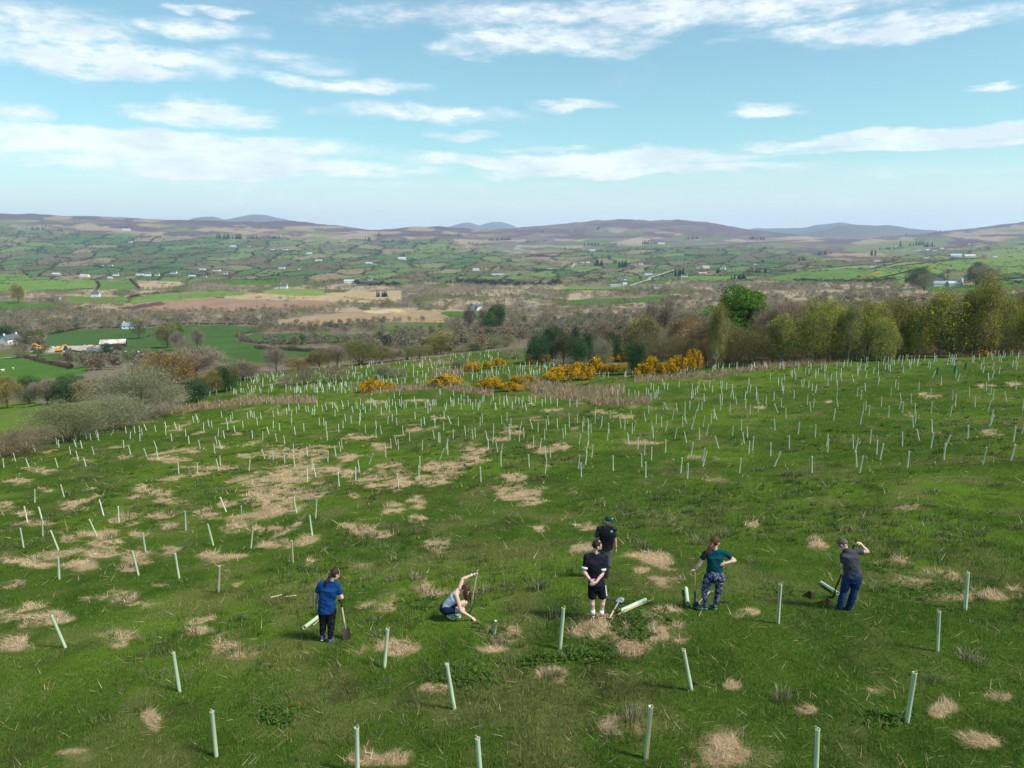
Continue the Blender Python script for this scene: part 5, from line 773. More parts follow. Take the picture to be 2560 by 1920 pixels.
# dead grey branches in the gorse
# ------------------------------------------------------------------ gorse
M_GORSE = make_mat('gorse', attr=True, rough=.7, spec=.1, trans=.2)
def gorse_mesh(seed):
    r = np.random.RandomState(seed); nl = 30; a = r.uniform(0, 6.283, nl); q = np.sqrt(r.rand(nl)) * .78; c = np.stack([np.cos(a) * q, np.sin(a) * q, (1 - q ** 2) * .55 * r.uniform(.5, 1.1, nl) + .1], 1); lr = r.uniform(.14, .27, nl)
    n = 6500; i = r.randint(0, nl, n); d = unit(r.normal(size=(n, 3)) + [0, 0, .3]); p = c[i] + d * (lr[i] * r.uniform(.5, 1.1, n))[:, None]; p[:, 2] = np.maximum(p[:, 2], .02); s = .022 * r.uniform(.6, 1.6, n)[:, None]
    u = unit(r.normal(size=(n, 3)) + d); w = unit(np.cross(u, r.normal(size=(n, 3)))); T = np.stack([p - w * s, p + w * s, p + u * s * 1.8], 1)
    fl = (r.rand(n) < np.clip(.35 + .85 * p[:, 2] / .5, .15, .85) * (.15 + 1.15 * vn(p[:, 0] * 5, p[:, 1] * 5 + p[:, 2] * 5, seed))); col = np.where(fl[:, None], np.array([.78, .45, .010]) * r.uniform(.6, 1.2, (n, 1)), np.array([.075, .075, .025]) * r.uniform(.4, 1.5, (n, 1)))
    return tri_mesh('gorse_bush', T, col, M_GORSE)
GM = [gorse_mesh(900 + i) for i in range(4)]
for i, (x, y, w, h, lab) in enumerate([(926, 982, 52, 30, 'leftmost bright gorse bush at the rush band'), (968, 972, 42, 14, 'low gorse tail right of the leftmost gorse bush'), (1115, 966, 76, 22, 'long low gorse bush left of the middle rushes'), (1181, 930, 36, 22, 'round gorse bush alone in the far tubes, left of a pair'), (1222, 922, 30, 16, 'small gorse bush, left half of the pair in the far tubes'), (1248, 920, 30, 22, 'gorse bush, right half of the pair in the far tubes'),
 (1205, 966, 26, 14, 'small gorse bush left of the orange cluster'), (1232, 972, 52, 26, 'orange gorse bush beside the small round one'), (1270, 980, 50, 22, 'low yellow gorse bush at the tip of the brown rushes'), (1291, 960, 26, 20, 'upright yellow gorse clump by the brown rushes'), (1323, 960, 30, 20, 'small neat round gorse bush above the brown rushes'), (1385, 950, 50, 18, 'left end of the big gorse bank'), (1425, 955, 60, 34, 'tall middle hump of the big gorse bank'), (1462, 950, 46, 30, 'right hump of the big gorse bank'),
 (1488, 938, 50, 36, 'gorse bush joining the big bank on its right'), (1515, 936, 40, 26, 'last gorse bush right of the big bank'), (1327, 910, 26, 14, 'small gorse bush under the dark evergreens'), (1346, 906, 28, 20, 'bright gorse bush under the first evergreen'), (1366, 906, 24, 14, 'dim gorse bush under the evergreens'), (1555, 928, 34, 18, 'gorse bush left of the dense holly'), (1545, 905, 34, 20, 'gorse behind the grey dead branches'), (1510, 908, 44, 18, 'patchy gorse under the pale bush'), (1633, 922, 46, 30, 'gorse bush right of the dense holly'), (1660, 902, 30, 20, 'gorse bush above the one right of the holly'),
 (1700, 906, 48, 28, 'broad bright gorse bush left of the brightest'), (1737, 902, 36, 36, 'tallest and brightest gorse bush before the wood'), (2464, 890, 34, 10, 'low orange gorse strip at the right field edge'), (2533, 884, 28, 12, 'small gorse strip near the right picture edge'), (2545, 850, 40, 22, 'gorse under the trees at the right picture edge'), (1560, 905, 40, 22, 'dim gorse showing left of the holly top'), (1606, 908, 34, 20, 'gorse showing just right of the holly'), (1672, 912, 36, 22, 'gorse low between the holly and the bright bank'), (1715, 885, 40, 20, 'gorse behind the broad bright bush'), (1400, 938, 44, 20, 'back of the big gorse bank, left'), (1450, 932, 50, 22, 'back of the big gorse bank, right'), (1295, 978, 34, 14, 'low gorse spilling into the brown rushes'), (1085, 888, 26, 14, 'gorse bush at the hedge below the yellow-green tree')]):
    p = hit(x, y)
    if x > 1590 and p.y > 109 and y > 885: q_ = 109.0; X_ = p.x * q_ / p.y; p = Vector((X_, q_, float(TZ(X_, q_)))); h = h * 1.35; w = w * 1.1
    D = p.y; o = link('gorse_bush', GM[i % 4], loc=(p.x, p.y + w / FPX * D * .25, p.z - .1)); o.scale = (w / FPX * D * .78, w / FPX * D * .6, h / FPX * D * 1.5); o.rotation_euler = (0, 0, i * 2.1); tag(o, lab, 'gorse', 'yellow flowering gorse bushes')
# ------------------------------------------------------------------ woods, hedges and scrub of the valley as masses
ROWS = np.arange(520, 1010, 1.0)
INV = np.empty((len(SG), len(ROWS)))
for i in range(len(SG)):
    rr = row_k(KT[i]); rr = np.minimum.accumulate(rr); INV[i] = np.interp(ROWS, rr[::-1], LG[::-1])
def vhit(px, py):
    v = (py - 960) / FPX; c = math.cos(PITCH) - v * math.sin(PITCH); s = (px - 1280) / FPX / c; a = np.clip((s - SG[0]) / (SG[1] - SG[0]), 0, len(SG) - 1.001); i = a.astype(int); f = a - i; b = np.clip(py - ROWS[0], 0, len(ROWS) - 1.001); j = b.astype(int); g = b - j
    ly = (INV[i, j] * (1 - f) + INV[i + 1, j] * f) * (1 - g) + (INV[i, j + 1] * (1 - f) + INV[i + 1, j + 1] * f) * g; Y = np.exp(ly); X = s * Y; return X, Y, TZ(X, Y)
def crowd(X, Y, Z, H, W, col, ntri, seed, twig=.5, leafy=.5):
    """many small crowns made of loose twigs and leaves; arrays give each crown"""
    r = np.random.RandomState(seed); idx = np.repeat(np.arange(len(X)), ntri); n = len(idx); nl = 7
    lc = unit(r.normal(size=(len(X), nl, 3)) + [0, 0, .3]) * r.uniform(.2, .65, (len(X), nl, 1)); l = r.randint(0, nl, n); d = unit(r.normal(size=(n, 3)) + [0, 0, .35]); q = lc[idx, l] + d * r.uniform(.28, .48, (n, 1))
    P = np.stack([X[idx] + q[:, 0] * W[idx] * .5, Y[idx] + q[:, 1] * W[idx] * .5, Z[idx] + H[idx] * (.50 + q[:, 2] * .50)], 1); P[:, 2] = np.maximum(P[:, 2], Z[idx] + .1)
    px_m = Y[idx] / FPX * 2.5; size = np.clip(W[idx] * .07, .12, None) + px_m * .32; u = unit(d + r.normal(size=(n, 3)) * .6); w = unit(np.cross(u, r.normal(size=(n, 3)))); isT = r.rand(n) < twig
    L = np.where(isT, size * 1.5, size * .8)[:, None]; wd = np.where(isT, size * .22, size * .6)[:, None]
    T = np.stack([P - w * wd, P + w * wd, P + u * L], 1); lum = r.uniform(.85, 1.15, (len(X), nl))[idx, l][:, None] * 1.2
    return T, col[idx] * r.uniform(.8, 1.2, (n, 1)) * lum
def build_woods():
    N = 90000; px = rs.uniform(-260, 2820, N); py = 688 + 240 * rs.rand(N); X, Y, Z = vhit(px, py); c, wood, hedge, moor, f = landcover(px, py, X, Y)
    cl = fbm(px / 60, py / 9, 64, 3); g = fbm(px / 26, py / 8, 301, 3); m = 9.0; wp = m * FPX / Y; dens = wood * (sstep(.30, .48, g) * .9 + .1) * np.where(py > 790, 1.0, .75) * np.where((py < 770) & (cl > .56), .75, 1)
    dens = dens * np.where((px > 430) & (px < 880) & (py > 866), .12, 1)
    for a, b, pl in ((690, 745, 0),): dens = np.where((py > a) & (py < b) & (px > 1900), dens * .8, dens)
    prob = 14.0 / (wp * wp) * dens * (3080 * 240 / N) * 2.1
    keep = (rs.rand(N) < prob) & (Y > 205) & ~((px > 1640) & (Y < 260)); px, py, X, Y, Z = px[keep], py[keep], X[keep], Y[keep], Z[keep]; n = len(X); h = rs.uniform(3.0, 7.5, n) * np.where(Y > 1200, .85, 1); w = h * rs.uniform(.7, 1.25, n)
    t = rs.rand(n); patch = fbm(px / 90, py / 18, 305, 3); base = np.array([.178, .152, .112]) * np.ones((n, 1)); base = vmix(base, (.20, .15, .10), (t < .3) * .8); base = vmix(base, (.12, .12, .05), ((t > .3) & (t < .48)) * .8); base = vmix(base, (.17, .155, .12), ((t > .48) & (t < .60)) * .9); base = vmix(base, (.045, .065, .032), ((t > .60) & (t < .68)) * .9); base = vmix(base, (.10, .16, .03), (t > .975) * .9)
    base = vmix(base, (.30, .22, .14), sstep(.45, .6, cl[keep]) * (py < 800) * .55)  # farther crowns coloured lighter tan, sunshine on the mid valley painted in
    wpx = w * FPX / Y / 2.5; nt = np.clip((wpx ** 2 * 1.9).astype(int), 12, 420); print('wood trees', n, nt.sum())
    T, C = crowd(X, Y, Z, h, w, base, nt, 5)
    tag(link('woodland', tri_mesh('woodland', T, C, M_LEAF)), 'leafless brown woodland and scrub filling the valley floor', 'woodland', kind='stuff')
    # hedges and field trees on the far slopes
    N = 130000; px = rs.uniform(-260, 2820, N); py = rs.uniform(572, 712, N); X, Y, Z = vhit(px, py); c, wood, hedge, moor, f = landcover(px, py, X, Y); wn = fbm(px / 34, py / 6, 311, 3)
    p = hedge * .55 + sstep(np.where(py > 618, .53, .58), np.where(py > 618, .65, .70), wn) * .35 * (1 - moor) + .008 * (1 - moor); keep = (rs.rand(N) < p) & (moor < .5) & (Y < 6500); px, py, X, Y, Z = px[keep], py[keep], X[keep], Y[keep], Z[keep]; n = len(X); h = rs.uniform(2.4, 5.5, n) * np.clip(Y / 2600, .6, 2.2); w = h * rs.uniform(1, 2.4, n)
    t = rs.rand(n); base = np.array([.030, .034, .022]) * np.ones((n, 1)); base = vmix(base, (.085, .068, .052), (t < .45) * .85); base = vmix(base, (.035, .055, .03), (t > .8) * .8); base = vmix(base, (.40, .22, .03), ((t > .74) & (t < .78)) * (px > 1850)); wpx = w * FPX / Y / 2.5; nt = np.clip((wpx ** 2 * 2.0).astype(int), 7, 40); print('hedge', n, nt.sum())
    T, C = crowd(X, Y, Z, h, w, base, nt, 6, twig=.3)
    tag(link('hedgerows', tri_mesh('hedgerows', T, C, M_LEAF)), 'dark hedgerows and field trees across the far slopes', 'hedgerows', kind='stuff')
build_woods()
def hedge(pts, hgt, wd, col, label, seed, dens=1.0, name='hedge'):
    P = [hit(*p) for p in pts]; X = []; Y = []
    for a, b in zip(P[:-1], P[1:]):
        L = (b - a).length; k = max(2, int(L / (wd * .45) * dens))
        for i in range(k): t = (i + rs.rand()) / k; X.append(a.x * (1 - t) + b.x * t + rs.normal(0, wd * .12)); Y.append(a.y * (1 - t) + b.y * t + rs.normal(0, wd * .12))
    X = np.array(X); Y = np.array(Y); n = len(X); h = hgt * rs.uniform(.5, 1.25, n); w = wd * rs.uniform(.7, 1.3, n); c = np.array(col) * rs.uniform(.7, 1.3, (n, 1)); wpx = w * FPX / Y / 2.5; T, C = crowd(X, Y, TZ(X, Y), h, w, c, np.clip((wpx ** 2 * 2.5).astype(int), 8, 200), seed)
    tag(link(name, tri_mesh(name, T, C, M_LEAF)), label, 'hedge')
hedge([(990, 853), (900, 856), (760, 861), (650, 860), (606, 852), (592, 843), (606, 836), (640, 831)], 1.7, 3.5, (.10, .075, .055), 'dark hedge curling round the oval bright field', 1)
hedge([(640, 872), (700, 875), (800, 880), (865, 886)], 2.0, 4, (.10, .08, .06), 'brown hedge under the tractor field', 2)
hedge([(120, 838), (200, 823), (306, 820), (390, 816), (470, 811), (560, 812), (640, 813)], 2.2, 4, (.07, .065, .045), 'hedge along the top of the large bright valley field', 3)
hedge([(330, 850), (360, 844), (400, 836)], 1.0, 1.6, (.10, .07, .05), 'broken fence line of bushes across the bright valley field', 4, .5)
hedge([(60, 893), (110, 907), (150, 915), (180, 922)], 1.6, 3, (.10, .07, .05), 'hedge between the two lower left meadows', 5)
hedge([(180, 880), (250, 886), (300, 884)], 1.5, 3, (.09, .08, .05), 'hedge below the tin barns', 6)
hedge([(1890, 672), (1960, 680), (2020, 668)], 3, 6, (.07, .075, .05), 'hedge in the bright fields at right', 7)
hedge([(2155, 694), (2180, 688), (2200, 683)], 4, 6, (.55, .33, .03), 'orange gorse strip on the bright hillside at right', 8, name='gorse_strip')
hedge([(2320, 676), (2330, 668), (2345, 660)], 3, 5, (.45, .30, .05), 'broken gorse hedge above the farm shed', 9, name='gorse_strip')
hedge([(1980, 702), (2060, 704), (2160, 706), (2240, 700)], 5, 9, (.05, .06, .04), 'dark tree belt along the foot of the bright hillside', 10, name='tree_belt')
hedge([(2460, 668), (2560, 668), (2700, 668)], 2.5, 6, (.05, .065, .04), 'dark hedge line at the far right above the shed', 11)
hedge([(860, 745), (920, 752), (980, 756)], 3, 6, (.35, .24, .05), 'yellow gorse strip along the tan bog', 12, .7, name='gorse_strip')
hedge([(1140, 706), (1220, 712), (1300, 716), (1380, 715), (1400, 712)], 12, 12, (.05, .075, .05), 'long dark green conifer plantation in the mid valley', 13, 1.6, name='plantation')
hedge([(885, 712), (940, 714), (1000, 716)], 9, 12, (.045, .075, .05), 'short conifer plantation right of the blue-grey farm', 14, 1.4, name='plantation')
for i_, (pts_, lab_) in enumerate([([(240, 702), (248, 714), (240, 728)], 'hedge between the two bright field blocks at left'), ([(-60, 703), (80, 701), (150, 697)], 'hedge along the light fields at far left'), ([(325, 700), (338, 712), (350, 723)], 'hedge right of the light fields, sloping down'), ([(320, 746), (350, 738), (400, 733), (470, 728)], 'hedge above the bright strip behind the bog'), ([(2230, 668), (2330, 655), (2450, 645)], 'hedge across the upper bright hillside'), ([(2180, 672), (2260, 655), (2330, 652)], 'hedge left of the hilltop farm'), ([(2200, 696), (2290, 676), (2320, 668)], 'hedge between the two lower bright fields'), ([(2000, 676), (2090, 668), (2180, 662)], 'hedge over the left bright hillside'), ([(2380, 641), (2470, 628), (2560, 612)], 'gorse-flecked hedge rising at far right'), ([(100, 727), (180, 726), (235, 722)], 'hedge below the light fields at left'), ([(560, 698), (640, 700), (700, 698)], 'hedge above the middle green field'), ([(1410, 727), (1490, 726), (1560, 727)], 'hedge below the lime green field by the sheds'), ([(1700, 688), (1800, 690), (1900, 690)], 'hedge along the foot of the road fields'), ([(2480, 702), (2560, 696), (2640, 697)], 'hedge above the field right of the shed'), ([(1390, 700), (1470, 697), (1560, 700)], 'hedge behind the long blue-roofed shed')]):
    hedge(pts_, 2.6, 5, (.045, .050, .032) if 'gorse' not in lab_ else (.30, .18, .03), lab_, 30 + i_)
# clumps of dark conifers on the slopes: x, base y, width, height
CON = [(95, 577, 30, 11, 'on the far left slope'), (125, 572, 22, 6, 'right of the far left clump'), (149, 580, 14, 8, 'below the two far left clumps'), (8, 583, 16, 8, 'at the left picture edge'), (300, 572, 34, 5, 'by the highest left farm'), (224, 612, 10, 8, 'low on the left slope'), (558, 596, 34, 14, 'first in the row under the moor'), (592, 598, 26, 13, 'second in the row under the moor'), (630, 597, 26, 10, 'third in the row under the moor'), (685, 596, 30, 9, 'fourth in the row under the moor'),
 (920, 603, 16, 12, 'left of the square one under the saddle'), (952, 592, 12, 9, 'square and highest under the saddle'), (1005, 608, 10, 8, 'right of the saddle pair'), (970, 606, 30, 6, 'long and low under the saddle'), (1148, 594, 13, 8, 'alone below the blue twin hills'), (1190, 612, 46, 6, 'on a diagonal below the dark moor'), (1250, 602, 60, 7, 'under the dark moor shoulder'), (1345, 604, 60, 4, 'thin strip under the big hill'), (1353, 582, 9, 6, 'tiny on the big hill, left'), (1480, 614, 46, 7, 'dark wedge at the foot of the big hill'),
 (1495, 572, 13, 8, 'small on the face of the big hill'), (1442, 574, 6, 6, 'smallest on the big hill'), (1620, 611, 34, 9, 'right of the dark wedge'), (1733, 599, 32, 7, 'flat on the right flank of the big hill'), (1890, 598, 42, 8, 'at the right end of the big hill'), (1410, 626, 8, 9, 'single below the big hill'), (1495, 664, 26, 16, 'pair of tall ones near the white lane'), (1558, 668, 26, 16, 'right of the tall pair near the lane'), (1696, 690, 26, 20, 'beside the valley road'), (1845, 698, 42, 14, 'dark block at the foot of the right slope'),
 (1795, 684, 10, 12, 'single next to the white gabled cottage'), (1900, 682, 34, 12, 'behind the dark block'), (2182, 640, 14, 16, 'tall and alone left of the village'), (2252, 614, 10, 14, 'left end of the village wood'), (2290, 614, 32, 12, 'middle of the village wood'), (2325, 618, 26, 12, 'right end of the village wood'), (2230, 622, 60, 7, 'dark strip in front of the village wood'), (2430, 611, 26, 5, 'small strip above the long farm'), (2270, 582, 12, 6, 'tiny on the right moor edge'), (2340, 584, 26, 6, 'on the right moor'), (2050, 636, 34, 10, 'on the wooded knoll at right'), (2000, 650, 22, 10, 'below the wooded knoll'), (1550, 708, 12, 8, 'by the blue-roofed sheds'), (1130, 707, 30, 8, 'left end of the plantation'), (955, 742, 26, 15, 'alone on the tan bog')]
M_CON = make_mat('conifer_needles', attr=True, rough=.8, spec=.1)
for i, (x, y, w, h, lab) in enumerate(CON):
    p = hit(x, y); D = p.y; W = w / FPX * D; Hh = h / FPX * D * 1.05; k = max(2, int(w / 2.6)); r = np.random.RandomState(i); T = []
    for j in range(k):
        cx = p.x + (r.rand() - .5) * W; cyy = p.y + (r.rand() - .5) * max(W * .3, 12); hh = Hh * r.uniform(.6, 1.05); rad = hh * r.uniform(.22, .34); z0 = float(TZ(cx, cyy)); m = 26; t = r.rand(m) ** .8; a = r.uniform(0, 6.283, m); rr = rad * (1 - t) * r.uniform(.7, 1.1, m) + rad * .1
        P = np.stack([cx + np.cos(a) * rr, cyy + np.sin(a) * rr, z0 + hh * (t * .95 + .05)], 1); s = hh * .09; u = np.stack([np.cos(a), np.sin(a), -.4 * np.ones(m)], 1) * s * 1.5; v = np.stack([-np.sin(a), np.cos(a), np.zeros(m)], 1) * s
        T.append(np.stack([P - v - u * .3, P + v - u * .3, P + u * .6 + [0, 0, s]], 1)); T.append(np.array([[[cx - rad * .6, cyy, z0], [cx + rad * .6, cyy, z0], [cx, cyy, z0 + hh]], [[cx, cyy - rad * .6, z0], [cx, cyy + rad * .6, z0], [cx, cyy, z0 + hh]]]))
    T = np.concatenate(T); C = np.array([.028, .050, .030]) * r.uniform(.6, 1.4, (len(T), 1)); tag(link('conifer_clump', tri_mesh('conifer_clump', T, C, M_CON)), 'dark conifer clump ' + lab, 'conifers', 'dark conifer clumps on the far slopes')
# ------------------------------------------------------------------ houses, barns and machines of the valley
M_WHITE = make_mat('white_render', (.72, .72, .70), rough=.9, vary=.06, vscale=.4); M_CREAM = make_mat('cream_render', (.62, .55, .47), rough=.9); M_GREYW = make_mat('grey_render', (.42, .42, .41), rough=.9); M_REDW = make_mat('red_boards', (.42, .14, .10), rough=.9)
M_SLATE = make_mat('slate_roof', (.10, .11, .13), rough=.7, vary=.25, vscale=1.5); M_TIN = make_mat('tin_roof', (.42, .46, .50), rough=.5, vary=.2, vscale=.5); M_RUST = make_mat('rusty_tin', (.36, .13, .09), rough=.8, rgb2=(.55, .50, .48), vscale=.35); M_PALER = make_mat('pale_tin', (.60, .63, .66), rough=.5, rgb2=(.45, .33, .28), vscale=.25)
M_GLASS = make_mat('window_glass', (.03, .035, .045), rough=.2); M_BLACKW = make_mat('black_cladding', (.035, .04, .055), rough=.7); M_BLUER = make_mat('blue_grey_roof', (.22, .28, .34), rough=.6, vary=.15, vscale=.5)
def gable_geo(L, D, H, P, ov=.35):
    V = [(-L / 2 - ov, -D / 2 - ov, H - ov * P / (D / 2)), (L / 2 + ov, -D / 2 - ov, H - ov * P / (D / 2)), (L / 2 + ov, 0, H + P), (-L / 2 - ov, 0, H + P), (-L / 2 - ov, D / 2 + ov, H - ov * P / (D / 2)), (L / 2 + ov, D / 2 + ov, H - ov * P / (D / 2))]
    T = [(x, y, z + .22) for x, y, z in V]; n = 6; V2 = V + T
    F = [(6, 7, 8, 9), (9, 8, 11, 10), (1, 0, 3, 2), (2, 3, 4, 5), (0, 1, 7, 6), (5, 4, 10, 11), (0, 6, 9, 3), (3, 9, 10, 4), (1, 2, 8, 7), (2, 5, 11, 8)]
    return V2, F
def wall_geo(L, D, H, P):
    l, d = L / 2, D / 2; b = -1.5
    V = [(-l, -d, b), (l, -d, b), (l, d, b), (-l, d, b), (-l, -d, H), (l, -d, H), (l, d, H), (-l, d, H), (-l, 0, H + P), (l, 0, H + P)]
    return V, [(0, 1, 5, 4), (1, 2, 6, 9, 5), (2, 3, 7, 6), (3, 0, 4, 8, 7)]
def house(px, py, wpx, hpx, label, wall=M_WHITE, roof=M_SLATE, rot=0.0, detail=False, gable=False, name='house', cat='house', group='white houses and farms scattered over the valley'):
    p = hit(px, py); D_ = p.y; L = wpx / FPX * D_ * .98; Ht = hpx / FPX * D_; Hh = Ht * (.55 if not gable else .6); P = Ht - Hh; dep = min(max(L * .5, 5.5), 11) if not gable else L * 1.6
    root = empty(name, (p.x, p.y + dep * .3, p.z), rot + (R(90) if gable else 0)); LL, DD = (L, dep) if not gable else (dep, L)
    link('wall', poly_mesh('wall', *wall_geo(LL, DD, Hh, P * .93), wall), parent=root); rf = link('roof', poly_mesh('roof', *gable_geo(LL, DD, Hh, P), roof), parent=root)
    if cat == 'house' and wpx > 9:
        for sx in ((-1, 1) if wpx > 16 else (1,)): link('chimney', poly_mesh('chimney', *box_geo(sx * LL * .42 - .5, sx * LL * .42 + .5, -.4, .4, Hh + P * .6, Hh + P + 1.3), wall), parent=rf)
    if detail:
        n = max(2, int(LL / 3.4))
        for i in range(n):
            x = -LL / 2 + LL * (i + .5) / n; isd = (i == n // 2)
            link('door' if isd else 'window', poly_mesh('opening', *box_geo(x - .5, x + .5, -DD / 2 - .04, -DD / 2 + .1, 0 if isd else 1.0, 2.1), M_GLASS), parent=root)
    tag(root, label, cat, group); return root
H = [(238, 742, 24, 13, 'white house with dark roof on the bright field, left', 'W', 'S', .1, 1), (144, 747, 16, 6, 'low pinkish cottage left of the white house', 'C', 'S', 0, 0), (139, 688, 22, 6, 'low grey-roofed farmhouse among trees at far left', 'G', 'T', 0, 0), (210, 692, 26, 7, 'white farmhouse with reddish roof right of the grey one', 'W', 'R', 0, 0),
 (289, 689, 16, 7, 'white cottage above the left bright fields', 'W', 'S', .2, 0), (349, 690, 22, 4, 'long low white shed left of the big white house', 'W', 'T', 0, 0), (369, 691, 18, 9, 'taller white house above the straw-coloured field', 'W', 'S', .3, 0), (392, 690, 14, 6, 'white bungalow right of the taller white house', 'W', 'S', 0, 0), (434, 685, 18, 6, 'white bungalow above the tan strip', 'W', 'S', 0, 0), (480, 694, 20, 5, 'grey farm building left of the two cottages', 'G', 'T', 0, 0), (512, 694, 9, 4, 'small white cottage, low in the left cluster', 'W', 'S', 0, 0),
 (505, 675, 18, 4, 'long white building high in the left cluster', 'W', 'T', 0, 0), (541, 678, 22, 5, 'white farmhouse at the right of the left cluster', 'W', 'S', 0, 0), (563, 685, 14, 6, 'white house, rightmost of the left cluster', 'W', 'S', .3, 0), (256, 665, 8, 3, 'tiny white cottage high above the left cluster', 'W', 'S', 0, 0), (275, 665, 14, 4, 'white house high on the left slope, beside a tiny one', 'W', 'S', 0, 0), (315, 577, 24, 5, 'long white farm just under the left moor', 'W', 'T', 0, 0), (325, 606, 12, 5, 'white cottage below the walled green fields', 'W', 'S', 0, 0), (583, 618, 18, 4, 'pale farm on the slope left of centre', 'W', 'T', 0, 0), (622, 617, 10, 3, 'white cottage right of the pale slope farm', 'W', 'S', 0, 0), (275, 698, 15, 5, 'low grey barn in the left bright fields', 'G', 'T', 0, 0),
 (709, 721, 22, 11, 'white farmhouse on the rounded bright field', 'W', 'S', -.1, 1), (690, 721, 10, 6, 'small white outhouse left of that farmhouse', 'W', 'S', 0, 0), (680, 625, 12, 4, 'white cottage on the middle slope, left one', 'W', 'S', 0, 0), (712, 625, 16, 4, 'white farmhouse on the middle slope, right one', 'W', 'S', 0, 0), (773, 636, 16, 4, 'grey-roofed farm below the middle slope', 'W', 'T', 0, 0), (796, 653, 20, 4, 'white and red-roofed farm low on the middle slope', 'W', 'R', 0, 0), (704, 671, 18, 6, 'white barn at the foot of the middle slope', 'W', 'S', 0, 0), (766, 602, 8, 3, 'tiny white cottage high on the middle slope', 'W', 'S', 0, 0), (747, 673, 6, 5, 'tiny white gable at the foot of the middle slope', 'W', 'S', 0, 0),
 (872, 707, 30, 8, 'blue-grey farm sheds at the end of the tan field', 'W', 'T', .1, 0), (900, 705, 12, 7, 'grey shed touching the blue-grey farm', 'G', 'S', 0, 0), (925, 701, 14, 5, 'white house right of the blue-grey farm', 'W', 'S', 0, 0), (1005, 649, 24, 6, 'white and grey farm in the middle of the slope', 'W', 'T', 0, 0), (922, 660, 20, 4, 'pale quarry shed on the middle slope', 'C', 'T', 0, 0), (1164, 619, 13, 4, 'white cottage under the square conifers', 'W', 'S', 0, 0), (1190, 677, 20, 5, 'long white shed in the mid valley', 'W', 'T', 0, 0), (1215, 675, 5, 6, 'small pale tower house in the mid valley', 'C', 'S', 0, 0), (1245, 688, 38, 4, 'long low green-roofed shed in the mid valley', 'G', 'T', 0, 0),
 (1307, 763, 13, 8, 'white cottage half hidden in the brown wood', 'W', 'S', .2, 0), (1333, 766, 11, 3, 'low white shed beside the half-hidden cottage', 'W', 'T', 0, 0), (1377, 671, 22, 4, 'white bungalow right of the valley centre', 'W', 'S', 0, 0), (1320, 668, 12, 4, 'cream bungalow left of that white bungalow', 'C', 'S', 0, 0), (1455, 658, 12, 5, 'white cottage at the end of the pale lane', 'W', 'S', 0, 0), (1470, 658, 12, 5, 'second white cottage at the end of the pale lane', 'W', 'S', .3, 0), (1602, 662, 13, 6, 'white house above the valley road', 'W', 'S', 0, 0), (1621, 687, 24, 8, 'white farmhouse with slate roof beside the road', 'W', 'S', 0, 0),
 (1550, 700, 14, 8, 'blue-grey farmhouse above the long sheds', 'G', 'S', 0, 0), (1563, 701, 12, 7, 'white house touching the blue-grey farmhouse', 'W', 'S', 0, 0), (1540, 716, 36, 5, 'long pale blue-roofed shed in the valley', 'W', 'B', .05, 0), (1562, 714, 12, 7, 'white gable end of the long shed', 'W', 'T', 0, 0), (1644, 721, 24, 7, 'white house with several gables in the tan scrub', 'W', 'S', .2, 0), (1641, 700, 12, 4, 'small white bungalow below the road', 'W', 'S', 0, 0), (1711, 692, 20, 5, 'white bungalow right of the road conifers', 'W', 'S', 0, 0), (1765, 670, 20, 6, 'white and pink house on the right valley side', 'W', 'R', 0, 0), (1746, 671, 11, 6, 'cream house left of the white and pink one', 'C', 'S', 0, 0), (1757, 685, 26, 5, 'brownish farm below the white and pink house', 'G', 'R', 0, 0), (1480, 627, 20, 4, 'pale farm below the big hill, left', 'W', 'T', 0, 0), (1653, 612, 20, 4, 'white farm at the foot of the big hill', 'W', 'T', 0, 0), (1888, 661, 8, 4, 'tiny white cottage above the dark conifer block', 'W', 'S', 0, 0),
 (2192, 653, 20, 6, 'white house on the bright hillside, upper one', 'W', 'S', 0, 0), (2199, 667, 13, 5, 'grey house on the bright hillside, lower right', 'G', 'S', 0, 0), (1998, 675, 10, 4, 'white cottage left of the bright hillside', 'W', 'S', 0, 0), (2316, 646, 17, 4, 'white bungalow left of the long hilltop farm', 'W', 'S', 0, 0), (2390, 643, 34, 7, 'dark-sided sheds of the long hilltop farm', 'G', 'T', 0, 0), (2425, 642, 34, 7, 'pale-roofed sheds of the long hilltop farm', 'G', 'P', 0, 0), (2462, 642, 12, 8, 'red house at the end of the long hilltop farm', 'D', 'S', 0, 0), (2487, 642, 14, 7, 'white farmhouse, rightmost on the hilltop', 'W', 'S', 0, 0), (2240, 615, 6, 4, 'tiny white house above the village', 'W', 'S', 0, 0),
 (2258, 627, 14, 4, 'leftmost white house of the village', 'W', 'S', 0, 0), (2283, 629, 10, 4, 'grey house in the village, left', 'G', 'S', 0, 0), (2296, 626, 12, 5, 'second white house of the village', 'W', 'S', 0, 0), (2318, 625, 12, 5, 'middle white house of the village', 'W', 'S', .3, 0), (2337, 627, 11, 5, 'white house right of the village middle', 'W', 'S', 0, 0), (2355, 624, 12, 6, 'tallest white house of the village', 'W', 'S', 0, 0), (2373, 627, 10, 4, 'rightmost white house of the village', 'W', 'S', 0, 0), (2423, 612, 8, 4, 'white cottage above the village, right', 'W', 'S', 0, 0)]
WM = dict(W=M_WHITE, C=M_CREAM, G=M_GREYW, D=M_REDW); RM = dict(S=M_SLATE, T=M_TIN, R=M_RUST, B=M_BLUER, P=M_PALER)
for (x, y, w, h, lab, wm, rm, rot, dt) in H:
    farm = any(k in lab for k in ('shed', 'barn', 'building')); house(x, y, w * .82, h * 1.0, lab, WM[wm], RM[rm], rot, bool(dt), False, 'farm_building' if farm else 'house', 'farm shed' if farm else 'house')
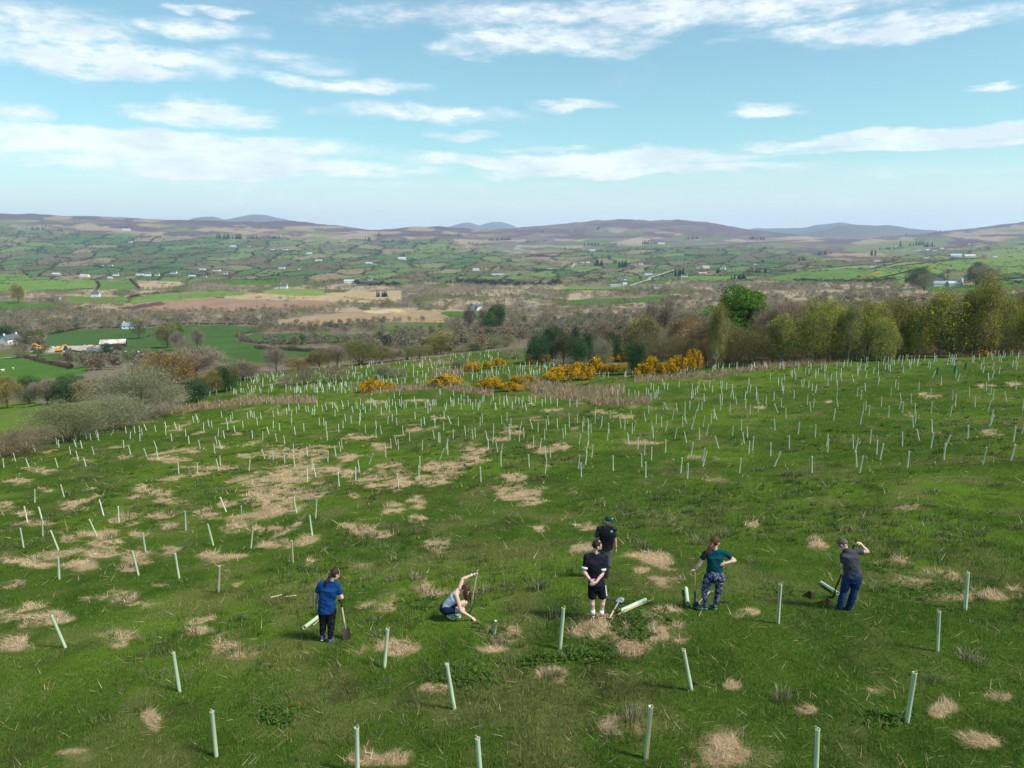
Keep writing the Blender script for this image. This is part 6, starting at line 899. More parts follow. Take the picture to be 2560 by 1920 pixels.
house(1191, 776, 20, 15, 'white gabled house with grey roof beside the green trees', M_WHITE, M_SLATE, -.5, True, True)
house(1809, 675, 11, 9, 'white gabled cottage above the single conifer', M_WHITE, M_SLATE, -.4, False, True)
house(2182, 668, 13, 6, 'white gable-end house left of the grey one on the bright hillside', M_WHITE, M_SLATE, -.3, False, True)
house(325, 822, 38, 15, 'blue-grey roofed long house above the bright valley field', M_WHITE, M_BLUER, .12, True); house(351, 820, 16, 6, 'low white annex right of the blue-grey roofed house', M_WHITE, M_TIN, .1)
house(20, 862, 26, 24, 'white farmhouse gable with chimney at far left', M_WHITE, M_SLATE, -.25, True, True); house(-8, 858, 40, 17, 'slate-roofed wing of the white farmhouse at the left edge', M_WHITE, M_SLATE, .05, True)
house(280, 868, 58, 18, 'black-sided barn with patched pale roof on the bright field', M_BLACKW, M_PALER, .32, False, False, 'barn', 'barn', None)
house(2352, 716, 40, 13, 'blue-roofed half of the big grey cattle shed', M_GREYW, M_BLUER, -.02, False, False, 'cattle_shed', 'farm shed', None); house(2388, 715, 34, 12, 'pale-roofed half of the big grey cattle shed', M_GREYW, M_TIN, -.02, False, False, 'cattle_shed', 'farm shed', None)
def round_barn():
    p = hit(235, 880); s = p.y / FPX; L = 46 * s; Rr = 7 * s * 1.3; root = empty('round_roofed_barn', (p.x, p.y + 3, p.z), R(-18)); V = []; F = []; n = 12
    for x in (-L / 2, L / 2):
        for i in range(n + 1): a = math.pi * i / n; V.append((x, -math.cos(a) * Rr, Rr * .9 + math.sin(a) * Rr * .75))
    for i in range(n): F.append((i, i + n + 1, i + n + 2, i + 1))
    link('roof', poly_mesh('roof', V, F, M_RUST, True), parent=root); V2 = [v for v in V[:n + 1]] + [(-L / 2, Rr, -1), (-L / 2, -Rr, -1)]
    wv = V2 + [(L / 2, y, z) for _, y, z in V2]; m = len(V2); wf = [tuple(range(m)), tuple(range(2 * m - 1, m - 1, -1)), (m - 1, 0, m, 2 * m - 1), (n, n + 1, m + n + 1, m + n)]
    link('wall', poly_mesh('wall', [(x * .985, y * .985, z - .05) for x, y, z in wv], wf, M_TIN), parent=root); link('door', poly_mesh('door', *box_geo(-L / 2 - .15, -L / 2 + .1, -Rr * .45, Rr * .35, 0, Rr * 1.25), M_GLASS), parent=root); tag(root, 'round-roofed barn with rusty red roof and white end beside the black-sided barn', 'barn')
round_barn()
def silo():
    p = hit(2403, 712); s = p.y / FPX; V, F = tube_path([(0, 0, -1), (0, 0, 12 * s), (0, 0, 15 * s), (0, 0, 17 * s)], [3.6 * s, 3.6 * s, 2.6 * s, .2 * s], 14); o = link('silo', poly_mesh('silo', V, F, M_PALER, True), loc=p); tag(o, 'pale round silo at the right end of the big grey cattle shed', 'silo')
silo()
M_YEL = make_mat('digger_yellow', (.70, .30, .02), rough=.5); M_DARK = make_mat('machine_black', (.03, .03, .035), rough=.6); M_TRB = make_mat('tractor_blue', (.05, .12, .25), rough=.4)
def digger(px, py, rz, label):
    p = hit(px, py); root = empty('excavator', p, rz)
    for sy in (-1, 1): link('track', poly_mesh('track', *box_geo(-1.8, 1.8, sy * 1.1 - .3, sy * 1.1 + .3, 0, .8), M_DARK), parent=root)
    link('body', poly_mesh('body', *box_geo(-1.8, 1.2, -1.2, 1.2, .9, 2.1), M_YEL), parent=root); cab = link('cab', poly_mesh('cab', *box_geo(.1, 1.4, .2, 1.2, 2.1, 3.1), M_YEL), parent=root); link('window', poly_mesh('window', *box_geo(.2, 1.45, .3, 1.25, 2.3, 2.9), M_GLASS), parent=cab)
    bm_ = link('boom', poly_mesh('boom', *join_geo([tube_path([(1.0, -.3, 1.6), (2.6, -.3, 4.0), (4.6, -.3, 4.2)], [.38, .36, .28], 4)]), M_YEL), parent=root); link('dipper', poly_mesh('dipper', *tube_path([(4.4, -.3, 4.3), (5.6, -.3, 2.0), (5.7, -.3, 1.2)], [.28, .24, .2], 4), M_YEL), parent=bm_); link('bucket', poly_mesh('bucket', *box_geo(5.1, 6.1, -.8, .2, .5, 1.3), M_DARK), parent=bm_); tag(root, label, 'excavator')
digger(104, 876, R(200), 'orange excavator with raised boom, left one in the farmyard'); digger(147, 880, R(20), 'orange excavator with lowered boom, right one in the farmyard')
def tractor(px, py, label, rz=0, spread=True):
    p = hit(px, py); root = empty('tractor', p, rz); link('body', poly_mesh('body', *box_geo(-.2, 2.3, -.5, .5, .8, 1.7), M_TRB), parent=root); cab = link('cab', poly_mesh('cab', *box_geo(-1.3, .0, -.8, .8, 1.2, 2.9), M_TRB), parent=root); link('window', poly_mesh('window', *box_geo(-1.2, .1, -.85, .85, 1.8, 2.7), M_GLASS), parent=cab)
    for x, r_, y in ((-1.1, .9, 1), (-1.1, .9, -1), (1.8, .55, .8), (1.8, .55, -.8)): V, F = tube_path([(x, y - .25, r_), (x, y + .25, r_)], [r_, r_], 14); F = list(F) + [tuple(range(14)), tuple(range(14, 28))]; link('wheel', poly_mesh('wheel', V, F, M_DARK), parent=root)
    if spread:
        t = empty('trailer', p + Vector((-5.4 * math.cos(rz), -5.4 * math.sin(rz), 0)), rz); link('tank', poly_mesh('tank', *box_geo(-2.4, 2.4, -1, 1, .9, 2.2), M_BARK), parent=t)
        for y in (-1, 1): V, F = tube_path([(0, y - .2, .7), (0, y + .2, .7)], [.7, .7], 12); F = list(F) + [tuple(range(12)), tuple(range(12, 24))]; link('wheel', poly_mesh('wheel', V, F, M_DARK), parent=t)
        tag(t, 'brown slurry trailer drawn behind the small tractor', 'trailer')
    tag(root, label, 'tractor')
tractor(702, 852, 'small blue tractor crossing the oval bright field'); tractor(168, 876, 'dark parked machine between the digger and the barns', .3, False)
M_WOOL = make_mat('sheep_wool', (.72, .70, .64), rough=1)
def sheep_mesh():
    bm = bmesh.new()
    for c, s in (((0, 0, .62), (.52, .26, .27)), ((.56, 0, .78), (.16, .10, .12)), ((.40, 0, .72), (.18, .14, .16))): bmesh.ops.create_uvsphere(bm, u_segments=10, v_segments=7, radius=1, matrix=Matrix.Translation(c) @ Matrix.Diagonal((*s, 1)))
    for x in (-.33, .30):
        for y in (-.14, .14): bmesh.ops.create_cone(bm, cap_ends=True, segments=6, radius1=.035, radius2=.055, depth=.45, matrix=Matrix.Translation((x, y, .22)))
    me = bpy.data.meshes.new('sheep'); bm.to_mesh(me); bm.free(); me.materials.append(M_WOOL); return me
SHM = sheep_mesh()
for i, (x, y, l) in enumerate([(313, 882, 'white sheep on the bright field, left of its pair'), (346, 883, 'white sheep on the bright field, right of its pair'), (298, 890, 'white sheep nearest the dark ivy tree'), (8, 929, 'white sheep in the lower left meadow'), (33, 924, 'second white sheep in the lower left meadow')]):
    o = link('sheep', SHM, loc=hit(x, y)); o.rotation_euler = (0, 0, i * 1.4); o.scale = (1.3, 1.3, 1.3); tag(o, l, 'sheep', 'sheep grazing in the valley')
# roads and lanes, sheets just above the ground
M_ROAD = make_mat('lane_surface', (.36, .34, .30), rough=.9, vary=.1, vscale=.1)
def road(pts, w, label='road'):
    P = []
    for (a, b) in zip(pts[:-1], pts[1:]):
        for i in range(10): t = i / 10; P.append(hit(a[0] * (1 - t) + b[0] * t, a[1] * (1 - t) + b[1] * t))
    P.append(hit(*pts[-1])); V = []; F = []
    for i, p in enumerate(P):
        d = (P[min(i + 1, len(P) - 1)] - P[max(i - 1, 0)]); d = Vector((d.x, d.y, 0)).normalized(); nrm = Vector((-d.y, d.x, 0)) * w / 2
        for s in (-1, 1): q = p + nrm * s; V.append((q.x, q.y, float(TZ(q.x, q.y)) + .35 + p.y * .0004))
    for i in range(len(P) - 1): F.append((2 * i, 2 * i + 1, 2 * i + 3, 2 * i + 2))
    o = link(label, poly_mesh(label, V, F, M_ROAD)); tag(o, kind='structure')
road([(1575, 716), (1590, 710), (1620, 701)], 6); road([(1622, 701), (1626, 694), (1650, 687), (1668, 681), (1685, 675)], 7); road([(1430, 669), (1436, 661), (1450, 656), (1475, 655)], 6, 'lane'); road([(0, 898), (60, 893), (120, 887), (200, 884)], 3, 'lane'); road([(915, 659), (940, 662), (960, 664)], 10, 'lane'); road([(225, 746), (255, 744), (275, 744)], 4, 'lane')
# ------------------------------------------------------------------ people
M_SKIN = make_mat('skin', (.60, .38, .31), rough=.55, vary=.06, vscale=9); M_SKIN2 = make_mat('tanned_skin', (.46, .25, .18), rough=.55, vary=.06, vscale=9)
def cap(p0, p1, r0, r1, n=12, m=4):
    """tapered capsule"""
    p0, p1 = Vector(p0), Vector(p1); d = p1 - p0; L = d.length; d = d.normalized() if L > 1e-6 else Vector((0, 0, 1)); a = d.cross(Vector((.31, .95, .13))).normalized(); b = d.cross(a); V = []; F = []; ring = []
    for j in range(m + 1): t = -math.pi / 2 + (math.pi / 2) * j / m; ring.append((p0 + d * (r0 * math.sin(t)), max(r0 * math.cos(t), 1e-4)))
    for j in range(m + 1): t = (math.pi / 2) * j / m; ring.append((p1 + d * (r1 * math.sin(t)), max(r1 * math.cos(t), 1e-4)))
    for c, r in ring:
        for k in range(n): t = 2 * math.pi * k / n; V.append(c + (a * math.cos(t) + b * math.sin(t)) * r)
    for j in range(len(ring) - 1):
        for k in range(n): F.append((j * n + k, j * n + (k + 1) % n, (j + 1) * n + (k + 1) % n, (j + 1) * n + k))
    F.append(tuple(range(n))[::-1]); F.append(tuple(range((len(ring) - 1) * n, len(ring) * n))); return V, F
def ell(c, rx, ry, rz, X=None, Y=None, Z=None, n=16, m=10):
    c = Vector(c); X = X or Vector((1, 0, 0)); Y = Y or Vector((0, 1, 0)); Z = Z or Vector((0, 0, 1)); V = []; F = []
    for j in range(m + 1):
        t = -math.pi / 2 + math.pi * j / m; cr = max(math.cos(t), 1e-3)
        for k in range(n): a = 2 * math.pi * k / n; V.append(c + X * (rx * cr * math.cos(a)) + Y * (ry * cr * math.sin(a)) + Z * (rz * math.sin(t)))
    for j in range(m):
        for k in range(n): F.append((j * n + k, j * n + (k + 1) % n, (j + 1) * n + (k + 1) % n, (j + 1) * n + k))
    F.append(tuple(range(n))[::-1]); F.append(tuple(range(m * n, m * n + n))); return V, F
def loft(rings, n=24, sq=2.4):
    """rings: (centre, lateral unit vector, half width, half depth); superellipse sections"""
    V = []; F = []
    for i, (c, lat, hw, hd) in enumerate(rings):
        c = Vector(c); nx = Vector(rings[min(i + 1, len(rings) - 1)][0]) - Vector(rings[max(i - 1, 0)][0]); nx.normalize(); lat = (Vector(lat) - nx * Vector(lat).dot(nx)).normalized(); dep = nx.cross(lat)
        for k in range(n):
            a = 2 * math.pi * k / n; ca, sa = math.cos(a), math.sin(a); V.append(c + lat * hw * math.copysign(abs(ca) ** (2 / sq), ca) + dep * hd * math.copysign(abs(sa) ** (2 / sq), sa))
    for j in range(len(rings) - 1):
        for k in range(n): F.append((j * n + k, j * n + (k + 1) % n, (j + 1) * n + (k + 1) % n, (j + 1) * n + k))
    F.append(tuple(range(n))[::-1]); F.append(tuple(range((len(rings) - 1) * n, len(rings) * n))); return V, F
def fuse(name, parts, mat, vox=.009, smooth=3, parent=None, folds=0.0, origin=Vector((0, 0, 0)), fscale=9):
    V, F = join_geo(parts); me = poly_mesh(name + '_raw', [Vector(v) - origin for v in V], F); tmp = bpy.data.objects.new('tmp', me); COL.objects.link(tmp)
    m = tmp.modifiers.new('r', 'REMESH'); m.mode = 'VOXEL'; m.voxel_size = vox; m.adaptivity = 0
    s = tmp.modifiers.new('s', 'SMOOTH'); s.factor = .5; s.iterations = smooth
    dg = bpy.context.evaluated_depsgraph_get(); ev = tmp.evaluated_get(dg); out = bpy.data.meshes.new_from_object(ev); bpy.data.objects.remove(tmp); bpy.data.meshes.remove(me)
    n = len(out.vertices)
    if folds > 0 and n:
        co = np.empty(n * 3, np.float32); out.vertices.foreach_get('co', co); co = co.reshape(-1, 3); nr = np.empty(n * 3, np.float32); out.vertices.foreach_get('normal', nr); nr = nr.reshape(-1, 3)
        q = fbm(co[:, 0] * fscale + co[:, 2] * fscale * .9 + co[:, 1] * 4, co[:, 2] * fscale * .7 - co[:, 0] * 3 + co[:, 1] * fscale * .6, 7, 3) - .5; co += nr * (np.sign(q) * np.abs(q * 2) ** .8 * folds)[:, None]; out.vertices.foreach_set('co', co.ravel())
    out.polygons.foreach_set('use_smooth', np.ones(len(out.polygons), bool)); out.materials.clear(); out.materials.append(mat); out.name = name; out.update()
    return link(name, out, parent=parent)
def hand(w, d, up, side, curl=.5, sc=1.0, spread=.0, thumb=1):
    """palm, four unequal jointed fingers and a thumb; w wrist, d pointing direction, up back-of-hand normal, side lateral towards the thumb"""
    w, d, up, side = Vector(w), Vector(d).normalized(), Vector(up).normalized(), Vector(side).normalized(); P = [ell(w + d * .045 * sc, .040 * sc, .050 * sc, .017 * sc, side, d, up)]
    P.append(cap(w - d * .01, w + d * .03 * sc, .024 * sc, .024 * sc, 8, 3))
    for i, ln in enumerate((.072, .082, .076, .060)):
        o = (1.5 - i) * .019 * sc; p = w + d * .085 * sc + side * o + d * (-.006 * abs(i - 1.3)); q = d + side * (1.5 - i) * (.07 + spread); q.normalize(); r = .0095 * sc
        for j, f in enumerate((.45, .32, .25)):
            q2 = (q * math.cos(curl * (.5 + .35 * j)) - up * math.sin(curl * (.5 + .35 * j))).normalized(); e = p + q2 * ln * f * sc; P.append(cap(p, e, r, r * .9, 8, 3)); p = e; r *= .9; q = q2
    t0 = w + d * .022 * sc + side * .030 * sc; t1 = t0 + (d * .6 + side * .75 - up * .25).normalized() * .038 * sc; t2 = t1 + (d * .9 + side * .25 - up * (.3 + curl * .3)).normalized() * .032 * sc
    return P + [cap(t0, t1, .013 * sc, .011 * sc, 8, 3), cap(t1, t2, .011 * sc, .0085 * sc, 8, 3)]
def frame_head(face, up):
    f = Vector(face).normalized(); u = Vector(up).normalized(); u = (u - f * u.dot(f)).normalized(); return f, u, f.cross(u)
def head_parts(c, f, u, s, sc=1.0):
    """s is the right-hand side vector"""
    P = [ell(c + u * .015 * sc - f * .008 * sc, .076 * sc, .094 * sc, .103 * sc, s, f, u), ell(c - u * .050 * sc + f * .022 * sc, .056 * sc, .066 * sc, .062 * sc, s, f, u), ell(c - u * .092 * sc + f * .055 * sc, .026 * sc, .024 * sc, .022 * sc, s, f, u)]
    P.append(cap(c + u * .012 * sc + f * .085 * sc, c - u * .030 * sc + f * .108 * sc, .010 * sc, .014 * sc, 8, 3)); P.append(ell(c + u * .022 * sc + f * .074 * sc, .050 * sc, .018 * sc, .012 * sc, s, f, u))
    for q in (-1, 1): P.append(ell(c + s * q * .078 * sc - u * .010 * sc - f * .008 * sc, .009 * sc, .018 * sc, .030 * sc, s, f, u)); P.append(ell(c + s * q * .040 * sc - u * .025 * sc + f * .060 * sc, .022 * sc, .022 * sc, .022 * sc, s, f, u))
    P.append(ell(c - u * .058 * sc + f * .082 * sc, .024 * sc, .012 * sc, .010 * sc, s, f, u)); return P
M_EYE = make_mat('eye_white', (.7, .7, .7), rough=.3); M_LENS = make_mat('dark_lens', (.012, .012, .015), rough=.12, spec=.6); M_LIP = make_mat('lips', (.45, .17, .15), rough=.5)
def face_bits(root, c, f, u, s, org, glasses=False, sc=1.0):
    c = c - org
    for q in (-1, 1):
        if not glasses: V, F = ell(c + s * q * .031 * sc + u * .002 + f * .079 * sc, .012, .008, .008, s, f, u, 10, 6); link('eye', poly_mesh('eye', V, F, M_LENS, True), parent=root)
    V, F = ell(c - u * .060 * sc + f * .093 * sc, .021, .005, .006, s, f, u, 10, 6); link('mouth', poly_mesh('mouth', V, F, M_LIP, True), parent=root)
    if glasses:
        parts = [ell(c + s * q * .033 * sc + u * .002 + f * .094 * sc, .027, .006, .020, s, f, u, 12, 6) for q in (-1, 1)] + [cap(c + s * q * .060 * sc + u * .006 + f * .088 * sc, c + s * q * .083 * sc + u * .006 - f * .01 * sc, .0035, .0035, 6, 2) for q in (-1, 1)] + [cap(c - s * .012 + u * .006 + f * .10 * sc, c + s * .012 + u * .006 + f * .10 * sc, .003, .003, 6, 2)]
        V, F = join_geo(parts); link('sunglasses', poly_mesh('sunglasses', V, F, M_LENS, True), parent=root)
def shoe(root, heel, toe, mat, sole, org, w=.045, hgt=.09):
    heel, toe = Vector(heel) - org, Vector(toe) - org; d = (toe - heel); L = d.length; d.normalize(); sd_ = d.cross(Vector((0, 0, 1))).normalized(); up = sd_.cross(d).normalized()
    if up.z < 0: up = -up
    sh = fuse('shoe', [ell(heel + d * L * .22 + up * .045, w * .80, L * .26, .048, sd_, d, up), ell(heel + d * L * .60 + up * .036, w, L * .42, .036, sd_, d, up), cap(heel + d * L * .2 + up * .05, heel + d * L * .22 + up * hgt, .042, .040), cap(heel + d * L * .22 + up * .085, heel + d * L * .55 + up * .045, .034, .03)], mat, .007, 2, root)
    V, F = loft([(heel + d * (L * t) + up * .012, sd_, w * ww, .012) for t, ww in ((0.0, .45), (.1, .75), (.3, .82), (.6, 1.02), (.82, .9), (1.0, .45))], 12, 3); V, F = join_geo([(V, F)]); link('sole', poly_mesh('sole', V, F, sole, True), parent=sh); return sh
def limb(P, r): return [cap(P[i], P[i + 1], r[i], r[i + 1]) for i in range(len(P) - 1)]
def band(o, name, a, b, r, mat, org):
    V, F = tube_path([a - org, b - org], [r, r * .98], 16); link(name, poly_mesh(name, V, list(F) + [tuple(range(16))[::-1], tuple(range(16, 32))], mat, True), parent=o)
def tile_pt(ox, oy, sc, Y0):
    return lambda x, y, dy=0.0: at(ox + x * sc, oy + y * sc, Y0 + dy)
def cloth(name, rgb, **k): return make_mat(name, rgb, rough=1, spec=.04, vary=.16, vscale=6, bump=.25, bscale=40, **k)
def spade(name, top, tip, blade_dir, label, shaft_mat, sock_mat, blade_mat, dh=True, sf=.62, shaft_r=.017, handle_mat=None, bl=.29):
    """grip, shaft, socket, blade; top and tip are the ends; blade_dir is the width direction"""
    top, tip = Vector(top), Vector(tip); d = (tip - top).normalized(); L = (tip - top).length; w = (Vector(blade_dir) - d * Vector(blade_dir).dot(d)).normalized(); nrm = d.cross(w); root = empty(name, top); o = top
    g = handle_mat or sock_mat; z = Vector((0, 0, 0))
    if dh: V, F = join_geo([cap(w * -.055, w * .055, .014, .014), cap(w * -.055, d * .10, .011, .014), cap(w * .055, d * .10, .011, .014), cap(d * .09, d * .16, .018, .019)]); s0 = .14
    else: V, F = join_geo([cap(w * -.06, w * .06, .015, .015), cap(z, d * .06, .017, .017)]); s0 = .04
    link('grip', poly_mesh('grip', V, F, g, True), parent=root)
    V, F = cap(d * s0, d * (L * sf), shaft_r, shaft_r * 1.05); link('shaft', poly_mesh('shaft', V, F, shaft_mat, True), parent=root)
    V, F = cap(d * (L * sf - .02), d * (L - bl + .03), shaft_r * 1.25, shaft_r * .95); link('socket', poly_mesh('socket', V, F, sock_mat, True), parent=root)
    rows = [(.0, .080, .0), (.04, .088, .006), (.14, .088, .004), (.24, .082, .002), (bl, .070, .0)]; V = []; F = []
    for t, hw, bow in rows:
        for k in range(7): q = (k - 3) / 3; V.append(d * (L - bl + t) + w * (hw * q) + nrm * (.018 * q * q + bow))
    m = len(V); V += [Vector(v) + nrm * -.005 for v in V]
    for j in range(4):
        for k in range(6): a = j * 7 + k; F.append((a, a + 1, a + 8, a + 7)); F.append((m + a, m + a + 7, m + a + 8, m + a + 1))
    for k in range(6): F.append((k, m + k, m + k + 1, k + 1)); a = 28 + k; F.append((a, a + 1, m + a + 1, m + a))
    for j in range(4): a = j * 7; F.append((a, a + 7, m + a + 7, m + a)); a = j * 7 + 6; F.append((a, m + a, m + a + 7, a + 7))
    link('blade', poly_mesh('blade', V, F, blade_mat), parent=root); tag(root, label, 'spade'); return root
M_ASH = make_mat('ash_shaft', (.50, .40, .27), rough=.6, vary=.15, vscale=8); M_ORW = make_mat('varnished_shaft', (.62, .36, .13), rough=.5, vary=.1, vscale=8); M_IRON = make_mat('worn_steel', (.30, .30, .29), rough=.5, metal=.5, vary=.25, vscale=14); M_MUD = make_mat('muddy_steel', (.055, .042, .035), rough=.8, vary=.4, vscale=12); M_BLACK = make_mat('black_plastic', (.012, .012, .014), rough=.4); M_GRN = make_mat('green_paint', (.02, .08, .045), rough=.5); M_BLGR = make_mat('blue_grey_steel', (.16, .22, .24), rough=.5, rgb2=(.38, .36, .33), vscale=9)
def person(cfg):
    T = cfg['T']; J = {k: T(*v) for k, v in cfg['J'].items()}; g = cfg.get('girth', 1.0); org = Vector((J['hl'] + J['hr']) / 2); org.z = min(J['al'].z, J['ar'].z) - .09
    root_parts = []; lat = (J['sr'] - J['sl']).normalized(); hlat = (J['hr'] - J['hl']).normalized(); pel, wai, che, nek, hd = J['pel'], J['wai'], J['che'], J['nek'], J['hd']
    sm = cfg.get('mid', 1.0); shmid = (J['sl'] + J['sr']) / 2; ub = (nek - wai).normalized()
    cw = cfg.get('cw', .19); ww = cfg.get('ww', .16); pw = cfg.get('pw', .185)
    def torso(k, lo=0.0, dz=0.0, hem=None):
        r = [(pel - (wai - pel).normalized() * (.10 + lo), hlat, pw * .72 * k, .095 * g * k), (pel, hlat, pw * k, .118 * g * k), (pel * .5 + wai * .5, (hlat + lat), (pw * .45 + ww * .55) * k, .108 * g * k), (wai, (hlat + lat), ww * k, .104 * g * k), (wai * .45 + che * .55, lat, (ww * .45 + cw * .55) * k, .112 * g * k), (che, lat, cw * k, .118 * g * k), (shmid - ub * .06, lat, cw * .97 * k, .102 * g * k), (shmid - ub * .01, lat, cw * .80 * k, .080 * g * k), (along(shmid, nek, .55), lat, .088 * k, .068 * k), (nek, lat, .060 * k, .056 * k)]
        return r
    f, u, s = frame_head(cfg['face'], cfg['up']); hs = cfg.get('hs', 1.1)
    def yoke(k): return [cap(nek - ub * .045, J['s' + q] - ub * .012, .050 * k, .058 * k) for q in 'lr'] + [cap(J['s' + q], along(J['s' + q], che, .5), .055 * k, .06 * k) for q in 'lr']
    body = [loft(torso(.85))] + yoke(.70) + head_parts(hd, f, u, s, hs) + [cap(nek - ub * .02, hd - u * .05 - f * .02, .056, .054)]
    ar = cfg.get('arm', 1.0); lr = cfg.get('leg', 1.0)
    lb = lr * (.76 if cfg.get('covered', True) else 1.0)
    for q in 'lr':
        body += limb([J['s' + q], J['e' + q], J['w' + q]], [.052 * ar, .040 * ar, .027 * ar]); fa = (J['w' + q] - J['e' + q]).normalized(); mid = J['e' + q] + fa * (J['w' + q] - J['e' + q]).length * .3; body.append(cap(J['e' + q], mid, .040 * ar, .043 * ar))
        body += limb([J['h' + q], J['k' + q], J['a' + q]], [.088 * lb, .058 * lb, .036 * lb]); kd = (J['a' + q] - J['k' + q]); c0 = J['k' + q] + kd * .28 - Vector(cfg.get('fwd', (0, 1, 0))) * .012; body.append(ell(c0, .054 * lb, .054 * lb, kd.length * .25, Z=kd.normalized(), X=Vector((1, 0, 0)), Y=kd.normalized().cross(Vector((1, 0, 0)))))
        body += hand(J['w' + q], *cfg['hand' + q])
        if ('heel' + q) in J: body.append(cap(along(J['heel' + q], J['toe' + q], .25) + Vector((0, 0, .045)), along(J['heel' + q], J['toe' + q], .7) + Vector((0, 0, .035)), .022, .018)); body.append(cap(J['a' + q], along(J['heel' + q], J['toe' + q], .22) + Vector((0, 0, .05)), .030, .026))
    o = fuse('person', body, cfg.get('skin', M_SKIN), .0065, 3, origin=org); o.location = org; tag(o, cfg['label'], 'person')
    off = -org
    def mv(parts): return parts
    def garment(name, parts, mat, vox=.009, folds=.005, sm_=3, fs=9):
        if name in ('t_shirt', 'polo_shirt', 'gilet'): parts = parts + yoke(1.16 if name != 'gilet' else 1.24)
        return fuse(name, parts, mat, vox, sm_, o, folds, org, fs)
    cfg['dress'](J, o, garment, torso, org, (f, u, s), lat, hlat)
    for q in 'lr':
        if ('heel' + q) in J: shoe(o, J['heel' + q], J['toe' + q], cfg['shoe'], cfg['sole'], org)
    face_bits(o, hd, f, u, s, org, cfg.get('glasses', False), hs)
    return o
def along(a, b, t): return a + (b - a) * t
def gz(v):   # put a foot point on the turf
    v = Vector(v); v.z = float(TZ(v.x, v.y)) + .005; return v
# --- woman in the blue shirt
def p_blue():
    sc = 200 / 1276; Y0 = hit(720 + 620 * sc, 1380 + 1435 * sc).y; T = tile_pt(720, 1380, sc, Y0)
    def dress(J, o, G, torso, org, fr, lat, hlat):
        f, u, s = fr; M = cloth('royal_blue_jersey', (.008, .042, .15)); t = torso(1.10); t[0] = (J['pel'] - Vector((0, 0, .10)), hlat, .192, .15); t[1] = (J['pel'], hlat, .192, .15); t[2] = (along(J['pel'], J['wai'], .5), lat, .186, .142)
        G('t_shirt', [loft(t)] + [cap(J['s' + q], along(J['s' + q], J['e' + q], .62), .070, .066) for q in 'lr'], M, .009, .016, 3, 7)
        L = make_mat('dark_patterned_leggings', (.006, .006, .009), rough=1, spec=.03, rgb2=(.022, .025, .036), vscale=16); legs = []
        for q in 'lr': legs += limb([J['h' + q], J['k' + q], along(J['k' + q], J['a' + q], .9)], [.122, .084, .056]); legs.append(ell(along(J['k' + q], J['a' + q], .3), .074, .074, .15))
        G('leggings', legs + [loft(torso(1.04)[:3])], L, .009, .003)
        Hm = make_mat('dark_brown_hair', (.030, .018, .013), rough=.6, vary=.3, vscale=30); c = J['hd']
        G('hair', [ell(c + u * .022 - f * .022, .094, .106, .112, s, f, u), cap(c - f * .06 + u * .0, c - f * .10 - u * .02, .035, .032), cap(c - f * .10 - u * .02, J['pony'], .032, .030), cap(J['pony'], J['pony'] + Vector((-.02, -.01, -.09)), .030, .014), ell(c + f * .085 + u * .055, .05, .03, .028, s, f, u)], Hm, .008, .006, 2, 20)
    for_ = dict(T=T, J=dict(hd=(752, 350, .02), nek=(700, 440), che=(650, 590), wai=(622, 750), pel=(618, 885), sl=(530, 505, -.02), sr=(785, 540, .04), el=(448, 690, .02), er=(856, 725, .02), wl=(436, 810, .10), wr=(850, 752, .24), hl=(560, 930), hr=(685, 935), kl=(562, 1130, .02), kr=(690, 1140, -.01), al=(545, 1315, .03), ar=(672, 1375, -.03), heell=(535, 1420, .0), toel=(598, 1352, .20), heelr=(645, 1465, -.05), toer=(735, 1415, .13), pony=(615, 480, -.10)),
        girth=1.12, arm=1.12, leg=1.08, cw=.188, ww=.162, pw=.178, face=(.62, .60, -.52), up=(.30, .35, .88), handl=((-.02, .02, -1), (-1, -.2, 0), (0, 1, 0), .35), handr=((-.25, .45, -.45), (.3, -.2, .9), (-.8, .3, .1), 1.25), shoe=cloth('purple_trainer', (.10, .075, .25)), sole=M_WHITE, label='woman in royal blue T-shirt and dark leggings looking down, hand on a spade', dress=dress)
    for_['J']['toer'] = (735, 1415, .13); person(for_)
    top = T(842, 762, .28); tip = hit(720 + 945 * sc, 1380 + 1378 * sc); spade('spade', top, tip + Vector((0, 0, -.02)), (1, .15, -.1), 'spade with pale shaft and muddy blade under the blue-shirted woman\'s hand', M_ASH, M_IRON, M_MUD, True, .58, handle_mat=M_BLACK)
p_blue()
